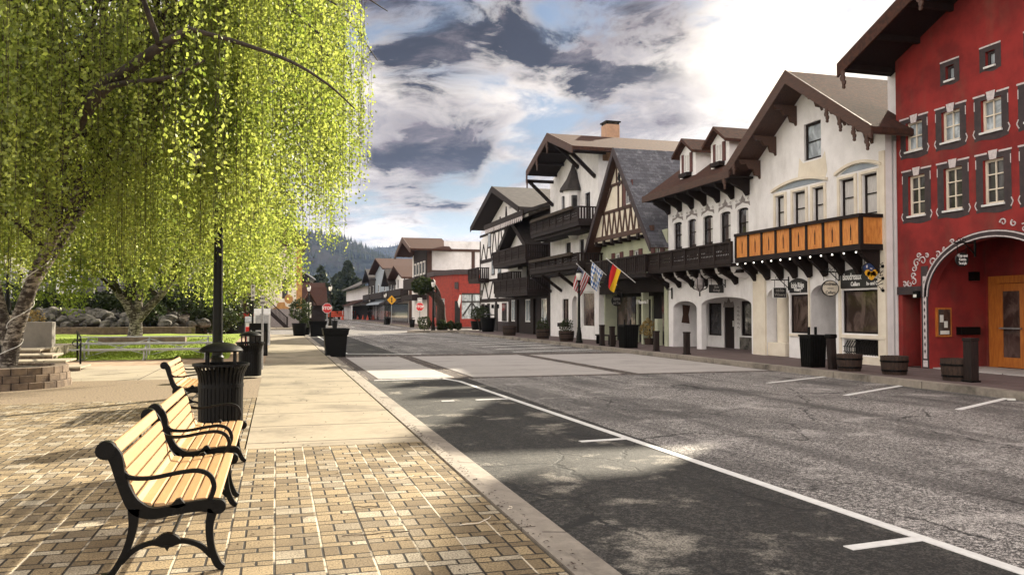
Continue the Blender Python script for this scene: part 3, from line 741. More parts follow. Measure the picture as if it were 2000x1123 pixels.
def weeping(name, label, base, trunks, R0, top, hem, nlimb, nstr, leaf, step, seed, group, lmax=4.5, gap=.33, hemf=None, mind=None, cen=(0,0), dome=.45, lw=1., cl=.25, extra=(), bold=()):
    g = np.random.default_rng(seed); rr = random.Random(seed)
    tr = thing(name, label, 'tree', base, group); bx, by, bz = base
    tb = MB(); ends = []
    for pts, r0, r1 in trunks:
        q = smooth([(bx+a, by+b, bz+c) for a, b, c in pts], 5); n = len(q)
        rs = [r0+(r1-r0)*(i/(n-1))**.8 for i in range(n)]
        if pts[0][2] <= 0: rs[0] *= 1.35
        tb.tube(q, rs, 10); ends.append(q)
    part('trunk', tb, M['bark'], tr, smooth=True)
    lb = MB(); anchors = []
    for k in range(nlimb):
        e = ends[k % len(ends)]; s = e[int(len(e)*rr.uniform(.45, .98))-1]
        a = 2*math.pi*(k*.618+rr.uniform(-.04, .04)); r = R0*(rr.uniform(.35, 1)**.6); 
        zt = top*(1-dome*(r/R0)**2)*rr.uniform(.75, 1.0)+bz
        ex, ey = bx+cen[0]+r*math.cos(a), by+cen[1]+r*math.sin(a)
        if mind and ex-.085*ey > -.25: ex = .085*ey-.25-rr.uniform(0, .5)
        m1 = s.lerp(Vector((ex, ey, zt)), .4)+Vector((0, 0, rr.uniform(.2, 1.3)))
        m2 = s.lerp(Vector((ex, ey, zt)), .8)+Vector((rr.uniform(-.5,.5), rr.uniform(-.5,.5), rr.uniform(.2, .9)))
        q = smooth([s, m1, m2, (ex, ey, zt-rr.uniform(.2, 1.))], 5); n = len(q)
        rw = rr.uniform(.05, .10)*R0/7*lw
        lb.tube(q, [rw*(1-i/n)+.014 for i in range(n)], 6)
        for i in range(3, n): anchors.append((q[i], i/n))
        for j in range(3):                                    # side twigs
            p0 = q[rr.randrange(4, n)]; aa = a+rr.uniform(-1.4, 1.4); ln = rr.uniform(.8, 2.4)
            tq = smooth([p0, p0+Vector((math.cos(aa)*ln*.5, math.sin(aa)*ln*.5, rr.uniform(.1, .5))), p0+Vector((math.cos(aa)*ln, math.sin(aa)*ln, -rr.uniform(.0, .6)))], 4)
            lb.tube(tq, [.03*(1-i/len(tq))+.008 for i in range(len(tq))], 4)
            for p in tq[2:]: anchors.append((p, .9))
    for ex in extra:
        s = ends[0][-6]; q = smooth([s, s.lerp(Vector(ex), .5)+Vector((0,0,.7)), Vector(ex)+Vector((0,0,.3)), Vector(ex)-Vector((0,0,.3))], 5); n = len(q)
        lb.tube(q, [.06*(1-i/n)+.012 for i in range(n)], 6); anchors += [(q[i], i/n) for i in range(6, n)]*3
    for pts, r0, r1 in bold:
        q = smooth(pts, 5); n = len(q); lb.tube(q, [r0+(r1-r0)*i/n for i in range(n)], 8); anchors += [(p, .5) for p in q[4::3]]
    part('branches', lb, M['dark_bark'], tr, smooth=True)
    L = Leaves(); tw = MB()
    # groups of hanging strands with gaps between
    ng = nstr//14
    for k in range(ng):
        p, w = anchors[rr.randrange(len(anchors))]
        if mnoise.noise(Vector(p)*.75+Vector((seed, 0, 0))) > .34-gap: continue
        gz = rr.uniform(-.25, .8); gl = rr.uniform(.5, 1.)
        hz = hem if hemf is None else hemf(p.x, p.y)
        for j in range(14):
            sx, sy = p.x+rr.gauss(0, cl), p.y+rr.gauss(0, cl); sz = p.z-rr.uniform(0, .5)
            dd = math.hypot(sx-bx-cen[0], sy-by-cen[1])
            if mind and mind(sx, sy): continue
            zb = max(hz+gz+rr.uniform(-.2, .3), sz-gl*rr.uniform(.75, 1)*lmax)
            ln = sz-zb
            if ln < .5: continue
            n = max(4, int(ln/step)); u = np.linspace(0, 1, n)
            ox, oy = rr.gauss(0, .16), rr.gauss(0, .16)
            c = np.stack([sx+ox*np.sin(u*2.2), sy+oy*np.sin(u*2.2), sz-u*ln], 1)
            if j % 4 == 0: tw.tube([tuple(c[0]), tuple(c[n//2]), tuple(c[-1])], .004, 3, False)
            keep = g.random(n) < .55+.4*math.sin(min(1., dd/R0)*1.5)
            c = c[keep]+g.normal(size=(keep.sum(), 3))*(leaf*.55, leaf*.55, leaf*.4)
            if len(c): leafset(L, c, leaf, g)
    part('hanging_twigs', tw, M['cushion'], tr)
    o = L.obj('foliage', M['leaf'], tr); print(name, 'leaves', len(o.data.polygons))
    return tr
# near birch in the ring planter; its curtain hangs lower towards its own trunk
def hemA(x, y):
    px = 1000+F*(x*cy_-y*sy_)/(x*sy_+y*cy_)
    return float(np.interp(x-.085*y, [-9, -4, -2.8, -1.1, -.8, 0], [1.9, 2.25, 2.8, 2.8, 3.6, 4.1]))
weeping('weeping_birch', 'near weeping birch leaning out of the round block planter, leaves hanging over the benches', (-5.75, 20.6, .1),
        [([(0,0,0),(.25,-.1,1.2),(.75,-.3,2.6),(1.6,-.6,4.3),(2.9,-1.0,6.2),(4.0,-1.3,7.6)], .21, .06), ([(.1,.1,.6),(-.3,.2,2.2),(-.7,.3,4.4),(-.6,.4,7),(-.3,.5,9.6)], .17, .05), ([(.5,-.2,2),(1.2,.6,3.6),(2.2,1.4,6),(2.9,2.2,8.2)], .12, .04)],
        8.4, 12.6, 2.6, 90, 12500, .072, .054, 11, 'weeping birches on the left', 6.2, .3, hemA, lambda x, y: x-.085*y > .12+.25*math.sin(y*3) or y < 11.6, cen=(1.6,-1.4), dome=.3, lw=.75, cl=.19, extra=((-1.6,14.6,8.2),(-.9,15.4,7.9),(-2.2,13.6,7.6),(-.5,14.4,7.4),(-1.2,16.4,8.6),(-7.6,17,7.5),(-8.6,19,7),(-6.6,15.6,7.6),(-9.6,21.5,6.5),(-5.2,15,8)), bold=(([(-5.0,20,3.6),(-4.16,17.5,4.37),(-2.8,14.5,5.13),(-2.24,13.6,5.28),(-1.79,13.2,5.53),(-1.28,13,5.84)], .17, .05), ([(-1.28,13,5.84),(-.54,12.8,5.63),(.19,12.8,5.41),(.73,12.9,5.14),(1.16,13.1,4.84)], .04, .01), ([(-2.6,14,5.1),(-2.31,13.6,5.1),(-1.58,13.2,5.15),(-1.06,13,5.39)], .06, .015), ([(-1.7,13.1,5.6),(-1.9,12.8,6.2),(-2.1,12.6,6.9)], .05, .02)))
weeping('weeping_birch', 'far weeping birch with forked white trunk on the lawn behind the bleachers', (-6.05, 40, .42),
        [([(0,0,0),(.0,0,.85),(-.35,0,1.6),(-.95,.1,2.7),(-1.6,.3,7),(-1.8,.4,11)], .33, .08), ([(0,0,.75),(.5,0,1.35),(1.35,-.1,2.4),(2.2,-.2,4.4),(2.7,-.3,9)], .25, .06), ([(.1,0,1.2),(.2,.3,3),(.5,.5,7),(.4,.6,12)], .2, .05)],
        7.6, 13.0, 1.9, 40, 3600, .14, .088, 23, 'weeping birches on the left', 7.5, .25, lambda x, y: (2.95 if abs(x+5.7) < 2.3 else 1.95)+.35*math.sin(x*1.7)+.25*math.sin(y*2.3+x))
weeping('weeping_birch', 'weeping birch behind the low wall, only its straight trunk showing right of the forked one', (-5.9, 54, .5),
        [([(0,0,0),(.05,0,2),(.2,.1,5),(.1,.2,11)], .42, .08)], 6.5, 12.5, 3.9, 22, 1300, .2, .13, 31, 'weeping birches on the left', 6)
q = smooth([(-5.75,20.6,.3),(-5.5,20.5,1.3),(-5.0,20.3,2.7),(-4.15,20.0,4.4),(-2.85,19.6,6.3)], 8); n = len(q); hx = []
for i, p in enumerate(q):
    a = i*1.15; r = .23-.12*i/n; hx.append((p[0]+r*math.cos(a), p[1]+r*math.sin(a)-.03, p[2]))
ls = thing('light_string', 'white string of fairy lights wound up the leaning trunk in the ring planter', 'fairy lights', (-5.75, 20.6, .3))
part('cable', MB().tube(smooth(hx, 4), .011, 5), M['white_paint'], ls)
for i in range(2, n-1, 2): part('light_bulb', MB().ball(hx[i], .022, 6, 4), M['lantern_glass'], ls)
# conifers at the end of the street
def conifer(label, x, y, h, w, seed):
    tr = thing('conifer', label, 'tree', (x, y, 0), 'dark conifers beyond the left side of the street'); rr = random.Random(seed); g = np.random.default_rng(seed)
    part('trunk', MB().tube([(x,y,-.2),(x,y,h*.5),(x,y,h*.97)], [w*.05, w*.03, .05], 7), M['cushion'], tr)
    L = Leaves(); lim = MB()
    for k in range(int(h*9)):
        z = h*(.10+.89*(k/(h*9))); rad_ = w*.5*((1-(z/h))**.75)*rr.uniform(.55, 1.15)+.15; a = rr.uniform(0, 6.28)
        n = max(8, int(rad_*20)); u = g.uniform(.15, 1, n)
        c = np.stack([x+math.cos(a)*rad_*u, y+math.sin(a)*rad_*u, z-.25*rad_*u**2+.1*u*rad_], 1)+g.normal(size=(n,3))*(.22, .22, .16)*(.5+rad_*.16)
        leafset(L, c, .62+.03*w, g, .25)
        if k % 3 == 0: lim.tube([(x,y,z),(x+math.cos(a)*rad_*.8,y+math.sin(a)*rad_*.8,z-.1*rad_)], .05, 3, False)
    part('branches', lim, M['cushion'], tr); L.obj('foliage', M['needle'], tr)
def at_px(px, Y): r = ray(px, 608); return r[0]/r[1]*Y
for i, (px, Y, ytop, wpx, lb) in enumerate(((679,230,508,62,'tallest dark conifer, the one with the highest tip in the gap between hills and roofs'), (626,215,518,52,'broad dark conifer just right of the pale steep roof'),
        (655,250,535,46,'dark conifer filling the space between the two tallest ones'), (703,275,545,44,'smaller conifer right of the tallest one, above the long white hall'), (603,240,540,46,'conifer partly behind the pale steep roof'), (640,190,552,40,'low bushy conifer in front of the others'), (662,180,566,36,'lowest conifer above the barricades'))):
    x = at_px(px, Y); conifer(lb, x, Y, Q(px, ytop, Y)[1], wpx/F*Y*1.5, 50+i)
def bush(parent, x, y, z, r, n, leaf, m, seed, sq=1., name='foliage'):
    g = np.random.default_rng(seed); v = g.normal(size=(n,3)); v /= np.linalg.norm(v, axis=1)[:, None]
    lump = 1+.22*np.sin(v[:,0]*5+seed)*np.cos(v[:,1]*4+v[:,2]*3)
    c = v*(r*lump*g.uniform(.55,1,n)**.4)[:, None]*(1,1,sq)+(x,y,z); L = Leaves(); leafset(L, c, leaf, g, 0.); return L.obj(name, m, parent)

# ================================================================== PLAZA FURNITURE
# ring planter of retaining blocks
pr = thing('ring_planter', 'round planter of stacked tan retaining blocks around the leaning birch', 'planter', (-5.75, 20.6, 0))
rk = random.Random(4)
for row in range(3):
    bl_ = MB(); n = 26
    for k in range(n):
        a0 = 2*math.pi*(k+.5*(row % 2))/n+.006; a1 = a0+2*math.pi/n-.012; ro = 1.32-.035*row+rk.uniform(-.012, .012); ri = ro-.27; z0, z1 = row*.155-.01, row*.155+.143
        bl_.prism([(-5.75+r*math.cos(a), 20.6+r*math.sin(a)) for r, a in ((ri,a0),(ro,a0),(ro,a1),(ri,a1))], 'z', z0, z1)
    part('block_course', bl_, M['block'], pr, .012)
part('soil', MB().lathe(-5.75, 20.6, [(1.1,0),(1.08,.36),(.6,.42),(.01,.44)], 24), M['soil'], pr)
# steps
st_ = thing('plaza_steps', 'four pale steps with brick risers behind the round planter', 'steps', (-8.5, 25.2, 0))
tr_ = MB(); rs_ = MB(); rk = random.Random(9)
for k in range(4):
    y = 25.3+1.2*k; xr = -5.2-.63*k; z = .115*(k+1)
    tr_.box(-16, xr, y-.03, y+1.3, z-.05, z)
    x = xr-.01
    while x > -15.6:
        w = rk.choice((.19, .28, .4)); rs_.box(x-w+.012, x, y, y+.1, z-.115, z-.05); x -= w
part('tread', tr_, M['plaza_light'], st_, .008); part('brick_riser', rs_, M['block'], st_)
struct('terrace', MB().box(-22, -7.1, 30.1, 34, -.1, .463), M['plaza_light'])
hb = thing('concrete_block_wall', 'grey concrete wall block at the top of the steps', 'wall', (-8.3, 28.4, .4))
part('block', MB().box(-9.0, -7.15, 30.5, 31.0, .40, 1.30), M['grey_concrete'], hb, .02); part('side_face', MB().box(-9.25, -9.0, 30.2, 31.0, .4, 1.30), M['block'], hb)
part('pedestal', MB().box(-8.8, -8.3, 30.52, 30.98, 1.3, 1.52), M['plaza_light'], hb, .01)
def handrail(label, x0, y0, z0, x1, y1, z1, h=.85):
    r_ = thing('handrail', label, 'handrail', (x0, y0, 0), 'black handrails of the steps')
    q = MB().tube(smooth([(x0-.05,y0-.2,z0+h-.05),(x0,y0,z0+h),(x1,y1,z1+h),(x1-.1,y1+.35,z1+h+.02)], 4), .024, 8)
    q.tube([(x0-.05+.11*math.cos(k*.55)-.02, y0-.2, z0+h-.14+.09*math.sin(k*.55)) for k in range(12)], .015, 6)
    part('rail', q, M['iron'], r_)
    part('post', MB().tube([(x0,y0,z0-.1),(x0,y0,z0+h)], .028, 8), M['iron'], r_); part('post', MB().tube([(x1,y1,z1-.1),(x1,y1,z1+h)], .028, 8), M['iron'], r_)
handrail('black handrail with curled end in the middle of the steps', -7.4, 26.1, .2, -7.95, 29.5, .46)
handrail('black handrail at the right end of the steps beside the bleachers', -5.6, 27.2, .0, -6.4, 30.6, .1)
# bleachers
bc = thing('bleachers', 'long low aluminium bleachers on the dirt in front of the lawn', 'bleachers', (-4.6, 31, 0))
x0_, x1_ = -6.6, -1.95
for k in range(3):
    y = 30.2+.62*k; z = .36+.19*k
    part('seat_plank', MB().box(x0_, x1_, y, y+.25, z, z+.035), M['alu'], bc, .006)
    if k: part('foot_plank', MB().box(x0_, x1_, y-.2, y-.02, z-.24, z-.215), M['alu'], bc)
for x in (x0_+.35, -4.3, x1_-.4):
    q = MB().bar((x,30.1,.03),(x,31.75,.03),.05).bar((x,30.3,.03),(x,30.3,.36),.045).bar((x,30.93,.03),(x,30.93,.55),.045).bar((x,31.55,.03),(x,31.55,.74),.045).bar((x,30.2,.30),(x,31.6,.70),.04)
    part('leg_frame', q, M['alu'], bc)
part('cross_brace', MB().bar((x0_+.35,31.6,.1),(-4.3,31.6,.68),.03).bar((-4.3,31.6,.1),(x1_-.4,31.6,.68),.03).bar((x0_+.35,31.6,.68),(-4.3,31.6,.1),.03).bar((-4.3,31.6,.68),(x1_-.4,31.6,.1),.03), M['alu'], bc)
bc2 = dup(bc, (.25-4.6, 33.3, .12), 0, 'second aluminium bleachers, seen behind and right of the first')
bc2.location = (-1.95-.4, 33.0, .1); bc2.scale = (.62, 1, 1)
# dark low table-like stage behind the bleachers
q = MB().box(-6.1, -3.2, 32.3, 32.9, .45, .72); o = part('stone_bench', q, M['block'], None, .02); tag(o, 'low dark stone bench behind the bleachers at the foot of the birch', 'bench')
o = part('low_wall', MB().prism([(-18,47.4),(-5.2,47.4),(-4.3,46.4),(-4.1,46.5),(-5.05,47.8),(-18,47.8)], 'z', .2, .82), M['block'], None, .02); tag(o, 'low dark retaining wall along the back of the lawn', 'wall')
# rock bank with boulders
bk = MB()
for j in range(6):
    for i in range(26):
        x = -28.6+i*.95; y = 47.8+j*1.3; bk.v.append((x, y, .35+.42*j+.18*math.sin(x*2.1+j)))
for j in range(5):
    for i in range(25): bk.f.append((j*26+i, j*26+i+1, (j+1)*26+i+1, (j+1)*26+i))
struct('planted_bank', bk, M['soil'])
rk = random.Random(17)
def boulder(x, y, z, r, label):
    bm = bmesh.new(); bmesh.ops.create_icosphere(bm, subdivisions=3, radius=r); sd_ = rk.uniform(0, 99)
    sx, sz = rk.uniform(.9, 1.45), rk.uniform(.6, .85)
    for v in bm.verts:
        n_ = mnoise.noise(v.co*1.5/r*.6+Vector((sd_,0,0)))*.34+mnoise.voronoi(v.co/r*1.5+Vector((sd_,3,1)))[0][0]*.42-.06
        v.co *= .86+n_; v.co.x *= sx; v.co.z *= sz
    me = bpy.data.meshes.new('boulder'); bm.to_mesh(me); bm.free(); me.materials.append(M['stone'])
    o = bpy.data.objects.new('boulder', me); C.objects.link(o); o.location = (x, y, z); tag(o, label, 'boulder', 'boulders on the planted bank')
bl_l = 'grey boulder among the pile on the planted bank behind the lawn'
for px, py, r, Y in ((100,610,.75,49.5),(92,618,.6,48.7),(75,605,.5,50),(118,622,.6,48.6),(140,613,.6,49.5),(152,606,.5,50.5),(165,618,.65,49),(182,612,.7,49.8),(186,624,.45,48.5),(200,615,.6,49.5),(210,628,.5,48.4),(222,632,.45,48.3),(60,622,.6,48.6),(45,610,.6,49.5),(262,622,.7,48.8),(318,628,.5,48.4),(330,622,.7,48.9),(345,632,.4,48.3),(128,630,.4,48.3),(30,625,.6,48.5),(240,625,.6,48.8),(375,630,.5,48.7),(395,626,.6,49),(15,612,.7,49.5),(110,634,.4,48.2),(202,634,.35,48.2),(85,608,.6,50.4),(130,605,.6,51),(172,604,.5,51),(195,607,.6,50.5),(222,612,.6,50.3),(216,622,.5,49),(250,614,.5,50),(258,630,.4,48.3),(310,618,.5,49.5),(352,622,.5,49.2),(340,612,.5,50),(100,628,.4,48.3),(160,630,.35,48.3),(70,632,.4,48.3),(175,626,.4,48.5),(145,624,.35,48.5),(232,604,.5,51),(385,618,.5,50)):
    x, z = Q(px, py, Y); boulder(x+rk.uniform(-.1,.1), Y, z-.12, r*rk.uniform(.5,.68), bl_l)
for i, (px, py, Y, r) in enumerate(((425,620,50.5,1.0),(400,618,50,.8),(445,604,60,1.7),(465,600,61,1.6),(290,616,49.6,.9),(55,600,52,1.0),(240,605,51.5,1.1),(258,598,53,1.5),(290,602,53,1.4),(305,596,54,1.8),(345,598,54,1.6),(375,603,53.5,1.5),(140,597,53.5,.9),(205,594,54,1.0),(418,604,55,1.6),(450,608,56,1.7),(390,590,57,2.0),(275,600,52,1.4),(215,600,52,.9),(330,605,52,1.3),(400,600,53,1.7),(430,612,54,1.5),(180,598,52.5,.8),(20,590,50,1.3),(360,590,56,1.9),(90,592,53,.9))):
    x, z = Q(px, py, Y); s = thing('shrub', 'dark evergreen shrub on the bank behind the boulders', 'shrub', (x, Y, z-r), 'dark shrubs on the bank')
    part('stem', MB().tube([(x,Y,z-r-.2),(x,Y,z)], .06, 6), M['cushion'], s); bush(s, x, Y, z, r, 1500, .17, M['shrub'], i+3, .8)
x, z = Q(58, 630, 31.6); s = thing('shrub', 'tan dried-out shrub beside the concrete wall block', 'shrub', (x, 31.6, .45)); part('stem', MB().tube([(x,31.6,.4),(x,31.6,z)], .03, 5), M['cushion'], s); bush(s, x, 31.6, z, .45, 500, .1, M['dryshrub'], 77)
# lamp on the concrete block
l3 = make_lamp(1.35, 'triple lantern lamp post on the pedestal at the top of the steps', 3, .06); x, z = Q(25, 600, 28.6); l3.location = (-8.55, 30.75, 1.52)
# white building behind the bank
wb = thing('white_building', 'white building with big dark windows behind the birches', 'building', (-16, 60, 0))
hl = []; 
for a, b in ((-2,44),(58,112),(150,216),(232,300),(310,352),(372,402)):
    xa, za = Q(a, 583, 60); xb, zb = Q(b, 530, 60); hl.append((xa, xb, za, zb))
w_ = MB()
xs0 = sorted([-34, -3.0]+[v for h in hl for v in h[:2]])
zlo, zhi = hl[0][2], hl[0][3]
w_.box(-34, -3, 60, 60.25, 0, zlo).box(-34, -3, 60, 60.25, zhi, 7.5).box(-34, -3, 60.8, 68, 0, 7.4)
for i in range(0, len(xs0)-1, 2): w_.box(xs0[i], xs0[i+1], 60, 60.25, zlo, zhi)
part('wall', w_, M['stucco'], wb)
part('roof', MB().prism([(59,7.3),(69,7.3),(64,10.2)], 'x', -35, -2.2), M['roof_brown'], wb)
for xa, xb, za, zb in hl:
    f = part('window', MB().box(xa, xb, 60.1, 60.16, za, za+.08).box(xa, xb, 60.1, 60.16, zb-.08, zb).box(xa, xa+.08, 60.1, 60.16, za+.08, zb-.08).box(xb-.08, xb, 60.1, 60.16, za+.08, zb-.08).box((xa+xb)/2-.04, (xa+xb)/2+.04, 60.1, 60.16, za+.08, zb-.08), M['white_paint'], wb)
    part('pane', MB().box(xa+.05, xb-.05, 60.165, 60.2, za+.05, zb-.05), M['glass'], f)
tr2 = thing('terrace_railing', 'thin black railing on the terrace before the white building', 'railing', (-14, 57, 1.9))
struct('upper_terrace', MB().box(-30, -4.2, 54.6, 60, .2, 2.25), M['plaza_light'])
q = MB().bar((-30,55,3.2),(-4.3,55,3.2),.05); q2 = MB()
for i in range(14): q2.bar((-30+i*1.95,55,2.25),(-30+i*1.95,55,3.2),.05)
q.bar((-30,55,2.7),(-4.3,55,2.7),.03); part('rail', q, M['iron'], tr2); part('post', q2, M['iron'], tr2)

# ================================================================== LEFT SIDE, MIDDLE DISTANCE
# newspaper boxes and information kiosk
def newsbox(label, px, Y, w, h, m, face):
    x, _ = Q(px, 620, Y); s = thing('newspaper_box', label, 'newspaper box', (x, Y, 0), 'newspaper boxes beside the signposts')
    part('cabinet', MB().prism([(Y,.35),(Y+.42,.35),(Y+.42,h),(Y+.08,h),(Y,h-.2)], 'x', x-w/2, x+w/2), M[m], s, .01)
    f = part('door', MB().box(x-w*.4, x+w*.4, Y-.02, Y, .45, h-.25), M[face], s); part('handle', MB().box(x-.08, x+.08, Y-.06, Y-.02, h-.24, h-.2), M['steel'], f)
    part('stand', MB().box(x-w*.2, x+w*.2, Y+.1, Y+.3, 0, .35), M['iron'], s)
newsbox('black newspaper box right behind the far litter bin', 505, 25.2, .52, 1.30, 'black_plastic', 'interior')
newsbox('red newspaper box beside the dark signpost', 493, 27.8, .42, 1.15, 'stop_red', 'paper')
newsbox('newspaper box with a white framed grid front', 512, 33, .6, 1.75, 'white_paint', 'steel')
newsbox('small grey newspaper box left of the white framed one', 489, 33.6, .4, 1.45, 'steel', 'paper')
x, _ = Q(468, 615, 56)
k_ = thing('information_kiosk', 'red and dark information kiosk with pinned papers under the birch', 'kiosk', (x, 56, 0))
xa, za = Q(443, 634, 56); xb, zb = Q(487, 575, 56)
part('counter', MB().box(xa, xb+.3, 55.6, 57, .2, 1.35), M['sign_black'], k_, .03); part('red_band', MB().box(xa, xb+.3, 55.5, 55.6, 1.25, 1.5), M['stop_red'], k_)
part('back_board', MB().box(xa, xb, 56.6, 56.75, 1.5, 3.1), M['shutter'], k_); part('roof', MB().prism([(xa-.3,3.1),(xb+.5,3.1),(xb+.1,3.55),(xa+.1,3.55)], 'y', 55.2, 57.6), M['roof_brown'], k_)
for i in range(9):
    u, v = i % 3, i//3; cx_ = xa+.3+u*.5; part('notice', MB().box(cx_-.15, cx_+.15, 56.56, 56.6, 1.6+v*.48, 1.98+v*.48), M['paper' if (i*7) % 3 else 'stop_red'], k_)
for X_ in (xa+.08, xb+.1): part('post', MB().box(X_-.07, X_+.07, 55.5, 55.64, 0, 3.15), M['dark_wood'], k_)
# mural building with outside stair
def Yb(px, py, Y): return Q(px, py, Y)
mbd = thing('mural_building', 'pale stucco building with ochre wall paintings and a wooden outside stair', 'building', (0, 92, 0))
Y = 90; xl, _ = Q(478, 600, Y); xr, _ = Q(589, 600, Y); _, zt = Q(580, 498, Y)
hlx0, hz0 = Q(551, 583, Y); hlx1, hz1 = Q(562, 545, Y)
part('wall', MB().box(xl, xr, Y, Y+14, -.1, hz0).box(xl, hlx0, Y, Y+14, hz0, hz1).box(hlx1, xr, Y, Y+14, hz0, hz1).box(xl, xr, Y, Y+14, hz1, zt+1.2), M['cream'], mbd)
part('quoin', MB().box(xr-.55, xr+.02, Y-.03, Y, 1.2, zt+1.2), M['mural'], mbd)
part('plinth', MB().box(xl, xr+.03, Y-.05, Y, -.1, 1.9), M['mural_grey'], mbd)
f = part('window', MB().box(hlx0, hlx1, Y+.1, Y+.2, hz0, hz0+.1).box(hlx0, hlx0+.1, Y+.1, Y+.2, hz0, hz1).box(hlx1-.1, hlx1, Y+.1, Y+.2, hz0, hz1), M['brown_wood'], mbd); part('pane', MB().box(hlx0, hlx1, Y+.2, Y+.25, hz0, hz1), M['glass'], f)
def blob(x, z, pts): return [(x+a, z+b) for a, b in pts]
x, z = Q(548, 604, Y); part('wall_painting', MB().prism(blob(x, z, [(-1.1,-1),(-.9,0),(-.4,.3),(-.3,.7),(.4,.75),(.5,.35),(1,.1),(1.2,-1),(.7,-.9),(.5,-.4),(-.4,-.4),(-.6,-.9)]), 'y', Y-.02, Y), M['mural'], mbd)
x, z = Q(564, 584, Y); part('wall_painting', MB().prism([(x+.45*math.cos(k*.63), z+.5*math.sin(k*.63)) for k in range(10)], 'y', Y-.02, Y), M['mural'], mbd)
part('roof', MB().prism([(xl-1.5,zt+.9),(xr+.5,zt+.9),(xr+.5,zt+1.1),((xl+xr)/2,zt+5.5),(xl-1.5,zt+1.1)], 'y', Y-1, Y+15), M['roof_brown'], mbd)
sx0, sz0 = Q(497, 580, 86); sx1, sz1 = Q(561, 624, 86)
sm = MB(); n = 14
for i in range(n):
    u = i/(n-1); x = sx0+(sx1-sx0)*u; z = 3.0*(1-u); sm.box(x-.22, x+.22, 86, 87.4, z-.06, z+.04)
sm.bar((sx0,86,3.0),(sx1,86,-.05),.06,.35).bar((sx0,87.4,3.0),(sx1,87.4,-.05),.06,.35).box(sx0-4, sx0, 86, 90, 2.85, 3.05)
so_ = part('staircase', sm, M['dark_wood'], mbd)
q = MB().bar((sx0,85.95,4.05),(sx1,85.95,1.0),.1,.1).box(sx1-.08, sx1+.08, 85.87, 86.03, 0, 1.1).bar((sx0-4,85.95,4.05),(sx0,85.95,4.05),.1)
for i in range(26):
    u = i/25; x = sx0+(sx1-sx0)*u; q.bar((x,85.95,3.0*(1-u)),(x,85.95,4.05-3.05*u),.05)
part('stair_railing', q, M['dark_wood'], so_)
# shed with brown roof and others beyond
def gable_block(name, label, x0, x1, y0, y1, eave, ridge, axis='x', wall='stucco', roof='roof_brown', over=.8, group=None, z0=-.1):
    b = thing(name, label, 'building', ((x0+x1)/2, (y0+y1)/2, 0), group); th = .22
    if axis == 'x':     # ridge runs along x, gable faces the street
        ym = (y0+y1)/2; part('wall', MB().prism([(y0,z0),(y1,z0),(y1,eave),(ym,ridge-.3),(y0,eave)], 'x', x0, x1), M[wall], b)
        s = (ridge-eave)/(ym-y0); e = over
        part('roof', MB().prism([(y0-e,eave-s*e),(ym,ridge),(y1+e,eave-s*e),(y1+e,eave-s*e+th),(ym,ridge+th),(y0-e,eave-s*e+th)], 'x', x0-over*1.3, x1+.2), M[roof], b)
    else:
        xm = (x0+x1)/2; part('wall', MB().prism([(x0,z0),(x1,z0),(x1,eave),(xm,ridge-.3),(x0,eave)], 'y', y0, y1), M[wall], b)
        s = (ridge-eave)/(xm-x0); e = over
        part('roof', MB().prism([(x0-e,eave-s*e),(xm,ridge),(x1+e,eave-s*e),(x1+e,eave-s*e+th),(xm,ridge+th),(x0-e,eave-s*e+th)], 'y', y0-over, y1+over), M[roof], b)
    return b
xa, za = Q(600, 505, 150); xb, zb = Q(616, 540, 150)
b = gable_block('chalet', 'dark chalet with a pale steep metal roof left of the conifers', xa-14, xb-1.0, 150, 162, zb, zb+5.0, 'y', 'dark_wood', 'alu', 1.0)
xa, za = Q(606, 560, 120); xb, zb = Q(635, 601, 120)
b = gable_block('shed', 'low shed with a broad brown shingle roof behind the left stop sign', xa-2, xb, 120, 128, 2.9, 5.6, 'x', 'dark_wood', 'roof_brown', .6)
part('shingle_front', MB().prism([(119.2,2.5),(119.5,2.45),(122.2,za),(121.9,za)], 'x', xa-2.3, xb+.3), M['roof_brown'], b)
xa, za = Q(592, 588, 100); xb, zb = Q(612, 640, 100)
b = gable_block('ticket_booth', 'little booth with white window panels and pitched roof on the left pavement', xa+.2, xb, 100, 102, 3.0, 3.9, 'y', 'dark_wood', 'roof_brown', .4)
part('window', MB().box(xa+.45, xb-.25, 99.94, 99.99, .9, 2.7), M['white_paint'], b); part('glazing_bar', MB().box(xa+.45, xb-.25, 99.9, 99.94, 1.75, 1.85), M['dark_wood'], b)
# potted topiary and bins on the left
def pot_plant(label, px, Y, r, zc, hpot, wpot, pm_='black_plastic', leafm='shrub', zb=0., X=None, group='potted plants'):
    x = Q(px, 608, Y)[0] if X is None else X
    s = thing('potted_plant', label, 'potted plant', (x, Y, zb), group)
    part('pot', MB().lathe(x, Y, [(wpot*.4,0),(wpot*.5,hpot*.8),(wpot*.54,hpot),(wpot*.46,hpot),(wpot*.44,hpot*.9)], 16, zb), M[pm_], s, smooth=40)
    part('soil', MB().lathe(x, Y, [(wpot*.45,hpot*.86),(wpot*.2,hpot*.9)], 12, zb), M['soil'], s); part('stem', MB().tube([(x,Y,zb+hpot*.8),(x,Y,zb+zc)], .03, 5), M['cushion'], s)
    bush(s, x, Y, zb+zc, r, int(700+900*r), .06+.1*r, M[leafm], int(px)+3); return s
pot_plant('round dark topiary in a black pot beside the slim lamp post', 585, 57.5, .72, 1.75, .85, .95)
pot_plant('smaller dark shrub in a pot right of the round topiary', 597, 60, .42, .75, .5, .7)
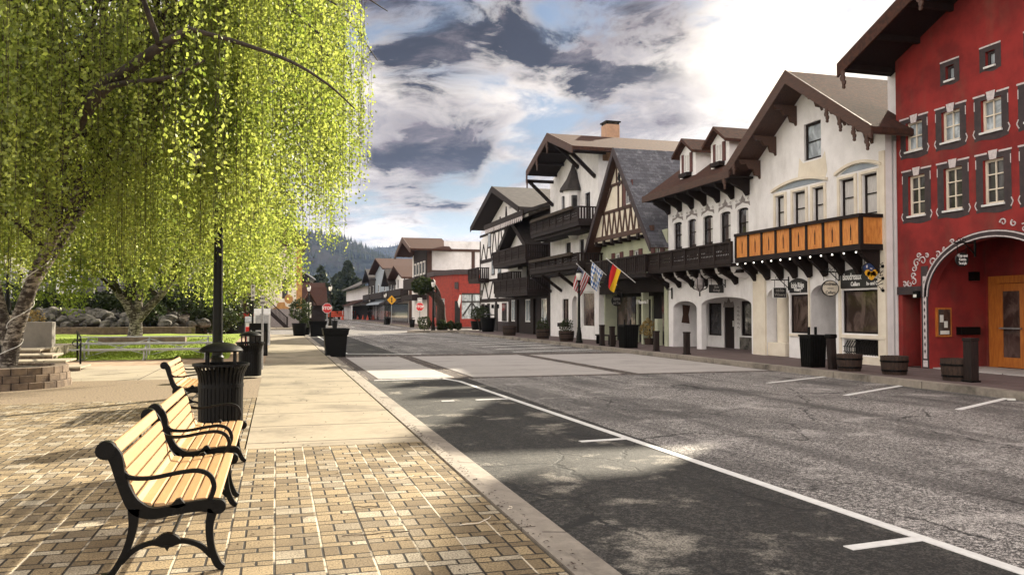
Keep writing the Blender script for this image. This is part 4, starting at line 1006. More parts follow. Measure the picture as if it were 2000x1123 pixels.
def mini_bin(label, px, Y, h, w, zb=0., X=None, grp='plain black litter bins'):
    x = Q(px, 608, Y)[0] if X is None else X
    s = thing('litter_bin', label, 'litter bin', (x, Y, zb), grp)
    q = MB().lathe(x, Y, [(w*.38,0),(w*.4,.04),(w*.5,h*.72),(w*.54,h*.74),(w*.54,h*.80),(w*.46,h*.80),(w*.44,h*.7)], 20, zb); part('body', q, M['black_plastic'], s, smooth=35)
    part('lid_post', MB().box(x-.02,x+.02,Y-w*.34,Y-w*.30,zb+h*.76,zb+h*.95), M['iron'], s); part('lid_post', MB().box(x-.02,x+.02,Y+w*.30,Y+w*.34,zb+h*.76,zb+h*.95), M['iron'], s)
    part('lid', MB().lathe(x, Y, [(w*.46,h*.94),(w*.44,h*.98),(w*.1,h*1.02)], 20, zb), M['iron'], s, smooth=35); return s
mini_bin('small black litter bin right of the left stop sign', 654, 81, .95, .55)
mini_bin('small black litter bin below the yellow diamond sign', 757, 103, 1.0, .75, grp='plain black litter bins')
mini_bin('small black litter bin left of the right stop sign', 805, 84, 1.0, .6)
# barricades and cones
for px, Y, w, lb in ((657,178,3.4,'orange barricade left of centre across the far end of the street'), (684,182,2.4,'orange barricade right of the first one at the far end')):
    x, z = Q(px, 612, Y); s = thing('barricade', lb, 'barricade', (x, Y, 0), 'orange barricades closing the street')
    for k in range(3): part('board', MB().box(x-w/2, x+w/2, Y, Y+.05, .5+.42*k, .82+.42*k), M['orange_plastic'], s)
    part('frame', MB().box(x-w*.4,x-w*.36,Y-.1,Y+.3,0,1.8).box(x+w*.36,x+w*.4,Y-.1,Y+.3,0,1.8), M['white_paint'], s)
for i, (px, Y) in enumerate(((699,165),(709,160),(718,155),(669,170))):
    x, z = Q(px, 612, Y); s = thing('traffic_cone', ('orange cone farthest left of the row of three', 'middle orange cone of the row of three', 'orange cone farthest right of the row of three', 'lone orange cone between the two barricades')[i], 'traffic cone', (x, Y, 0), 'traffic cones at the far end')
    part('cone', MB().lathe(x, Y, [(.28,.03),(.05,.95),(.01,.96)], 12), M['orange_plastic'], s, smooth=40); part('base', MB().box(x-.34,x+.34,Y-.34,Y+.34,-.06,.03), M['orange_plastic'], s)
# island: old trunk sculpture with wrapped lights, topiary, and low plants
x, _ = Q(853, 608, 67.5)
s = thing('tree_snag', 'thick dark leaning tree trunk on the traffic island', 'tree', (x, 67.5, 0))
part('trunk', MB().tube(smooth([(x+.5,67.5,0),(x+.35,67.5,1.2),(x+.3,67.5,2.2),(x-.35,67.5,3.1),(x-1.1,67.5,3.4)], 5), [.46-.012*i for i in range(21)], 12), M['cushion'], s, smooth=True)
part('branch', MB().tube(smooth([(x+.3,67.5,2.2),(x+.1,67.6,3.3),(x-.4,67.6,4.2)], 4), [.22-.015*i for i in range(9)], 8), M['cushion'], s, smooth=True)
bush(s, x-1.1, 67.5, 3.75, .95, 1500, .22, M['shrub'], 12, .7)
for i, (px, r) in enumerate(((829,.55),(862,.4),(880,.35),(895,.3))):
    xx = Q(px, 608, 67)[0]; s = thing('shrub', ('bushy dark shrub left of the big trunk on the island', 'low shrub at the foot of the big trunk', 'low shrub right of the trunk near the island lamp', 'smallest shrub at the right end of the island')[i], 'shrub', (xx, 67, 0), 'island shrubs')
    part('stem', MB().tube([(xx,67,0),(xx,67,r)], .05, 5), M['cushion'], s); bush(s, xx, 67, r*1.1+.1, r, 600, .15, M['shrub'], 90+i)
# ================================================================== RIGHT SIDE
def grid(mb, X, y0, y1, z0, z1, holes, d=.2):
    ys = sorted({y0, y1, *[v for h in holes for v in h[:2] if y0 < v < y1]})
    for a, b in zip(ys, ys[1:]):
        ym = (a+b)/2; hs = sorted((max(h[2], z0), min(h[3], z1)) for h in holes if h[0] < ym < h[1]); z = z0
        for ha, hb in hs:
            if ha > z: mb.box(X, X+d, a, b, z, ha)
            z = max(z, hb)
        if z < z1: mb.box(X, X+d, a, b, z, z1)
    return mb
def gable_piece(mb, X, d, z0, roof, y0, y1, hole, yc):
    """wall under a roofline roof(y) (peak at yc), around one hole"""
    def col(a, b, zb, top=None):
        ys = [a, b]+([yc] if a < yc < b else []); ys.sort()
        pts = [(a, zb), (b, zb)]+[(y, min(roof(y), top) if top else roof(y)) for y in ys[::-1]]
        mb.prism(pts, 'x', X, X+d)
    if hole:
        a, b, c_, e = hole; col(y0, a, z0); col(b, y1, z0); col(a, b, e); mb.box(X, X+d, a, b, z0, c_)
    else: col(y0, y1, z0)
def win(par, X, y0, y1, z0, z1, fm='brown_wood', pm_='glass', nx=1, nz=2, fw=.055, dep=.12, th=.03, name='window'):
    f = MB(); a, b = X+dep-.04, X+dep
    f.box(a, b, y0, y1, z0, z0+fw).box(a, b, y0, y1, z1-fw, z1).box(a, b, y0, y0+fw, z0+fw, z1-fw).box(a, b, y1-fw, y1, z0+fw, z1-fw)
    for i in range(1, nx): y = y0+(y1-y0)*i/nx; f.box(a+.005, b, y-th/2, y+th/2, z0+fw, z1-fw)
    for i in range(1, nz): z = z0+(z1-z0)*i/nz; f.box(a+.003, b-.002, y0+fw, y1-fw, z-th/2, z+th/2)
    w = part(name, f, M[fm], par)
    part('pane', MB().box(b+.004, b+.02, y0+.01, y1-.01, z0+.01, z1-.01), M[pm_], w); return w
def shutters(par, X, y0, y1, z0, z1, w, m='shutter'):
    for a, b in ((y0-w, y0-.01), (y1+.01, y1+w)):
        q = MB().box(X-.045, X-.01, a, b, z0, z1)
        for k in range(3): zz = z0+(z1-z0)*(k+.25)/3; q.box(X-.055, X-.045, a+.04, b-.04, zz, zz+(z1-z0)*.16)
        part('shutter', q, M[m], par)
def archfill(mb, X, y0, y1, zs, zt, d=.2, n=10, rise=1.0):
    """spandrels that turn the rectangular hole top (zs..zt) into a low arch"""
    yc = (y0+y1)/2; hw = (y1-y0)/2
    for s in (-1, 1):
        pts = [(yc+s*hw, zt)]
        for k in range(n+1):
            a = k/n*math.pi/2; pts.append((yc+s*hw*math.cos(a), zs+(zt-zs)*math.sin(a)*rise))
        pts.append((yc, zt)); 
        if rise >= 1: pts.pop()
        mb.prism(pts, 'x', X, X+d)
def railing(par, X, y0, y1, z0, z1, m='dark_wood', step=.11, posts=1.2, panel=None, side=None, name='railing', base=.14):
    """balcony front along the street at x=X, and a return to the wall (side = x of wall) at y0"""
    q = MB().box(X-.06, X+.07, y0, y1, z1-.07, z1).box(X-.03, X+.05, y0, y1, z0, z0+base)
    n = max(2, round((y1-y0)/posts)+1)
    for i in range(n): y = y0+(y1-y0)*i/(n-1); q.box(X-.05, X+.05, y-.05, y+.05, z0+.01, z1-.01)
    k = int((y1-y0)/step)
    for i in range(k):
        y = y0+(y1-y0)*(i+.5)/k; w = step*.36; zm = (z0+z1)/2
        q.prism([(y-w, z0+base), (y+w, z0+base), (y+w, zm-.14), (y+w*.45, zm-.07), (y+w, zm), (y+w*.45, zm+.07), (y+w, zm+.14), (y+w, z1-.07), (y-w, z1-.07), (y-w, zm+.14), (y-w*.45, zm+.07), (y-w, zm), (y-w*.45, zm-.07), (y-w, zm-.14)], 'x', X, X+.03)
    if side:
        q.box(X+.07, side, y0-.04, y0+.05, z1-.07, z1).box(X+.07, side, y0-.02, y0+.04, z0, z0+base)
        kk = max(2, int((side-X)/step))
        for i in range(kk):
            x = X+.1+(side-X-.1)*(i+.5)/kk; q.box(x-step*.33, x+step*.33, y0, y0+.025, z0+base, z1-.07)
    return part(name, q, M[m], par)
def bracket(q, X, Xw, y, z, h, w=.16):
    q.prism([(X+.1, z), (Xw, z), (Xw, z-h), (Xw-.10, z-h-.06), (Xw-.24, z-h*.78), (X+.16, z-.16)], 'y', y-w/2, y+w/2)
def barge_roof(par, X0, X1, ya, za, yc, zc, yb, zb, th=.16, m='roof_brown', soffit='dark_wood', trim='brown_wood', name='roof'):
    """street gable: eave a (near), peak c, eave b (far), from x=X0 (overhang) back to X1"""
    part(name, MB().prism([(ya,za),(yc,zc),(yb,zb),(yb,zb+th),(yc,zc+th*1.1),(ya,za+th)], 'x', X0+.06, X1), M[m], par)
    part('soffit', MB().prism([(ya+.03,za-.05),(yc,zc-.055),(yb-.03,zb-.05),(yb-.03,zb-.002),(yc,zc-.002),(ya+.03,za-.002)], 'x', X0+.06, X1-.3), M[soffit], par)
    part('barge_board', MB().prism([(ya-.02,za-.2),(yc,zc-.24),(yb+.02,zb-.2),(yb+.02,zb+th+.02),(yc,zc+th+.05),(ya-.02,za+th+.02)], 'x', X0, X0+.06), M[trim], par)
def scroll_drop(q, X, y, z, s):
    for k, (dy, dz, r) in enumerate(((0,0,.07),(.02,-.12,.09),(-.02,-.25,.07),(.0,-.36,.05))):
        q.prism([(y+dy*s+r*s*math.cos(a*.785), z+dz*s+r*s*1.15*math.sin(a*.785)) for a in range(8)], 'x', X+.008*k, X+.05+.008*k)
# ------------------------------------------------------------------ RED BUILDING
XR = 17.25
rb = thing('red_building', 'tall red building with painted window surrounds and a big arched portal', 'building', (XR, 13, 0))
yL, yE = 19.82, 5.0; yc, zc = 12.4, 12.0
roofz = lambda y: 12.0-.41*abs(y-yc)
c6 = crop(1720, 60, .3386)
rows = [[(375,205,422,282,330,180,445,330),(603,112,660,205,570,90,690,215)],
        [(145,530,240,690,115,508,270,735),(350,460,458,640,310,432,490,685),(580,385,695,575,537,352,735,625)],
        [(160,840,255,1070,122,805,285,1110),(365,785,470,1035,322,752,505,1080),(590,735,712,990,550,700,755,1045)]]
holes = []; sur = []
for ri, row in enumerate(rows):
    lst = []
    for w in row:
        h = rect(XR, *c6(*w[:4])); s_ = rect(XR, *c6(*w[4:])); lst.append((list(h), list(s_)))
    zs = [sum(l[k][j] for l in lst)/len(lst) for k in (0, 1) for j in (2, 3)]
    wy = sum(l[0][1]-l[0][0] for l in lst)/len(lst)*.5; sy = sum(l[1][1]-l[1][0] for l in lst)/len(lst)*.5
    cs = [(l[0][0]+l[0][1])/2 for l in lst]; stp = (cs[0]-cs[-1])/(len(cs)-1)
    for k in range(3): cs.append(cs[len(lst)-1]-stp*(k+1))
    for c_ in cs:
        holes.append((c_-wy, c_+wy, zs[0], zs[1], ri)); sur.append((c_-sy, c_+sy, zs[2], zs[3]))
PA, PB, PS, PT = 14.55, 18.66, 2.05, 3.50                       # portal
DH = (18.98, 19.66, ZS, 2.12)                                    # small side doorway
hh = [h[:4] for h in holes]
wl = grid(MB(), XR, yE, yL, ZS-.1, 8.85, hh+[(PA, PB, ZS-.2, PT), DH], .25)
gable_piece(wl, XR, .25, 8.85, lambda y: max(roofz(y), 8.86), yE, yL, None, yc)
archfill(wl, XR, PA, PB, PS, PT, .25, 14)
wl.box(XR+.25, 19.4, PB, PB+.2, ZS-.1, 3.9).box(19.2, 19.4, PA-.3, PB, ZS-.1, 3.9).box(XR+.25, 19.4, PA-.3, PB+.2, 3.7, 3.9).box(XR+.25, 19.4, PA-.3, PA, ZS-.1, 3.7)
wl.box(17.9, 27, yL-.12, yL, 0, 8.8).box(17.9, 27, yE, yE+.2, 0, 8.8)
part('wall', wl, M['plaster_red'], rb)
part('dark_inside', MB().box(XR+.7, XR+.8, yE+.2, yL-.15, 3.92, 8.8), M['interior'], rb)
for (a, b, c_, e, ri), s_ in zip(holes, sur):
    w = win(rb, XR, a, b, c_, e, 'cream' if ri else 'grey_trim', ('glass_sky', 'glass_sky', 'glass')[ri], (1, 2, 2)[ri], (1, 2, 3)[ri], .06)
    part('sill', MB().box(XR-.05, XR+.02, a-.03, b+.03, c_-.05, c_), M['white_paint'], w)
    q = MB()
    A, B, Z0, Z1 = s_
    wv = lambda y, k: .03*math.sin(y*9+k)
    bot = [(A+(B-A)*k/8, Z0+wv(k*1.3, 1)) for k in range(9)]
    q.prism([(A, c_)]+bot[:]+[(B, c_)], 'x', XR-.006, XR-.001); q.prism([(A-.02*0, e), (B, e), (B, Z1), (A, Z1)], 'x', XR-.006, XR-.001)
    q.prism([(A, c_), (a, c_), (a, e), (A, e)], 'x', XR-.006, XR-.001); q.prism([(b, c_), (B, c_), (B, e), (b, e)], 'x', XR-.006, XR-.001)
    p_ = part('painted_surround', q, M['grey_trim'], w)
    g = MB(); ym = (A+B)/2; hw = .10
    if ri:
        g.prism([(ym-.14*.7, Z1-.17), (ym+.14*.7, Z1-.17), (ym+.14, Z1+.06), (ym-.14, Z1+.06)], 'x', XR-.012, XR-.007)
        for s in (-1, 1):
            y1_ = ym+s*.18; y2_ = ym+s*((B-A)/2+.03)
            g.box(XR-.012, XR-.007, y1_, y2_, Z1-.02, Z1+.025)
            ye = ym+s*((B-A)/2-.01)
            pts = [(ye, c_+.1), (ye+s*.05, c_), (ye+s*.0, c_-.1), (ye-s*.02, Z0+.1)]
            for p, r_ in zip(pts, pts[1:]): g.bar((XR-.009, *p), (XR-.009, *r_), .03, .005, (1,0,0))
            g.box(XR-.012, XR-.007, ye-.012, ye+.012, Z1-.35, Z1-.12)
    else: g.box(XR-.012, XR-.007, A, B, Z1-.0, Z1+.04)
    part('painted_scroll', g, M['mural_white'], p_)
# portal: moulding, doors, side wall things
mo = MB(); mg = MB(); ycp = (PA+PB)/2; hwp = (PB-PA)/2
for k in range(28):
    a0, a1 = math.pi*k/28, math.pi*(k+1)/28
    def ap(a, o): return (ycp+(hwp+o)*math.cos(a), PS+(PT-PS+o)*math.sin(a))
    mg.prism([ap(a0, .0), ap(a0, .2), ap(a1, .2), ap(a1, .0)], 'x', XR-.03, XR-.001)
    mo.prism([ap(a0, .02), ap(a0, .05), ap(a1, .05), ap(a1, .02)], 'x', XR-.045, XR-.031); mo.prism([ap(a0, .15), ap(a0, .185), ap(a1, .185), ap(a1, .15)], 'x', XR-.045, XR-.031)
pa_ = part('portal_arch', mg, M['grey_trim'], rb); part('arch_bead', mo, M['mural_white'], pa_)
cq = MB().box(XR-.02, XR-.002, PB+.02, PB+.26, ZS, 2.9); cc = part('painted_column', cq, M['grey_trim'], rb)
cs_ = MB().box(XR-.03, XR-.021, PB+.07, PB+.19, .35, 2.62).box(XR-.03, XR-.021, PB+.05, PB+.21, .12, .3)
part('painted_panel', cs_, M['mural_white'], cc)
dm = MB()
for k in range(11): zz = .55+k*.19; dm.prism([(PB+.13, zz-.07), (PB+.16, zz), (PB+.13, zz+.07), (PB+.1, zz)], 'x', XR-.036, XR-.031)
part('panel_ornament', dm, M['grey_trim'], cc)
sc = MB(); rk = random.Random(8)
def curl(q, X, y, z, r, s, th=.022, turns=1.4, a0=0.):
    pts = [(X, y+s*r*(1-k/16)*math.cos(a0+k*turns*.4), z+r*(1-k/16)*math.sin(a0+k*turns*.4)) for k in range(13)]
    q.tube(pts, [th*(1-.04*k) for k in range(13)], 5)
for y, z, r, s, a in ((18.85,3.05,.13,1,0),(19.08,3.0,.12,-1,1),(19.18,2.85,.1,1,2),(19.22,2.65,.09,-1,0),(19.2,2.48,.11,1,1),(19.35,2.42,.1,-1,2),(19.45,2.3,.12,1,0),(19.32,2.22,.08,1,3),(19.55,2.42,.08,1,1),
                      (18.5,3.0,.12,-1,0),(18.3,3.18,.1,1,1),(18.05,3.3,.08,-1,2),(17.8,3.5,.07,1,0),(16.2,3.85,.1,1,0),(15.9,3.8,.09,-1,2),(15.6,3.65,.12,1,1),(15.2,3.5,.1,-1,0),(18.7,3.18,.07,1,1),(19.0,3.2,.08,-1,0)):
    curl(sc, XR-.012, y, z, r, s, a0=a)
part('painted_scroll_piece', sc, M['mural_white'], rb)
sd_ = part('side_door', MB().box(XR+.9, XR+.95, DH[0]-.1, DH[1]+.1, ZS, 2.15), M['interior'], rb); part('handle', MB().box(XR+.86, XR+.9, 19.1, 19.14, 1.0, 1.2), M['steel'], sd_)
part('lintel', MB().box(XR-.04, XR-.001, DH[0]-.06, yL, 2.125, 2.35), M['grey_trim'], rb)
part('doorway_lining', MB().box(XR+.25, XR+.95, DH[1], DH[1]+.06, ZS, 2.2).box(XR+.25, XR+.95, DH[0]-.08, DH[0], ZS, 2.2).box(XR+.25, XR+.95, DH[0], DH[1], 2.13, 2.2), M['plaster_red'], rb)
XD = 19.14
part('door_surround', MB().box(XD-.02, XD+.05, 14.8, 18.5, 2.42, 2.62).box(XD-.02, XD+.05, 18.2, 18.5, ZS, 2.42), M['door_wood'], rb)
for i, y0 in enumerate((17.3, 16.38, 15.46)):
    y1 = y0+.88; dq = MB().box(XD-.05, XD, y0, y0+.17, ZS+.05, 2.4).box(XD-.05, XD, y1-.17, y1, ZS+.05, 2.4).box(XD-.05, XD, y0+.17, y1-.17, 2.2, 2.4).box(XD-.05, XD, y0+.17, y1-.17, ZS+.05, .4)
    dd = part('door', dq, M['door_wood'], rb); part('pane', MB().box(XD-.03, XD-.01, y0+.17, y1-.17, .4, 2.2), M['glass_shop'], dd)
    if i == 0: part('push_bar', MB().box(XD-.12, XD-.06, y0+.1, y1-.1, 1.17, 1.21), M['steel'], dd)
    else:
        part('handle', MB().box(XD-.12, XD-.05, y1-.78, y1-.72, .9, 1.35), M['iron'], dd)
        part('notice', MB().box(XD-.036, XD-.031, y0+.36, y0+.58, 1.62, 1.9), M['paper'], dd); part('notice', MB().box(XD-.036, XD-.031, y0+.22, y0+.62, .75, 1.28), M['paper'], dd)
part('threshold', MB().box(XR+.1, 19.2, PA, PB, ZS-.05, ZS+.03), M['cross'], rb)
nb = part('notice_case', MB().box(17.45, 17.95, PB-.06, PB-.001, .95, 1.75), M['door_wood'], rb); part('pane', MB().box(17.5, 17.9, PB-.07, PB-.061, 1.0, 1.7), M['glass_shop'], nb)
part('paper', MB().box(17.54, 17.66, PB-.075, PB-.071, 1.35, 1.55).box(17.68, 17.8, PB-.075, PB-.071, 1.2, 1.38).box(17.55, 17.85, PB-.075, PB-.071, 1.02, 1.12), M['paper'], nb)
part('letter_box', MB().box(18.15, 18.8, PB-.2, PB-.001, 1.0, 1.22), M['iron'], rb, .01)
part('wall_lamp', MB().box(18.6, 18.8, PB-.2, PB-.001, 2.5, 2.75), M['iron'], rb); 
dl = part('house_number_lamp', MB().box(XR-.16, XR-.03, PB+.26, PB+.42, 2.02, 2.22), M['iron'], rb, .01); part('lamp_glass', MB().box(XR-.165, XR-.1, PB+.28, PB+.40, 2.04, 2.12), M['lantern_glass'], dl)
X0 = 15.75; za = roofz(21.0); barge_roof(rb, X0, 27, yc-(20.45-yc), roofz(20.45), yc, zc, 20.45, roofz(20.45), .18, 'roof_brown', 'dark_wood', 'roof_brown')
rf = MB()
for k in range(14): y = 20.1-k*1.2; rf.bar((X0+.1, y, roofz(y)-.12), (XR+.1, y, roofz(y)-.12), .12, .16)
part('rafter', rf, M['dark_wood'], rb)
for y in (20.2, 17.2, 14):
    q = MB(); scroll_drop(q, X0-.02, y, roofz(y)-.25, 1.1); part('roof_ornament', q, M['brown_wood'], rb)
# small hanging sign of the tea shop
def hang(label, px0, py0, px1, py1, pxw, Xw, shape='rect', face='sign_black', border='white_paint', lines=(), lm='letter', grp=None, arm=None, name='hanging_sign', up=.25):
    Yw = P(pxw, py0, Xw)[0]; x0, zt = Q(px0, py0, Yw); x1, zb = Q(px1, py1, Yw)
    s = thing(name, label, 'sign', (Xw, Yw, 0), grp); xm, zm, w, h = (x0+x1)/2, (zt+zb)/2, abs(x1-x0)/2, (zt-zb)/2
    if shape == 'rect': o = [(xm-w, zm-h), (xm+w, zm-h), (xm+w, zm+h), (xm-w, zm+h)]
    else: o = [(xm+w*math.cos(k*math.pi/12), zm+h*math.sin(k*math.pi/12)) for k in range(24)]
    sc_ = lambda f: [(xm+(a-xm)*f, zm+(b-zm)*f) for a, b in o]
    b_ = part('sign_border', MB().prism(o, 'y', Yw-.02, Yw+.02), M[border], s)
    part('sign_face', MB().prism(sc_(.9), 'y', Yw-.026, Yw-.021), M[face], b_)
    q = MB().bar((Xw, Yw, zt+up), (xm-w-.05, Yw, zt+up), .03).bar((Xw, Yw, zt+up-.3), (Xw-.35, Yw, zt+up), .022).bar((Xw-.01, Yw, zt+up-.35), (Xw-.01, Yw, zt+up+.12), .04)
    q.bar((xm-w*.7, Yw, zt-.02), (xm-w*.7, Yw, zt+up), .014).bar((xm+w*.7, Yw, zt-.02), (xm+w*.7, Yw, zt+up), .014)
    for k in range(3): curl(q, 0, 0, 0, .07, 1) if False else q.tube([(xm-w*.4+k*w*.4+.05*math.cos(j*.9), Yw, zt+up+.07+.05*math.sin(j*.9)) for j in range(8)], .009, 4)
    part('bracket', q, M['iron'], s)
    n = len(lines)
    for i, l_ in enumerate(lines):
        sz = 2*h*.8/n; wd = len(l_)*sz*.5
        t_ = text(l_, sz*.95, M[lm], None, (xm, Yw-.027, zt-h*.2-2*h*.8*(i+.5)/n), 'y', .002, .003, squash=min(1., 2*w*.84/wd)); t_.parent = b_
    return s
hang('small dark oval sign lettered Cup and Kettle before the red portal arch', 1866, 493, 1891, 521, 1905, XR, 'oval', 'sign_black', 'sign_black', ('Cup and','Kettle','Tea and gifts'), 'letter')

# ------------------------------------------------------------------ WHITE GABLED BUILDING
XW = 16.9
wg = thing('white_gabled_building', 'white gabled building with orange boarded balcony and shop windows', 'building', (XW, 23.3, 0))
y0w, y1w = 19.86, 26.72
c2 = crop(1240, 120, .5344); c3 = crop(1460, 480, .2494)
wins = [rect(XW, *c2(*w)) for w in ((517,497,548,612),(581,487,625,600),(653,460,692,585),(752,432,803,565),(833,410,888,553))]
ztop = max(w[3] for w in wins[:3]); ztop2 = max(w[3] for w in wins[3:])
wins = [(a, b, 4.0, ztop) for a, b, c_, e in wins[:3]]+[(a, b, 4.0, ztop2) for a, b, c_, e in wins[3:]]
att = rect(XW, *c2(618,222,680,358))
apY = 23.25; apZ = P(1527, 152, 15.9)[1]; eaZ = P(1410, 345, 15.9)[1]; eY = P(1410, 345, 15.9)[0]
slope = (apZ-eaZ)/(eY-apY); rz = lambda y: apZ-slope*abs(y-apY)
D = rect(XW, 1645, 566, 1729, 652); B_ = rect(XW, 1544, 575, 1579, 651); A_ = rect(XW, 1498, 562, 1541, 690); C_ = rect(XW, 1584, 556, 1633, 700); GR = rect(XW, 1649, 663, 1728, 694)
A_ = (A_[0], A_[1], -.2, A_[3]); C_ = (C_[0], C_[1], -.2, C_[3])
wl = grid(MB(), XW, y0w, y1w, ZS-.1, 6.3, wins+[D, B_, A_, C_, GR], .22)
gable_piece(wl, XW, .22, 6.3, lambda y: max(rz(y)-.04, 6.31), y0w, y1w, att, apY)
for h in (A_, C_): archfill(wl, XW, h[0], h[1], h[3]-.35, h[3], .22, 8)
wl.box(XW+1.5, XW+1.6, A_[0]-.5, y1w, 0, 3).box(XW+1.5, XW+1.6, C_[0]-.3, C_[1]+.3, 0, 3)
for h in (A_, C_): wl.box(XW+.22, XW+1.5, h[0]-.1, h[0], 0, 3).box(XW+.22, XW+1.5, h[1], h[1]+.1, 0, 3).box(XW+.22, XW+1.5, h[0], h[1], h[3]+.02, h[3]+.1)
wl.box(XW+.3, 26, y0w, y0w+.12, 0, 6.6).box(XW+.3, 26, y1w-.12, y1w, 0, 6.6)
part('wall', wl, M['stucco'], wg)
part('dark_inside', MB().box(XW+.6, XW+.7, y0w+.15, y1w-.15, 3.1, 6.3).box(XW+.6, XW+.7, att[0]-.3, att[1]+.3, att[2]-.3, att[3]+.3).box(XW+.8, XW+.9, D[0]-.05, D[1]+.05, .9, 2.5).box(XW+.4, XW+.5, GR[0], GR[1], GR[2], GR[3]), M['interior'], wg)
for a, b, c_, e in wins:
    win(wg, XW, a, b, c_, e, 'dark_wood', 'curtain', 1, 3, .06)
w = win(wg, XW, *att, 'dark_wood', 'glass_sky', 1, 2, .08)
# cream pilasters and mouldings
tq = MB()
def pil(y0, y1, z0, z1, p=.05): tq.box(XW-p, XW-.001, y0, y1, z0, z1)
pil(y0w, y0w+.32, ZS, 3.0, .06); pil(y0w, y0w+.22, 3.0, 6.3); pil(A_[1]+.02, y1w, ZS, 3.0, .07)
pil(B_[0]-.1, B_[0]-.02, ZS, 2.9, .03); pil(D[0]-.04, D[1]+.06, D[2]-.14, D[2]-.04, .08); pil(D[1]+.03, D[1]+.13, ZS, 2.6, .04); pil(D[0]-.3, D[1]+.1, ZS, ZS+.22, .12)
pil(B_[0]-.03, B_[1]+.03, B_[2]-.1, B_[2]-.02, .05)
for grp in (wins[:3], wins[3:]):
    a, b, zt = grp[-1][0], grp[0][1], grp[0][3]
    if a > b: a, b = grp[0][0], grp[-1][1]
    a = min(w[0] for w in grp)-.2; b = max(w[1] for w in grp)+.2; ym = (a+b)/2; n = 12
    for k in range(n):
        ya, yb = a+(b-a)*k/n, a+(b-a)*(k+1)/n; f = lambda y: zt+.16+.22*(1-((y-ym)/((b-a)/2))**2)
        tq.prism([(ya, f(ya)), (yb, f(yb)), (yb, f(yb)+.09), (ya, f(ya)+.09)], 'x', XW-.10, XW-.001)
    for w in grp: pil(w[0]-.12, w[0]-.02, 4.0, zt+.1, .05); pil(w[1]+.02, w[1]+.12, 4.0, zt+.1, .05); tq.box(XW-.055, XW-.001, w[0]-.02, w[1]+.02, zt+.02, zt+.1)
part('moulding', tq, M['cream'], wg)
q = MB()
for grp in (wins[:3], wins[3:]):
    a = min(w[0] for w in grp); b = max(w[1] for w in grp); zt = grp[0][3]; ym = (a+b)/2; pts = [(a, zt+.17), (b, zt+.17)]+[(b-(b-a)*k/8, zt+.17+.19*(1-((b-(b-a)*k/8-ym)/((b-a)/2))**2)) for k in range(1, 8)]
    q.prism(pts, 'x', XW-.015, XW-.001)
part('blue_panel', q, M['blue_grey'], wg)
q = MB(); am = (att[0]+att[1])/2; q.prism([(att[0]-.3, att[2]-.5), (att[0]-.2, att[2]-.7), (am, att[2]-.58), (att[1]+.2, att[2]-.7), (att[1]+.35, att[2]-.5), (att[1]+.25, att[2]+.15), (att[1]+.06, att[2]-.05), (att[0]-.06, att[2]-.05), (att[0]-.2, att[2]+.15)], 'x', XW-.01, XW-.001)
pn = part('painted_cartouche', q, M['cream'], wg)
# roof
nY = 2*apY-eY
barge_roof(wg, 15.9, 27, nY, rz(nY), apY, apZ, eY, rz(eY), .16, 'roof_brown', 'brown_wood', 'brown_wood')
q = MB()
for y in (20.4, 21.6, 22.7, 24.1, 25.3, 26.3):
    z = rz(y)-.2; q.prism([(16.0, z+.05), (16.1, z-.12), (16.3, z-.1), (16.42, z-.28), (16.6, z-.28), (16.68, z-.5), (16.85, z-.52), (16.9, z-.62), (16.9, z+.05)], 'y', y-.06, y+.06)
part('carved_bracket', q, M['brown_wood'], wg)
for y in (nY+.15, nY+.7, nY+1.3, nY+1.9, eY-.15, eY-.8):
    q = MB(); scroll_drop(q, 15.88, y, rz(y)-.22, .9); part('roof_ornament', q, M['brown_wood'], wg)
o = part('roof_light_box', MB().box(17.6, 18.4, 20.05, 20.55, 6.2, 9.35), M['stucco'], wg)
# balcony with orange panels
XB = 16.12; zb0, zb1 = P(1683, 493, XB)[1]+.0, P(1683, 423, XB)[1]; zb0 = 3.42; zb1 = 4.46
bl_ = thing('balcony', 'balcony with glowing orange timber panels on the white gabled building', 'balcony', (XB, 23.3, 3.4)); bl_['category'] = 'balcony'
del bl_['category']; del bl_['label']; bl_.parent = wg; bl_.matrix_parent_inverse = Matrix.Translation(-wg.location)
bpy.data.objects.remove(bl_)
yb0, yb1 = 19.98, 26.66
fr = MB().box(XB-.09, XB+.1, yb0-.06, yb1, zb1-.1, zb1).box(XB-.05, XB+.08, yb0-.04, yb1, zb0, zb0+.17).box(XB+.08, XW, yb0-.02, yb1, zb0+.02, zb0+.12).box(XB+.1, XW, yb0-.06, yb0+.06, zb1-.1, zb1).box(XB+.08, XW, yb0-.04, yb0+.04, zb0, zb0+.17)
npn = 8; fr.box(XB-.045, XB+.06, yb0-.045, yb0+.05, zb0+.17, zb1-.1)
for i in range(1, npn+1): y = yb0+(yb1-yb0)*i/npn; fr.box(XB-.035, XB+.05, y-.05, y+.05, zb0+.17, zb1-.1)
bal = part('balcony', fr, M['dark_wood'], wg)
for i in range(npn):
    a = yb0+(yb1-yb0)*i/npn+.05; b = yb0+(yb1-yb0)*(i+1)/npn-.05; q = MB(); k = 5
    for j in range(k): q.box(XB-.005, XB+.02, a+(b-a)*j/k+.004, a+(b-a)*(j+1)/k-.004, zb0+.17, zb1-.1)
    part('orange_panel', q, M['orange'], bal)
    ct = MB(); ym = (a+b)/2; ct.prism([(ym-.02, zb0+.3), (ym+.02, zb0+.3), (ym+.03, zb1-.4), (ym, zb1-.25), (ym-.03, zb1-.4)], 'x', XB-.008, XB-.0055); part('cut_out', ct, M['dark_wood'], bal)
part('orange_panel', MB().box(XB+.08, XW-.02, yb0-.01, yb0+.02, zb0+.17, zb1-.1), M['orange'], bal)
q = MB()
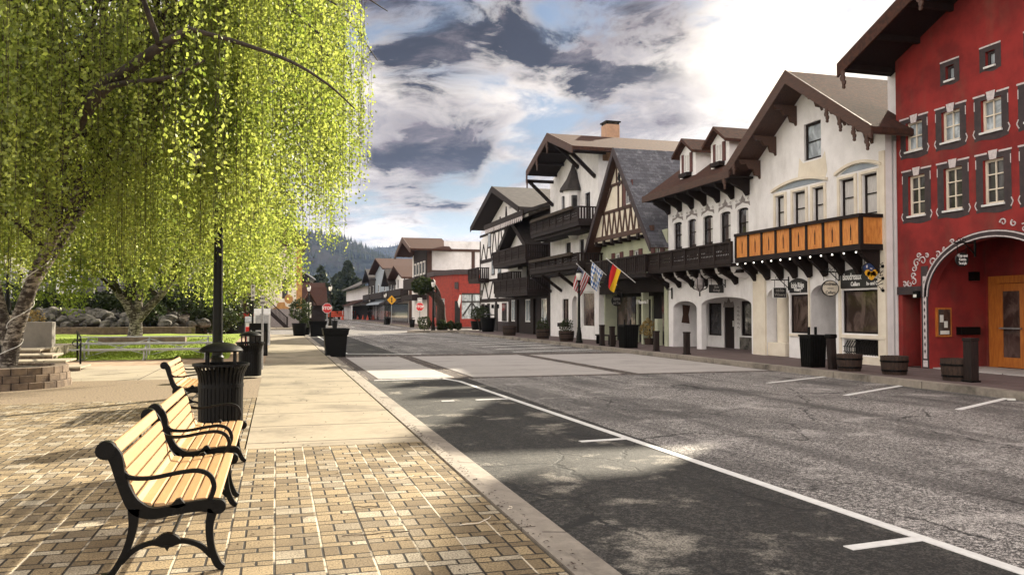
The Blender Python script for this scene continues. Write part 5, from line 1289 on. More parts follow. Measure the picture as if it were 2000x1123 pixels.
for i in range(9): bracket(q, XB-.02, XW, 20.15+.8*i, zb0+.01, .62)
part('bracket', q, M['dark_wood'], bal)
for i in range(13): part('light_bulb', MB().ball((XB-.07, 20.1+.53*i, zb0-.07), .024, 8, 5), M['bulb'], bal)
# ground floor
win(wg, XW, D[0]+.01, D[1]-.01, D[2]+.01, D[3], 'dark_wood', 'glass_shop', 1, 1, .05, .1, name='shop_window')
q = MB()
for y in (20.9, 21.0, 21.13, 21.25): q.lathe(XW+.35, y, [(.035,0),(.035,.2),(.012,.26),(.012,.33)], 8, D[2]+.0)
win(wg, XW, B_[0]+.01, B_[1]-.01, B_[2]+.01, B_[3], 'dark_wood', 'glass_shop', 1, 1, .05, .08, name='shop_window')
gq = MB(); n = 16
for k in range(n): y = GR[0]+(GR[1]-GR[0])*(k+.5)/n; gq.tube([(XW+.1, y, GR[2]), (XW-.03, y, GR[2]+.1), (XW-.03, y, (GR[2]+GR[3])/2), (XW+.1, y, GR[3]-.05)], .014, 5)
for z in (GR[2]+.08, (GR[2]+GR[3])/2): gq.box(XW-.04, XW-.02, GR[0], GR[1], z-.01, z+.01)
part('iron_grille', gq, M['iron'], wg)
yy = rect(XW+1.4, *c3(530,380,640,685)); win(wg, XW+1.35, yy[0], yy[1], yy[2], yy[3], 'dark_wood', 'glass_shop', 1, 1, .07, .13)
dd = part('door', MB().box(XW+.5, XW+.56, C_[0]+.005, C_[0]+.25, ZS, 2.4), M['dark_wood'], wg)
yc_ = P(1530, 640, XW+.45)[0]; part('round_column', MB().lathe(XW+.5, yc_, [(.25,0),(.25,2.6)], 24, ZS), M['cream'], wg, smooth=40)
part('column_base', MB().box(XW+.0, XW+.35, A_[0]+.25, A_[1]-.02, ZS, .55), M['cream'], wg, .02)
part('recess_panel', MB().box(XW+1.44, XW+1.5, A_[0], A_[1], .9, 1.25), M['interior'], wg)
def face_sign(par, X, box, lines, arch=0., align=None):
    y0, y1, z0, z1 = box; ym = (y0+y1)/2; n = 8
    pts = [(y0, z0), (y1, z0)]+[(y1-(y1-y0)*k/n, z1-arch+arch*(1-((y1-(y1-y0)*k/n-ym)/((y1-y0)/2))**2)) for k in range(n+1)]
    s = part('fascia_sign', MB().prism(pts, 'x', X-.05, X-.002), M['sign_black'], par)
    for body, fy, fz, sz, sq in lines:
        t_ = text(body, sz, M['letter'], None, (X-.052, y1-(y1-y0)*fy, z0+(z1-z0)*fz), 'x', .003, .006, squash=sq); t_.parent = s
bx = rect(XW, *c3(337,255,468,366)); face_sign(wg, XW, bx, (('Icicle Ridge',.5,.5,.25,.62),('Winery',.5,.2,.17,.75)), .12)
bx = rect(XW, *c3(738,215,1062,340)); bx = (D[0], D[1], D[3]+.06, D[3]+.66); face_sign(wg, XW, bx, (('Boudreaux',.28,.58,.29,.66),('Cellars',.36,.2,.17,.85),('Inside',.79,.58,.27,.8),('In- and Out',.78,.2,.15,.85)), .10)
hang('small square black sign with white border left of the arched winery sign', 1509, 561, 1536, 582, 1541, XW, 'rect', 'sign_black', 'white_paint', ('Icicle Ridge','Winery'), 'letter_dim')
hang('round two-part white and dark sign on an iron bracket above the recessed doorway', 1604, 547, 1638, 579, 1640, XW, 'oval', 'cream', 'sign_black', ('Boudreaux','~~~','Cellars'), 'sign_black')
s = hang('blue oval sign with yellow flower shape hanging under the orange balcony', 1683, 513, 1717, 535, 1719, XW, 'oval', 'blue_sign', 'sign_black', ('*  ~  *',), 'letter')
Yw = P(1719, 513, XW)[0]; q = MB()
for px, py, r in ((1693,533,.1),(1700,540,.11),(1707,533,.1),(1697,536,.1),(1704,536,.1)):
    x, z = Q(px, py, Yw); q.prism([(x+r*math.cos(k*.785), z+r*math.sin(k*.785)) for k in range(8)], 'y', Yw-.05+r*.1, Yw-.03)
part('yellow_emblem', q, M['yellow'], s)
q = MB()
for k in range(7): q.tube([(XW-.03-.12*(k % 3), 19.95, 2.2+.12*k), (XW-.15-.1*(k % 2), 19.95, 2.28+.12*k), (XW-.05, 19.95, 2.34+.12*k)], .012, 5)
for z in (2.25, 2.6, 2.95): q.ball((XW-.08, 19.93, z), .05, 8, 5)
part('iron_scrollwork', q, M['iron'], wg)

# ------------------------------------------------------------------ WHITE FIVE-WINDOW BUILDING
w5 = thing('white_arcaded_building', 'white building with five arched upper windows, brown dormered roof and arcade', 'building', (XW, 30, 0))
X5 = 16.95; ya, yb = 26.76, 33.72
wn = [rect(X5, *c2(*w)) for w in ((142,592,172,697),(193,578,224,690),(249,563,285,678),(312,547,350,664),(374,530,415,650))]
zt = sum(w[3] for w in wn)/5; wn = [(a, b, 3.9, zt) for a, b, _, _ in wn]
A1 = rect(X5, 1315, 588, 1361, 680); A2 = rect(X5, 1370, 582, 1468, 684)
z1_ = P(1338, 588, X5)[1]; z2_ = P(1418, 580, X5)[1]; A1 = (A1[0], A1[1], -.2, z1_); A2 = (A2[0], A2[1], -.2, z2_)
wl = grid(MB(), X5, ya, yb, ZS-.1, 6.9, wn+[A1, A2], .22)
for h in (A1, A2): archfill(wl, X5, h[0], h[1], h[3]-.32, h[3], .22, 10)
for h in wn: archfill(wl, X5, h[0], h[1], h[3]-.1, h[3], .22, 6)
XI = X5+1.7
wl.box(X5+.22, XI, A1[1], A1[1]+.15, 0, 3).box(X5+.22, XI, A2[0]-.15, A2[0], 0, 3).box(X5+.22, XI, ya, yb, 2.75, 2.85).box(X5+.3, 25, ya+.02, ya+.12, 2.9, 6.8).box(X5+.3, 25, yb-.12, yb, 0, 6.8)
part('wall', wl, M['stucco'], w5)
part('dark_inside', MB().box(X5+.6, X5+.7, ya+.15, yb-.15, 3.1, 6.3), M['interior'], w5)
# arcade back wall with windows and door
bw = [rect(XI, 1343, 593, 1362, 655), rect(XI, 1383, 592, 1409, 655), rect(XI, 1447, 588, 1470, 656)]; bd = rect(XI, 1414, 600, 1434, 676); bd = (bd[0], bd[1], 0, bd[3])
q = grid(MB(), XI, A2[0]-.2, A1[1]+.2, ZS-.1, 2.76, bw+[bd], .15); part('back_wall', q, M['stucco'], w5)
for b in bw: win(w5, XI, *b, 'dark_wood', 'glass', 1, 1, .07, .1); 
q = MB()
for b in (bw[0], bw[2]): q.box(XI-.04, XI-.001, b[0]-.05, b[1]+.05, ZS, b[2]-.06)
part('stone_dado', q, M['stone'], w5)
dd = part('door', MB().box(XI+.05, XI+.1, bd[0], bd[1], ZS, bd[3]), M['dark_wood_v'], w5); part('door_notice', MB().box(XI+.04, XI+.049, bd[0]+.1, bd[0]+.2, 1.0, 1.25), M['paper'], dd)
q = MB()
for k in range(6): q.tube([(XI-.01, bd[0]-.35+.1*math.cos(j*.8)*(1-.1*j), .95+k*.17+.05*math.sin(j*.8)) for j in range(6)], .014, 4)
part('painted_vine', q, M['mural_grey'], w5)
q = MB(); ym = (bd[0]+bd[1])/2; q.prism([(ym-.45, bd[3]+.0), (ym+.45, bd[3]+.0), (ym+.35, bd[3]+.25), (ym+.15, bd[3]+.2), (ym, bd[3]+.4), (ym-.15, bd[3]+.2), (ym-.35, bd[3]+.25)], 'x', XI-.02, XI-.001); part('painted_lintel', q, M['mural_grey'], w5)
q = MB().prism([(17.35,1.15),(17.75,1.1),(17.7,1.5),(17.78,1.9),(17.4,1.95),(17.42,1.5)], 'y', A1[1]-.015, A1[1]-.001); part('painted_plaque', q, M['brown_wood'], w5)
for a, b, c_, e in wn:
    w = win(w5, X5, a, b, c_, e, 'dark_wood', 'glass', 1, 3, .05); part('net_curtain', MB().box(X5+.123, X5+.1235, a+.06, a+(b-a)*.45, c_+.6, e-.1), M['curtain'], w)
    q = MB(); ym = (a+b)/2; hw = (b-a)/2
    q.prism([(ym-hw-.12, e+.02), (ym-hw-.1, e+.2), (ym-hw*.5, e+.22), (ym-hw*.3, e+.34), (ym, e+.5), (ym+hw*.3, e+.34), (ym+hw*.5, e+.22), (ym+hw+.1, e+.2), (ym+hw+.12, e+.02), (ym+hw, e+.1), (ym+hw*.5, e+.14), (ym, e+.2), (ym-hw*.5, e+.14), (ym-hw, e+.1)], 'x', X5-.008, X5-.001)
    for k in range(4): curl(q, X5-.008, ym+(k-1.5)*hw*.7, e+.28, .07, 1, .01)
    part('painted_crest', q, M['mural_grey'], w5)
# eave, roof and dormers
XE = 15.95; zE = P(1290, 383, XE)[1]; sl5 = .72; xr = 19.6; rz5 = lambda x: zE+.05+(x-XE)*sl5
part('roof', MB().prism([(XE, zE), (xr, zE+(xr-XE)*sl5), (xr+4, zE+(xr-XE)*sl5-2.4), (xr+4, zE+(xr-XE)*sl5-2.2), (xr, zE+(xr-XE)*sl5+.2), (XE, zE+.18)], 'y', ya-.0, yb+.5), M['roof_brown'], w5)
part('eave_board', MB().box(XE-.06, XE-.005, ya, yb+.5, zE-.08, zE+.2), M['brown_wood'], w5)
part('soffit', MB().box(XE+.01, X5, ya, yb+.45, zE-.07, zE-.01), M['dark_wood'], w5)
q = MB()
for i in range(7): bracket(q, XE+.05, X5, ya+.35+1.07*i, zE-.07, .55, .14)
part('eave_bracket', q, M['dark_wood'], w5)
for d_ in ((165,300,222,425),(278,258,345,392)):
    Xd = 16.6; y0, y1, z0, z1 = rect(Xd, *c2(*d_)); ym = (y0+y1)/2; dm = MB(); z0 = rz5(Xd)+.05
    dm.prism([(y0, z0), (y1, z0), (y1, z1-.35), (ym, z1+.02), (y0, z1-.35)], 'x', Xd, 19.4)
    dr = part('dormer', dm, M['stucco'], w5)
    part('dormer_roof', MB().prism([(y0-.22, z1-.55), (ym, z1+.05), (y1+.22, z1-.55), (y1+.22, z1-.43), (ym, z1+.2), (y0-.22, z1-.43)], 'x', Xd-.3, 19.5), M['roof_brown'], dr)
    f = MB().box(Xd-.05, Xd-.002, ym-.24, ym+.24, z0+.28, z0+.34).box(Xd-.05, Xd-.002, ym-.24, ym+.24, z1-.52, z1-.46).box(Xd-.05, Xd-.002, ym-.03, ym+.03, z0+.34, z1-.52).box(Xd-.05, Xd-.002, ym-.24, ym-.2, z0+.34, z1-.52).box(Xd-.05, Xd-.002, ym+.2, ym+.24, z0+.34, z1-.52)
    f_ = part('dormer_window', f, M['white_paint'], dr); part('pane', MB().box(Xd-.03, Xd-.001, ym-.2, ym+.2, z0+.34, z1-.52), M['curtain'], f_)
    for s in (-1, 1): part('shutter', MB().box(Xd-.06, Xd-.005, ym+s*.26, ym+s*.44, z0+.25, z1-.44), M['shutter'], dr)
    part('flower_box', MB().box(Xd-.25, Xd-.01, ym-.36, ym+.36, z0+.08, z0+.24), M['dark_wood'], dr)
# balcony of the arcaded building
XB5 = 16.0; zf = 3.42; r5 = railing(w5, XB5, 26.8, 33.85, zf, 4.22, 'dark_wood_v', .115, 1.15, name='balcony_railing')
part('balcony_floor', MB().box(XB5-.02, X5, 26.8, 33.85, zf-.1, zf-.005), M['dark_wood'], w5)
cb = MB(); bm_ = MB()
for i in range(6):
    y = 27.4+1.15*i
    for s in range(1):
        n = 8; vs = []; fs = []
        for a in range(n+1):
            for b in range(5):
                th = math.pi*a/n; ph = b/4*math.pi/2; vs.append((X5-.62*math.sin(th)*math.cos(ph)*.98, y+.36*math.cos(th)*(.3+.7*math.cos(ph)), zf-.1-.5*math.sin(ph)*.9))
        for a in range(n):
            for b in range(4): fs.append((a*5+b, a*5+b+1, (a+1)*5+b+1, (a+1)*5+b))
        cb.add(vs, fs)
    bracket(bm_, XB5, X5, y+.55, zf-.1, .6, .15)
bm_.box(X5-.5, X5-.36, 26.9, 33.8, zf-.34, zf-.22)
part('corbel', cb, M['stucco'], w5, smooth=60); part('bracket', bm_, M['dark_wood'], w5)
hang('dark rectangular hanging sign under the carved balcony beams of the arcaded building', 1385, 556, 1413, 572, 1417, X5, 'rect', 'sign_black', 'iron', ('Kris','Kringl'), 'letter_dim')
s = thing('iron_lantern', 'ornate iron lantern with antlers hanging under the arcaded building balcony', 'lantern', (16.2, 29.4, 2.5)); x, z = 16.25, 2.95
q = MB().lathe(x, 29.6, [(.02,0),(.14,.08),(.2,.3),(.16,.5),(.05,.6),(.03,.75)], 8, 2.42); part('lantern_body', q, M['mural_grey'], s)
q = MB()
for k in range(8): a = k*.785; q.tube(smooth([(x+.1*math.cos(a), 29.6+.1*math.sin(a), 2.5), (x+.3*math.cos(a), 29.6+.3*math.sin(a), 2.6), (x+.32*math.cos(a), 29.6+.32*math.sin(a), 2.95)], 3), .016, 5)
q.tube([(x,29.6,3.1),(x,29.6,3.35)], .012, 5).tube([(x,29.6,2.42),(x,29.6,2.25)], .03, 5); part('lantern_arm', q, M['iron'], s)
q = MB(); o = part('corner_bracket_lamp', MB().box(X5-.3, X5-.02, 33.3, 33.36, 2.6, 2.64).box(X5-.06, X5-.02, 33.3, 33.36, 2.2, 2.7), M['iron'], w5)

# ------------------------------------------------------------------ HALF-TIMBERED BUILDING WITH SLATE ROOF
mz = thing('half_timbered_building', 'pale green building with half-timbered gable, slate roof and flags on its balcony', 'building', (XW, 38, 0))
ya, yb = 33.76, 41.9; XG = 16.35
c1 = crop(900, 220, .42725)
w3 = [rect(XW, *c1(*w)) for w in ((706,645,729,698),(790,628,815,684),(890,611,914,660))]
zt, zb = sum(w[3] for w in w3)/3, sum(w[2] for w in w3)/3; w3 = [(w[0], w[1], zb, zt) for w in w3]
gz = P(1240, 455, XG)[1]
wl = grid(MB(), XW, ya, yb, 3.2, gz, w3, .22); wl.box(XW+.3, 24, ya, ya+.12, 0, gz).box(XW+.3, 24, yb-.12, yb, 0, gz)
wl.box(XW, XW+.3, ya, ya+.3, ZS-.1, 3.2).box(XW, XW+.3, 36.3, 36.5, ZS-.1, 3.2)
part('wall', wl, M['green_stucco'], mz)
for w in w3: win(mz, XW, *w, 'white_paint', 'glass', 2, 2, .07, .1, .05); shutters(mz, XW, w[0], w[1], w[2]-.04, w[3]+.04, .42)
# gable
gy0, gy1 = 34.4, 41.3; gyc = (gy0+gy1)/2; gzt = P(1213, 300, XG)[1]; gs = (gzt-gz+.1)/((gy1-gy0)/2); gr = lambda y: gzt-gs*abs(y-gyc)
q = MB(); q.prism([(gy0, gz), (gy1, gz), (gyc, gzt)], 'x', XG+.04, XG+.3).box(XG+.04, XW+.3, gy0, gy1, gz-.12, gz)
part('gable_infill', q, M['cream'], mz)
tb_ = MB(); bz = lambda a, b, w=.15: tb_.bar((XG+.02, *a), (XG+.02, *b), w, .06, (1,0,0))
zA, zB = gz+.16, gz+1.35; zC = gz+2.65
tb_.box(XG-.02, XG+.1, gy0-.3, gy1+.3, gz-.05, gz+.18)
hwz = lambda z: (gzt-z)/gs
tb_.box(XG-.01, XG+.05, gyc-hwz(zB), gyc+hwz(zB), zB-.08, zB+.08).box(XG-.01, XG+.05, gyc-hwz(zC), gyc+hwz(zC), zC-.07, zC+.07)
n = 7; w = hwz(zB)*1.04
for i in range(n):
    y0 = gyc-w+2*w*i/n; y1 = y0+2*w/n; ym = (y0+y1)/2; bz((y0+.06, zA), (ym, zB), .10); bz((y1-.06, zA), (ym, zB), .10); None
wgy = rect(XG, *c1(753,358,782,425)); wy = (wgy[0]+wgy[1])/2
for y in (wy-.75, wy+.75, wy-1.15, wy+1.3): bz((y, zB), (y, min(zC, gr(y))), .13)
for s in (-1, 1): bz((gyc+s*hwz(zB)*.95, zB), (gyc+s*.95, zC), .12); bz((gyc+s*.35, zC), (gyc+s*.35, gr(gyc+.35)), .1)
tm = part('timber_frame', tb_, M['brown_wood'], mz)
f = part('gable_window', MB().box(XG-.03, XG-.005, wy-.25, wy+.25, zB+.1, zC-.1), M['white_paint'], mz); part('pane', MB().box(XG-.035, XG-.031, wy-.2, wy-.03, zB+.16, zC-.16).box(XG-.035, XG-.031, wy+.03, wy+.2, zB+.16, zC-.16), M['glass'], f)
for s in (-1, 1): part('shutter', MB().box(XG-.05, XG-.025, wy+s*.27, wy+s*.56, zB+.08, zC-.08), M['shutter'], mz)
q = MB(); scroll_drop(q, XG-.03, gyc, gzt-1.0, 1.4); part('gable_ornament', q, M['iron'], mz)
q = MB(); 
for i in range(7): y = gy0+.2+1.05*i; q.box(XG-.05, XW, y-.1, y+.1, gz-.28, gz-.05)
part('jetty_beam', q, M['dark_wood'], mz)
e0, e1 = gy0-.7, gy1+.9
barge_roof(mz, XG-.35, 24, e0, gr(e0)+.1, gyc, gzt+.15, e1, gr(e1)+.1, .14, 'slate', 'brown_wood', 'grey_trim')
# balcony, ground floor
railing(mz, 15.85, ya+.05, 41.0, 3.38, 4.22, 'dark_wood_v', .2, 1.0, side=None, name='balcony_railing', base=.1)
part('balcony_floor', MB().box(15.85, XW, ya, 41.0, 3.2, 3.37), M['dark_wood'], mz); part('balcony_boarding', MB().box(15.885, 15.92, ya+.05, 40.95, 3.38, 4.15), M['dark_wood_v'], mz)
part('shopfront', MB().box(XW+1.0, XW+1.1, ya+.3, yb, ZS-.1, 3.2), M['interior'], mz); part('fascia', MB().box(XW-.02, XW+.12, ya+.3, yb-.1, 2.55, 3.2), M['dark_wood'], mz)
part('door_frame', MB().box(XW+.9, XW+.99, 37.2, 37.35, ZS, 2.4).box(XW+.9, XW+.99, 38.9, 39.05, ZS, 2.4).box(XW+.9, XW+.99, 37.35, 38.9, 2.25, 2.4), M['green_stucco'], mz)
part('shop_pane', MB().box(XW+.95, XW+.985, 39.3, 41.5, .8, 2.4).box(XW+.95, XW+.985, 34.4, 36.2, .7, 2.4), M['glass_shop'], mz)
part('pillar', MB().box(XW+.0, XW+.25, 34.75, 35.05, ZS, 1.3), M['green_stucco'], mz); part('menu_sheet', MB().box(XW+.88, XW+.9, 34.9, 35.1, 1.45, 1.8), M['paper'], mz)
p_ = P(1255, 590, XW); tx = text('? Mozarts ?', .26, M['letter'], mz, (XW-.03, p_[0], p_[1]), 'x', .01, .006, squash=1.15)
hang('round dark emblem sign under the flag balcony', 1194, 577, 1214, 598, 1216, XW, 'oval', 'sign_black', 'iron', ('Spice','and Tea'), 'letter_dim')
# flags
m, t, p, pos = base('lozenge_flag_cloth'); uv = t.new('ShaderNodeUVMap'); u, v, _ = t.sep(uv.outputs[0])
a = t.m('ADD', t.m('MULTIPLY', u, 5.), t.m('MULTIPLY', v, 5.)); b = t.m('SUBTRACT', t.m('MULTIPLY', u, 5.), t.m('MULTIPLY', v, 5.))
ch = t.m('MODULO', t.m('ADD', t.m('FLOOR', a), t.m('ADD', t.m('FLOOR', b), 40.)), 2.)
r_ = t.vm('DISTANCE', t.comb(u, v, 0.), (.5, .5, 0)); c = t.mix(ch, (.75,.76,.8), (.07,.17,.42)); c = t.mix(t.ramp(t.noise(uv.outputs[0], 16, 4), .45, .55), c, (.55,.45,.2)) if False else t.mix(t.m('MULTIPLY', t.m('LESS_THAN', r_, .2), t.ramp(t.noise(uv.outputs[0], 14, 3), .45, .55, .2, .9)), c, (.55,.48,.22))
t.link(c, p.inputs['Base Color']); p.inputs['Roughness'].default_value = .9; M['flag_lozenge'] = m
m, t, p, pos = base('tricolour_cloth'); uv = t.new('ShaderNodeUVMap'); u, v, _ = t.sep(uv.outputs[0])
c = t.mix(t.m('GREATER_THAN', v, .333), (.8,.5,.02), t.mix(t.m('GREATER_THAN', v, .667), (.6,.02,.02), (.012,.012,.014))); t.link(c, p.inputs['Base Color']); p.inputs['Roughness'].default_value = .9; M['flag_tri'] = m
m, t, p, pos = base('stars_and_stripes_cloth'); uv = t.new('ShaderNodeUVMap'); u, v, _ = t.sep(uv.outputs[0])
st = t.m('MODULO', t.m('FLOOR', t.m('MULTIPLY', v, 13.)), 2.); c = t.mix(st, (.5,.03,.05), (.75,.74,.74))
can = t.m('MULTIPLY', t.m('LESS_THAN', u, .42), t.m('GREATER_THAN', v, .46)); su = t.m('SUBTRACT', t.m('FRACT', t.m('MULTIPLY', u, 13.)), .5); sv = t.m('SUBTRACT', t.m('FRACT', t.m('MULTIPLY', v, 11.)), .5)
star = t.m('LESS_THAN', t.m('ADD', t.m('MULTIPLY', su, su), t.m('MULTIPLY', sv, sv)), .05)
c = t.mix(can, c, t.mix(star, (.02,.03,.11), (.75,.75,.78))); t.link(c, p.inputs['Base Color']); p.inputs['Roughness'].default_value = .9; M['flag_us'] = m
def flag(label, b_, tip, mt, wdt, sway, seed):
    yb_, zb_ = P(*b_, 15.8); yt, zt = P(*tip, 14.55); p0 = Vector((15.8, yb_, zb_)); p1 = Vector((14.55, yt, zt)); 
    s = thing('flag', label, 'flag', tuple(p0), 'flags on the dark balcony'); part('pole', MB().tube([p0, p1+(p1-p0)*.05], .017, 8), M['white_paint'], s, smooth=60); part('finial', MB().ball(tuple(p1+(p1-p0)*.06), .035, 8, 6), M['white_paint'], s)
    L_ = wdt; NU, NV = 22, 14; dr = (p1-p0).normalized(); vs = []; fs = []; uvs = []
    for i in range(NU+1):          # u: fly direction hanging down; v: along the pole
        for j in range(NV+1):
            u, v = i/NU, j/NV; q = p1-dr*(.02+(1-v)*L_*.66)
            drop = L_*u*(1-.10*v); f = 1-.32*u*(1-v)
            q = q+Vector((sway[0]*u+.05*math.sin(v*9+u*4+seed)*(.3+u), sway[1]*u+.06*math.sin(v*11+u*3+seed)*(.3+u), -drop))
            q += dr*(-(1-v)*-.22*u*L_); vs.append(q); uvs.append((u, v))
    for i in range(NU):
        for j in range(NV): fs.append((i*(NV+1)+j, i*(NV+1)+j+1, (i+1)*(NV+1)+j+1, (i+1)*(NV+1)+j))
    o = part('cloth', MB().add(vs, fs), M[mt], s, smooth=True); ul = o.data.uv_layers.new(name='UVMap')
    for l in o.data.loops: ul.data[l.index].uv = uvs[l.vertex_index]
flag('stars and stripes flag, leftmost of the three on slanted poles', (1173,560), (1129,518), 'flag_us', 1.25, (-.15,.35), 0)
flag('blue and white lozenge flag, middle of the three', (1205,557), (1157,512), 'flag_lozenge', 1.1, (-.1,.2), 2)
flag('black, red and yellow striped flag, rightmost of the three', (1241,552), (1188,508), 'flag_tri', 1.15, (-.1,.25), 4)

# ------------------------------------------------------------------ BIG ALPINE BUILDING
bg = thing('alpine_building', 'big chalet building with deep roof overhang, corner turret and stacked balconies', 'building', (17, 46, 0))
ya, yb = 41.95, 50.2
H_ = []
f3 = P(1130, 432, 15.5)[1]; f2 = P(1130, 515, 15.5)[1]; t3 = P(1130, 402, 15.5)[1]; t2 = P(1130, 493, 15.5)[1]
for px0, px1, py0, py1 in ((1107,1111,378,405),(1113,1124,368,402)): H_.append(rect(XW, px0, py0, px1, py1))
wl = grid(MB(), XW, ya, yb, ZS-.1, 9.9, [(43.2,44.0,f3,f3+1.9),(46.6,47.4,f3,f3+1.7),(44.2,44.9,f2,f2+1.6),(46.4,47.3,f2,f2+1.6),(43.0,43.8,f2,f2+1.6), (42.6,44.6,.75,2.75), (45.2,46.2,-.1,2.55), (46.8,47.9,.9,2.4)], .25)
wl.box(XW+.25, 28, ya, ya+.25, 0, 9.9).box(XW+.25, 28, yb-.25, yb, 0, 9.9)
archfill(wl, XW, 45.2, 46.2, 2.0, 2.55, .25, 8)
part('wall', wl, M['stucco'], bg); part('dark_inside', MB().box(XW+.6, XW+.7, ya+.3, yb-.3, 3, 9), M['interior'], bg)
for h in ((43.2,44.0,f3,f3+1.9),(46.6,47.4,f3,f3+1.7),(44.2,44.9,f2,f2+1.6),(46.4,47.3,f2,f2+1.6),(43.0,43.8,f2,f2+1.6)): win(bg, XW, *h, 'dark_wood', 'glass', 2, 2, .08, .12)
win(bg, XW, 42.6, 44.6, .75, 2.75, 'white_paint', 'glass_shop', 1, 1, .08, .12, name='shop_window'); win(bg, XW, 46.8, 47.9, .9, 2.4, 'dark_wood', 'glass_shop', 2, 1, .06, .12)
part('arched_niche', MB().box(XW+.6, XW+.65, 45.0, 46.4, 0, 2.7), M['mural_grey'], bg)
part('window_planter', MB().box(XW-.3, XW-.02, 46.7, 48.0, .72, .95), M['dark_wood'], bg)
# corner turret (oriel) on upper floors
ox, oy = 16.7, 45.4; tq2 = MB().lathe(ox, oy, [(.2,-.6),(.62,.0),(.62,2.35)], 8, f3-.0); part('turret', tq2, M['stucco'], bg)
part('turret_roof', MB().lathe(ox, oy, [(.85,2.2),(.8,2.35),(.42,2.9),(.16,3.5),(.02,3.95)], 8, f3), M['roof_grey'], bg)
part('turret_window', MB().box(ox-.68, ox-.58, oy-.12, oy+.12, f3+.9, f3+1.9).box(ox-.3, ox+.0, oy-.68, oy-.5, f3+.9, f3+1.9), M['glass'], bg)
part('side_window', MB().box(17.6, 18.6, ya-.02, ya-.002, f3+.5, f3+2.0), M['glass_sky'], bg); part('side_window', MB().box(17.6, 18.4, ya-.02, ya-.002, f2+.3, f2+1.6), M['glass'], bg)
q = MB().prism([(f3+.3, 0), (f3+.3, 0), (f3, 0)], 'x', 0, 0) if False else MB().box(17.5, 17.6, ya-.04, ya-.003, f3+.4, f3+2.1).box(18.6, 18.7, ya-.04, ya-.003, f3+.4, f3+2.1).box(17.6, 18.6, ya-.04, ya-.003, f3+2.0, f3+2.1).box(18.07, 18.13, ya-.035, ya-.021, f3+.5, f3+2.0)
part('window_trim', q, M['dark_wood'], bg)
# deep roof
rx = 14.95; ryc, rzc = P(1068, 268, rx); ryb, rzb = P(1027, 341, rx); rya = 2*ryc-ryb; rsl = (rzc-rzb)/(ryb-ryc)
barge_roof(bg, rx, 30, rya, rzb, ryc, rzc, ryb, rzb, .2, 'roof_brown', 'dark_wood', 'brown_wood')
q = MB()
for k in range(7): y = rya+.3+(ryb-rya-.6)*k/6; z = rzc-rsl*abs(y-ryc)-.12; q.box(rx+.1, XW+.1, y-.07, y+.07, z-.1, z+.04)
part('rafter', q, M['dark_wood'], bg)
gq = MB(); gable_piece(gq, XW, .25, 9.9, lambda y: max(rzc-rsl*abs(y-ryc)-.06, 9.91), ya, yb, None, ryc); part('gable_wall', gq, M['stucco'], bg)
q = MB()
for y in (42.4, ryc, 49.6): z = rzc-rsl*abs(y-ryc)-.2; q.bar((rx+.3, y, z), (XW, y, z-1.5), .18).bar((rx+.2, y, z), (XW, y, z), .18)
part('roof_brace', q, M['dark_wood'], bg)
for y in (ryc, ryc+1.9, ryb-.2):
    q = MB(); scroll_drop(q, rx-.03, y, rzc-rsl*abs(y-ryc)-.3, 1.6); part('roof_ornament', q, M['brown_wood'], bg)
cx_, cz_ = 17.2, 0; yk, zk = P(1193, 262, 20.5); yk = 46.0; xk, zt_ = Q(1192, 246, yk); _, zb_ = Q(1192, 285, yk)
ch = part('chimney', MB().box(xk-.42, xk+.42, yk-.42, yk+.42, zb_-1.5, zt_), M['chimney'], bg); part('chimney_cap', MB().box(xk-.48, xk+.48, yk-.48, yk+.48, zt_+.12, zt_+.2).box(xk-.4, xk-.32, yk-.4, yk-.32, zt_, zt_+.12).box(xk+.32, xk+.4, yk-.4, yk-.32, zt_, zt_+.12).box(xk-.4, xk-.32, yk+.32, yk+.4, zt_, zt_+.12).box(xk+.32, xk+.4, yk+.32, yk+.4, zt_, zt_+.12), M['iron'], ch)
for zf_, zt2, yfar in ((f3, t3, 49.9), (f2, t2, 50.2)):
    railing(bg, 15.5, 41.35, yfar, zf_, zt2, 'dark_wood_v', .16, 1.3, side=XW, name='balcony_railing', base=.16)
    part('balcony_floor', MB().box(15.5, XW, 41.3, yfar, zf_-.22, zf_-.005).box(15.7, XW, 41.6, yfar, zf_-.4, zf_-.22), M['dark_wood'], bg)
    g_ = thing('flower_box', '', '', (0,0,0)); bpy.data.objects.remove(g_)
    q = MB().box(15.28, 15.43, 42, yfar-.5, zt2-.12, zt2+.05); part('flower_box', q, M['soil'], bg)
q = MB()
for y in (42.2, 45, 48, 50): q.bar((15.6, y, f2-.35), (XW, y, f2-1.3), .16)
part('balcony_brace', q, M['dark_wood'], bg)
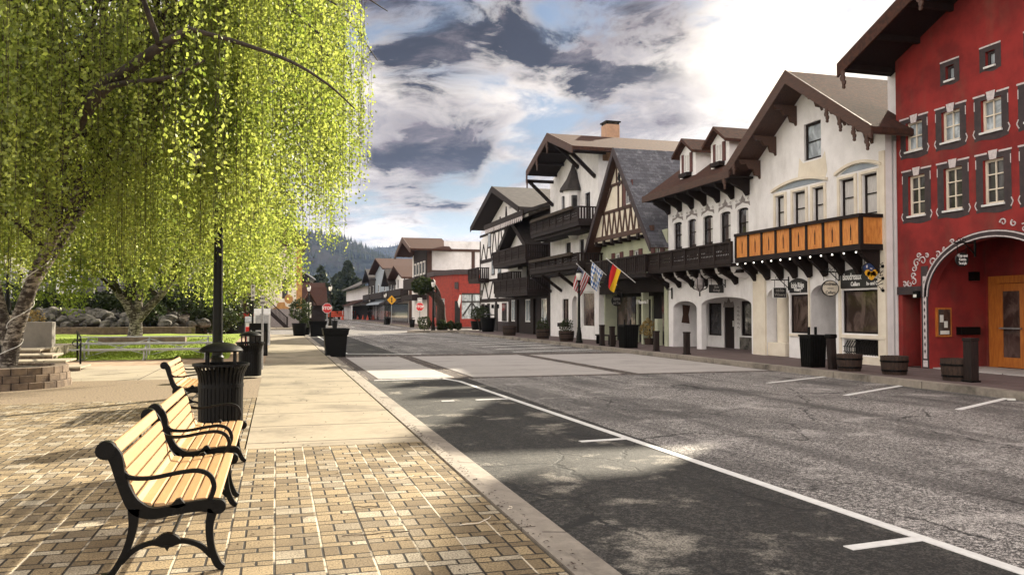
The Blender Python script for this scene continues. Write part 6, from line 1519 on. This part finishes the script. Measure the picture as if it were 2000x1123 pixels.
# ------------------------------------------------------------------ LOW DARK BUILDING WITH TWO BALCONIES
ld_ = thing('dark_balcony_building', 'low dark timber building with two long balconies and a scalloped roof edge', 'building', (17, 55, 0))
ya, yb = 50.3, 60.2
wl = grid(MB(), XW, ya, yb, ZS-.1, 8.3, [(51,52.3,.9,2.5),(53,53.9,-.1,2.5),(54.6,56,.9,2.5),(57,57.9,-.1,2.5),(58.4,59.6,.9,2.5)], .25); part('wall', wl, M['dark_wood_v'], ld_)
for h in ((51,52.3,.9,2.5),(54.6,56,.9,2.5),(58.4,59.6,.9,2.5)): win(ld_, XW, *h, 'white_paint', 'glass_sky', 2, 1, .09, .1, name='shop_window')
for y in (53, 57): part('door', MB().box(XW+.15, XW+.2, y, y+.9, ZS, 2.5), M['interior'], ld_)
for i, y in enumerate((51.3, 53.4, 55.4, 57.2)):
    for z in (3.9, 6.2):
        w = part('window', MB().box(XW-.03, XW-.002, y, y+1.0, z, z+1.3), M['white_paint'], ld_); part('pane', MB().box(XW-.04, XW-.031, y+.08, y+.46, z+.08, z+1.22).box(XW-.04, XW-.031, y+.54, y+.92, z+.08, z+1.22), M['glass'], w)
for zf_, X_ in ((P(1042, 502, 15.4)[1], 15.4), (P(1042, 568, 15.4)[1], 15.5)):
    railing(ld_, X_, 50.7, 59.0, zf_, zf_+.95, 'dark_wood_v', .15, 1.6, side=XW, name='balcony_railing'); part('balcony_floor', MB().box(X_, XW, 50.7, 59.0, zf_-.25, zf_-.005), M['dark_wood'], ld_)
y_, z_ = P(1005, 440, 15.2); z2 = P(1090, 408, 15.2)[1]
part('roof', MB().prism([(15.1, 7.9), (20, 9.6), (20, 9.8), (15.1, 8.1)], 'y', ya-.2, yb+.2), M['roof_grey'], ld_); part('eave_board', MB().box(15.02, 15.09, ya-.2, yb+.2, 7.75, 8.12), M['dark_wood'], ld_)
q = MB()
for k in range(22): y = ya+.2+k*.45; q.prism([(y-.13, 7.74), (y+.13, 7.74), (y+.1, 7.5), (y, 7.42), (y-.1, 7.5)], 'x', 15.03, 15.07)
part('scalloped_trim', q, M['mural_white'], ld_)
# ------------------------------------------------------------------ END GABLE BUILDING (white, half-timbered)
eg = thing('end_gabled_building', 'tall white half-timbered building with broad grey gable roof at the junction corner', 'building', (17, 65, 0))
ya, yb = 55.0, 69.6; XE_ = 17.0
ey0, ez0 = P(918, 449, 15.6); eyc, ezc = P(960, 370, 15.6); ey1 = 2*eyc-ey0
sl_ = (ezc-ez0)/(ey0-eyc); er = lambda y: ezc-sl_*abs(y-eyc)
wl = MB(); ya2 = 60.3
wl.prism([(ya2, ZS-.1), (yb, ZS-.1), (yb, er(yb)-.1), (eyc, ezc-.1)]+([(ya2, er(ya2)-.1)] if ya2 < eyc else []), 'x', XE_, XE_+.3)
wl.box(XE_+.3, 30, ya2, ya2+.2, 0, 8.4).box(XE_+.3, 30, yb-.2, yb, 0, er(yb)-.1); wl.box(XE_+.02, XE_+.3, ya2-4, ya2, 8.0, er(ya2-4)-.1)
part('wall', wl, M['stucco'], eg)
barge_roof(eg, 15.6, 32, ey1, er(ey1), eyc, ezc, ey0, er(ey0), .2, 'roof_grey', 'dark_wood', 'dark_wood')
q = MB(); X_ = XE_-.02
def tb2(a, b, w=.22): q.bar((X_, *a), (X_, *b), w, .05, (1,0,0))
tb2((yb-.1, .1), (yb-.1, er(yb)-.1)); zt1 = P(950, 510, XE_)[1]; zt0 = P(950, 590, XE_)[1]; zt00 = P(960, 600, XE_)[1]
tb2((ya2, zt1), (yb, zt1), .3); tb2((ya2, 2.55), (yb, 2.55), .3); tb2((ya2, 4.2), (yb, 4.2), .2)
for y in (69.2, 67.4, 65.6, 63.8, 62): tb2((y, zt1), (y-.9, er(y)-.6), .14); tb2((y-1.8, zt1), (y-.9, er(y)-.6), .14)
for y in (69.2, 66.4, 63.6): tb2((y, 2.6), (y-1.3, 4.2), .16); tb2((y-2.6, 2.6), (y-1.3, 4.2), .16)
tb2((ya2, 8.1), (yb, 8.1), .2)
part('timber_frame', q, M['dark_wood'], eg)
q = MB()
for k in range(18): y = 60.6+k*.5; q.box(X_-.02, X_+.01, y, y+.12, 8.3, 8.6)
part('white_dentil', q, M['mural_white'], eg)
railing(eg, 16.1, 66.5, 70.2, 4.25, 5.3, 'dark_wood_v', .16, 1.2, side=XE_, name='balcony_railing'); part('balcony_floor', MB().box(16.1, XE_, 66.5, 70.2, 4.05, 4.245), M['dark_wood'], eg)
for y, z in ((62.6, 4.6), (64.6, 4.6), (65.8, 6.9)):
    w = part('window', MB().box(XE_-.04, XE_-.002, y, y+.95, z, z+1.3), M['grey_trim'], eg); part('pane', MB().box(XE_-.05, XE_-.041, y+.1, y+.43, z+.1, z+1.2).box(XE_-.05, XE_-.041, y+.52, y+.85, z+.1, z+1.2), M['glass_sky'], w)
for y, w_ in ((68.0, 1.1), (66.2, .8), (61.0, 1.3)):
    w = part('shop_window', MB().box(XE_-.04, XE_-.002, y, y+w_, .9, 2.3), M['dark_wood'], eg); part('pane', MB().box(XE_-.05, XE_-.041, y+.08, y+w_-.08, .98, 2.22), M['glass'], w)
dq = MB(); dq.prism([(63.6, ZS)]+[(64.1-.5*math.cos(k*math.pi/8), 1.7+.75*math.sin(k*math.pi/8)) for k in range(9)]+[(64.6, ZS)], 'x', XE_-.05, XE_-.002); part('arched_door', dq, M['interior'], eg)
part('plinth', MB().box(XE_-.03, XE_-.001, ya2, 63.55, ZS, .85).box(XE_-.03, XE_-.001, 64.65, 67.2, ZS, .85).box(XE_-.03, XE_-.001, 67.5, yb, ZS, .85), M['grey_trim'], eg)
for y in (63.3, 64.9, 67.1): part('wall_lamp', MB().box(XE_-.2, XE_-.02, y-.06, y+.06, 1.9, 2.2), M['iron'], eg)
x_ = XE_-.06
q = MB().prism([(68.6, 3.0), (69.4, 3.05), (69.45, 3.5), (68.6, 3.45)], 'x', x_, x_+.03); part('oval_sign', q, M['sign_black'], eg)
q = MB().prism([(61.6, 2.8), (63.2, 2.8), (63.0, 3.6), (62.4, 4.0), (61.8, 3.6)], 'x', x_, x_+.03); part('arched_sign', q, M['blue_grey'], eg)
# small front gable roof between
fy0, fz0 = P(965, 507, 15.7); fyc, fzc = P(996, 432, 15.7)
sg = thing('small_gabled_wing', 'small white wing with its own dark gable and balcony beside the end building', 'building', (16.6, fyc, 0))
f1 = 2*fyc-fy0; s_ = (fzc-fz0)/(fy0-fyc); yw0, yw1 = max(f1+.8, 55.4), fy0-.8
part('wall', MB().prism([(yw0, 2.7), (yw1, 2.7), (yw1, fz0+.4), (fyc, fzc-.1), (yw0, fz0+.4)], 'x', 16.55, 16.85), M['stucco'], sg)
barge_roof(sg, 15.7, 17.2, f1, fz0, fyc, fzc, fy0, fz0, .16, 'roof_grey', 'dark_wood', 'dark_wood')
for y in (fyc+.3,): w = part('window', MB().box(16.5, 16.545, y-.5, y+.5, 4.6, 6.0), M['grey_trim'], sg); part('pane', MB().box(16.48, 16.499, y-.38, y-.04, 4.7, 5.9).box(16.48, 16.499, y+.04, y+.38, 4.7, 5.9), M['glass'], w)
railing(sg, 15.8, yw0, yw1, 3.55, 4.45, 'dark_wood_v', .16, 1.1, side=16.5, name='balcony_railing'); part('balcony_floor', MB().box(15.8, 16.55, yw0, yw1, 3.35, 3.545), M['dark_wood'], sg)

# ------------------------------------------------------------------ BEYOND THE JUNCTION
Y = 95.; xa, zT = Q(835, 488, Y); xb, zP = Q(940, 478, Y); 
hl_ = thing('long_hall', 'white hall with brown corner timbers, gabled brown roof and dark street balcony', 'building', (20, 96, 0))
xe, _ = Q(960, 480, Y); xr_, _ = Q(872, 480, Y)
x0 = xa; z1 = P(0,0,1)[1] if False else Q(835, 487, Y)[1]; zl = Q(835, 530, Y)[1]
part('wall', MB().box(x0, xe, Y, Y+11, -.1, z1+.3), M['cream' if False else 'stucco'], hl_)
part('parapet', MB().box(xr_-.3, xe, Y-.12, Y-.01, z1-.1, z1+1.0), M['stucco'], hl_)
q = MB().box(x0-.03, x0+.5, Y-.1, Y-.011, 0, z1).box(x0+.5, xe, Y-.09, Y-.011, zl-.2, zl+.15).box(x0+.5, xe, Y-.13, Y-.121, z1-.2, z1+.1)
x_, _ = Q(924, 500, Y); q.box(x_-.2, x_+.2, Y-.085, Y-.012, zl+.15, z1-.2); part('timber_band', q, M['brown_wood'], hl_)
ap, za_ = Q(806, 467, Y+4); zr = Q(835, 467, Y+3)[1]; zE_ = Q(820, 489, Y-1.4)[1]
part('roof', MB().prism([(Y-1.6, zE_), (Y+4.5, zr), (Y+11, zE_), (Y+11, zE_+.2), (Y+4.5, zr+.25), (Y-1.6, zE_+.2)], 'x', x0-2.2, xr_+.3), M['roof_brown'], hl_)
part('barge_board', MB().prism([(Y-1.7, zE_-.3), (Y+4.5, zr-.35), (Y+11, zE_-.3), (Y+11, zE_+.25), (Y+4.5, zr+.3), (Y-1.7, zE_+.25)], 'x', x0-2.35, x0-2.2), M['brown_wood'], hl_)
part('gable_wall', MB().prism([(Y, 4), (Y+9.5, 4), (Y+9.5, zE_+.3), (Y+4.5, zr-.2), (Y, zE_+.4)], 'x', x0-.1, x0-.001), M['dark_wood'], hl_)
part('balcony', MB().box(x0-1.5, x0-.1, Y-.3, Y+9, 4.3, 5.6), M['dark_wood_v'], hl_); part('awning', MB().box(x0-1.8, x0-.1, Y-.2, Y+9, 3.0, 3.6), M['dark_wood'], hl_)
for k in range(4): w = part('window', MB().box(x0-.2, x0-.101, Y+.8+2.1*k, Y+2.0+2.1*k, 6.0, 7.6), M['white_paint'], hl_); part('pane', MB().box(x0-.22, x0-.201, Y+1.+2.1*k, Y+1.8+2.1*k, 6.2, 7.4), M['glass'], w)
# red corner shop
Y = 81.5
rs = thing('red_corner_shop', 'low red shop with angled corner entrance at the junction', 'building', (18, 84, 0))
x0, _ = Q(851, 600, 86); x1, z1 = Q(883, 536, Y+.8); x2, _ = Q(897, 536, Y); x3, _ = Q(955, 536, Y)
z1 = Q(890, 536, Y)[1]
part('wall', MB().prism([(x0, 90), (x0, 86), (x1, Y+.9), (x2, Y), (x2+.25, Y), (x2+.25, 90)], 'z', -.05, z1).box(x2+.25, x3, Y, Y+.3, 3.5, z1).box(x2+.25, x3, Y, Y+.3, -.05, .9), M['shop_red'], rs)
part('cornice', MB().prism([(x0-.25, 90), (x0-.25, 85.9), (x1-.1, Y+.6), (x2-.05, Y-.3), (x3, Y-.3), (x3, 90)], 'z', z1, z1+.5), M['grey_trim'], rs)
part('door', MB().box(x1+.15, x2+.1, Y-.02+.0, Y+.2, 0, 2.7), M['interior'], rs); part('white_ornament', MB().prism([(x1+.4,2.6),(x1+.6,3.3),(x1+.75,3.3),(x1+.7,2.6),(x1+.55,2.0)], 'y', Y-.1, Y-.03), M['white_paint'], rs)
part('vent_panel', MB().box(x1+.1, x2-.1, Y+.0-.06, Y+.1, 3.9, 4.6), M['grey_trim'], rs)
wf = part('shop_window', MB().box(x2+.3, x3, Y+.1, Y+.16, 2.55, 2.7).box(x2+.3, x3, Y+.1, Y+.16, 3.35, 3.5).box(x2+1.3, x2+1.42, Y+.09, Y+.15, .9, 3.5).bar((x2+.4,Y+.12,1.2),(x2+1.3,Y+.12,2.5),.12).bar((x2+1.4,Y+.12,2.5),(x2+2.3,Y+.12,1.2),.12), M['sign_black'], rs); part('pane', MB().box(x2+.3, x3, Y+.2, Y+.24, .9, 3.5), M['glass_sky'], wf)
part('side_window', MB().prism([(x0+.0, 88), (x0-.02, 86), (x0+.4, 85.3), (x0+.42, 88)], 'z', 1.0, 3.2), M['glass'], rs)
# further shops up the street, each a house of its own
def shop(name, label, pxl, pxr, pye, pyt, wall, roof, X=17.0, axis='x', band=None, win_=2):
    y1 = P(pxl, 600, X)[0]; y0 = P(pxr, 600, X)[0]; ym = (y0+y1)/2
    ze = P((pxl+pxr)/2, pye, X)[1]; zr_ = P((pxl+pxr)/2, pyt, X)[1]
    b = gable_block(name, label, X, X+14, y0, y1, ze, zr_, axis, wall, roof, .9)
    part('shopfront', MB().box(X-.12, X-.01, y0+.4, y1-.4, .1, 2.7), M['glass'], b); part('awning', MB().prism([(X-1.6,2.7),(X-.01,3.3),(X-.01,3.5),(X-1.6,2.9)], 'y', y0, y1), M[band or 'dark_wood'], b)
    part('balcony', MB().box(X-1.1, X-.01, y0+.5, y1-.5, 3.7, 4.7), M['dark_wood_v'], b)
    for k in range(win_):
        y = y0+(y1-y0)*(k+.6)/(win_+.2); w = part('window', MB().box(X-.06, X-.003, y-.7, y+.5, 4.9, 6.3), M['white_paint'], b); part('pane', MB().box(X-.08, X-.061, y-.55, y+.35, 5.0, 6.2), M['glass'], w)
    # south wall facing the camera: timber corner and one window
    part('corner_timber', MB().box(X-.02, X+.35, y0-.06, y0-.002, 0, ze), M['brown_wood'], b); part('side_window', MB().box(X+1.5, X+3, y0-.06, y0-.002, 4.6, 6), M['glass'], b)
    return b
shop('brown_chalet', 'brown roofed chalet with balcony next to the white hall', 771, 799, 545, 522, 'stucco', 'roof_brown')
shop('dark_chalet', 'narrow dark gabled chalet between the blue-grey and the brown roofed chalets', 760, 772, 552, 528, 'dark_wood', 'roof_grey')
b = shop('blue_grey_building', 'blue-grey sided building with a long brown roof and green awning', 733, 760, 530, 507, 'blue_grey', 'roof_brown', 17, 'x', 'blue_grey', 2)
shop('dark_gabled_shop', 'dark gabled shop left of the blue-grey building', 719, 733, 548, 528, 'dark_wood', 'roof_grey')
y1, y0 = P(676, 600, 17)[0], P(719, 600, 17)[0]; zr_ = 8.2
lh = thing('long_white_building', 'long low white building with overhanging dark roof at the far end of the street', 'building', (17, y0, 0))
part('wall', MB().box(17, 27, y0, y1, 0, 6.6), M['stucco'], lh); part('roof', MB().prism([(15.3, 6.4), (22, 9.6), (28, 6.6), (28, 6.9), (22, 9.9), (15.3, 6.7)], 'y', y0-1, y1+1), M['roof_grey'], lh)
part('arcade_roof', MB().prism([(13.5, 2.7), (17, 3.9), (17, 4.1), (13.5, 2.9)], 'y', y0, y1), M['roof_brown'], lh)
q = MB()
for k in range(14): y = y0+(y1-y0)*k/13; q.box(13.7, 14.0, y-.15, y+.15, 0, 2.8)
part('arcade_post', q, M['stucco'], lh); part('shopfront', MB().box(16.9, 16.99, y0, y1, 0, 2.8), M['interior'], lh)

# ------------------------------------------------------------------ RIGHT SIDEWALK THINGS
def barrel(label, px, py, w=.62, h=.46, plant=None, X=None, Y=None):
    if X is None: X, Y = G(px, py, ZS)
    X = max(X, RX+.55)
    s = thing('barrel_planter', label, 'planter', (X, Y, ZS), 'half-barrel planters on the right sidewalk')
    q = MB(); n = 22
    for k in range(n):
        a0, a1 = 2*math.pi*k/n+.012, 2*math.pi*(k+1)/n-.012
        for (r0, z0), (r1, z1) in zip(((.42,0),(.48,.5)), ((.48,.5),(.5,1))):
            q.add([(X+r0*w*math.cos(a0), Y+r0*w*math.sin(a0), ZS+z0*h), (X+r0*w*math.cos(a1), Y+r0*w*math.sin(a1), ZS+z0*h), (X+r1*w*math.cos(a1), Y+r1*w*math.sin(a1), ZS+z1*h), (X+r1*w*math.cos(a0), Y+r1*w*math.sin(a0), ZS+z1*h)], [(0,1,2,3)])
    part('staves', q, M['barrel'], s)
    part('inner_wall', MB().lathe(X, Y, [(w*.40,.002),(w*.455,h*.5),(w*.47,h-.01),(w*.45,h*.9)], 22, ZS), M['barrel'], s)
    for z, r in ((.22, .452), (.72, .492)): part('hoop', MB().lathe(X, Y, [(r*w,z*h-.02),(r*w+.008,z*h-.02),(r*w+.012,z*h+.025),(r*w,z*h+.025)], 22, ZS), M['iron'], s)
    part('soil', MB().lathe(X, Y, [(w*.45,h*.85),(w*.2,h*.9),(.01,h*.9)], 16, ZS), M['soil'], s)
    if plant: bush(s, X, Y, ZS+h+plant*.6, plant, 500, .09, M['shrub'], int(px), 1.1)
    return s
barrel('empty half-barrel planter under the shop grille, left of the three near ones', 1655, 724, .66, .44)
barrel('empty half-barrel planter at the seam of the white and the red building', 1747, 731, .66, .46)
barrel('half-barrel planter partly hidden by a dark bollard before the red portal', 1868, 743, .66, .50)
barrel('half-barrel planter with a dark shrub, right one of the pair by the lamp post', 1073, 667, .82, .55, .36)
barrel('half-barrel planter with a dark shrub, left one of the pair by the lamp post', 1049, 662, .80, .55, .36)
barrel('half-barrel planter alone before the arched door of the end building', 995, 655, .95, .62)
for i, (px, py, hh_, r) in enumerate(((932,644,.9,.55),(946,645,.7,.6),(953,648,1.1,.0))):
    X, Y = G(px, py, ZS); X = max(X, RX+.5)
    if r: pot_plant(('round dark shrub in a low pot, leftmost at the junction corner','round dark shrub in a low pot, second at the junction corner')[i], px, Y, r, 1.35, .75, 1.1, zb=ZS, X=X)
    else: mini_bin('black litter bin at the junction corner beside the two potted shrubs', px, Y, 1.35, 1.15, ZS, X=X)
def bollard(label, px, py, h, w):
    X, Y = G(px, py, ZS); X = max(X, RX+.4); s = thing('bollard', label, 'bollard', (X, Y, ZS), 'dark square bollards on the right sidewalk')
    part('post', MB().box(X-w/2, X+w/2, Y-w/2, Y+w/2, ZS, ZS+h*.93), M['brown_wood' if h > 1.0 else 'dark_wood_v'], s, .012); part('cap', MB().box(X-w*.56, X+w*.56, Y-w*.56, Y+w*.56, ZS+h*.93, ZS+h), M['dark_wood'], s, .008)
    part('base_plate', MB().box(X-w*.6, X+w*.6, Y-w*.6, Y+w*.6, ZS, ZS+.04), M['iron'], s)
bollard('brown square bollard before the red portal', 1897, 746, .98, .22)
bollard('dark square bollard before the arcade, right of the two', 1332, 692, .82, .19)
bollard('dark square bollard before the half-timbered building, with a round bush behind', 1257, 686, .80, .19)
bollard('short dark bollard right of the black bin near the lamp post', 1199, 680, .95, .2)
bollard('dark bollard just right of the lamp post base', 1138, 675, .95, .2)
bollard('dark bollard left of the black bin near the lamp post', 1165, 677, .9, .2)
X, Y = G(1567, 717, ZS); X = max(X, RX+.55)
def box_bin(label, X, Y, w, h):
    s = thing('litter_bin', label, 'litter bin', (X, Y, ZS), 'square black bins on the right sidewalk'); a = w*.44; b = w*.5
    q = MB().add([(X-a,Y-a,ZS),(X+a,Y-a,ZS),(X+a,Y+a,ZS),(X-a,Y+a,ZS),(X-b,Y-b,ZS+h),(X+b,Y-b,ZS+h),(X+b,Y+b,ZS+h),(X-b,Y+b,ZS+h)], [(0,3,2,1),(4,5,6,7),(0,1,5,4),(1,2,6,5),(2,3,7,6),(3,0,4,7)])
    for k in range(6):
        u = -a+2*a*(k+.5)/6; q.bar((X+u, Y-a-.012, ZS+.05), (X+u*b/a, Y-b-.012, ZS+h-.05), .03, .02, (0,1,0)).bar((X-a-.012, Y+u, ZS+.05), (X-b-.012, Y+u*b/a, ZS+h-.05), .03, .02, (1,0,0))
    part('body', q, M['black_plastic'], s); part('rim', MB().box(X-b-.03, X+b+.03, Y-b-.03, Y+b+.03, ZS+h, ZS+h+.05), M['black_plastic'], s, .01)
    for dx in (-.6, .25): part('lid_post', MB().box(X+b*dx, X+b*dx+.05, Y-.03, Y+.03, ZS+h+.05, ZS+h+.27), M['iron'], s)
    return s
box_bin('square black bin with two upright bars before the arched winery sign', X, Y, .52, .86)
X, Y = G(1182, 680, ZS); box_bin('square black bin with upright bars right of the globe lamp post', max(X, RX+.5), Y, .68, .95)
X, Y = G(1620, 721, ZS); X = max(X, RX+.5); s = thing('ash_post', 'slim dark waste post leaning slightly before the recessed doorway', 'ash bin', (X, Y, ZS))
part('post', MB().bar((X, Y, ZS), (X-.05, Y, ZS+.86), .2, .18), M['dark_wood_v'], s, .02); part('hood', MB().box(X-.17, X+.07, Y-.13, Y+.13, ZS+.84, ZS+.95), M['iron'], s, .03)
x, z = Q(1262, 655, 33.4); s = thing('potted_plant', 'pale round bush in a pot in the dark shopfront of the half-timbered building', 'potted plant', (17.0, 35.9, ZS)); part('pot', MB().lathe(17.0, 35.9, [(.18,0),(.24,.3),(.2,.3)], 14, ZS), M['barrel'], s); bush(s, 17.0, 35.9, .85, .42, 600, .09, M['dryshrub'], 5)
X, Y = 15.1, 36.6; s = thing('street_bench', 'low dark bench between the bollards near the lamp post', 'bench', (X, Y, ZS)); part('seat', MB().box(X-.2, X+.2, Y-.9, Y+.9, ZS+.4, ZS+.46), M['dark_wood'], s, .01)
for dy in (-.75, .75): part('leg', MB().box(X-.18, X+.18, Y+dy-.04, Y+dy+.04, ZS, ZS+.4), M['iron'], s)
# paper scrap by the right kerb, manhole, drain
o = part('paper_scrap', MB().prism([(13.6,12.75),(13.72,12.68),(13.82,12.78),(13.7,12.86)], 'z', ZR+.004, ZR+.03), M['paper'], None); tag(o, 'crumpled white paper scrap on the road by the right kerb', 'litter')
# fallen twigs and small litter on the left walk
rt = random.Random(21)
def twig(label, px, py, ln, ang, bend, m='cushion'):
    x, y = G(px, py); pts = []
    for k in range(8):
        u = k/7-.5; pts.append((x+ln*u*math.cos(ang)-bend*(u*u)*math.sin(ang), y+ln*u*math.sin(ang)+bend*(u*u)*math.cos(ang), .006+.004*math.sin(k*1.7)))
    o = part('twig', MB().tube(pts, .0035, 5), M[m], None); tag(o, label, 'twig', 'fallen twigs on the brick pavement')
twig('long thin twig lying in the middle of the brick pavement', 790, 935, .35, .7, .12, 'cream')
twig('curved pale twig near the kerb, low in the picture', 940, 1020, .36, .6, .25, 'cream')
twig('short dark twig at the left of the brick pavement', 715, 990, .2, -.2, .02)
twig('dark straight twig in front of the benches', 735, 1043, .5, .03, .04)
twig('hooked pale twig on the kerb edge', 1000, 992, .12, 1.2, .12, 'cream')
dbm = MB()
for k in range(900):
    x = rt.uniform(-6, 1.9); y = rt.uniform(4.5, 26) if rt.random() < .6 else rt.uniform(4.5, 12)
    if rt.random() < .35: x = 1.86+rt.gauss(0, .05)
    s_ = rt.uniform(.008, .024); a = rt.uniform(0, 6.3); z = .004 if x < 1.78 else .008
    dbm.add([(x+s_*math.cos(a), y+s_*math.sin(a), z+.003), (x+s_*.4*math.cos(a+1.6), y+s_*.4*math.sin(a+1.6), z+.008), (x-s_*math.cos(a), y-s_*math.sin(a), z+.002), (x+s_*.4*math.cos(a-1.6), y+s_*.4*math.sin(a-1.6), z+.006)], [(0,1,2,3)])
struct('leaf_litter', dbm, M['barrel'], 'stuff')
# haze in the valley air
hz = struct('haze', MB().box(-1300, 1300, -250, 3300, -1.5, 330), M['white_paint'], 'stuff'); hz.data.materials.clear()
m = bpy.data.materials.new('valley_haze'); m.use_nodes = True; t = NT(m.node_tree); t.n.remove(t.n['Principled BSDF'])
pv = t.new('ShaderNodeVolumePrincipled', i_Density=HAZE); pv.inputs['Color'].default_value = (.45, .6, 1, 1); pv.inputs['Anisotropy'].default_value = .3; t.link(pv.outputs[0], t.n['Material Output'].inputs['Volume']); hz.data.materials.append(m)
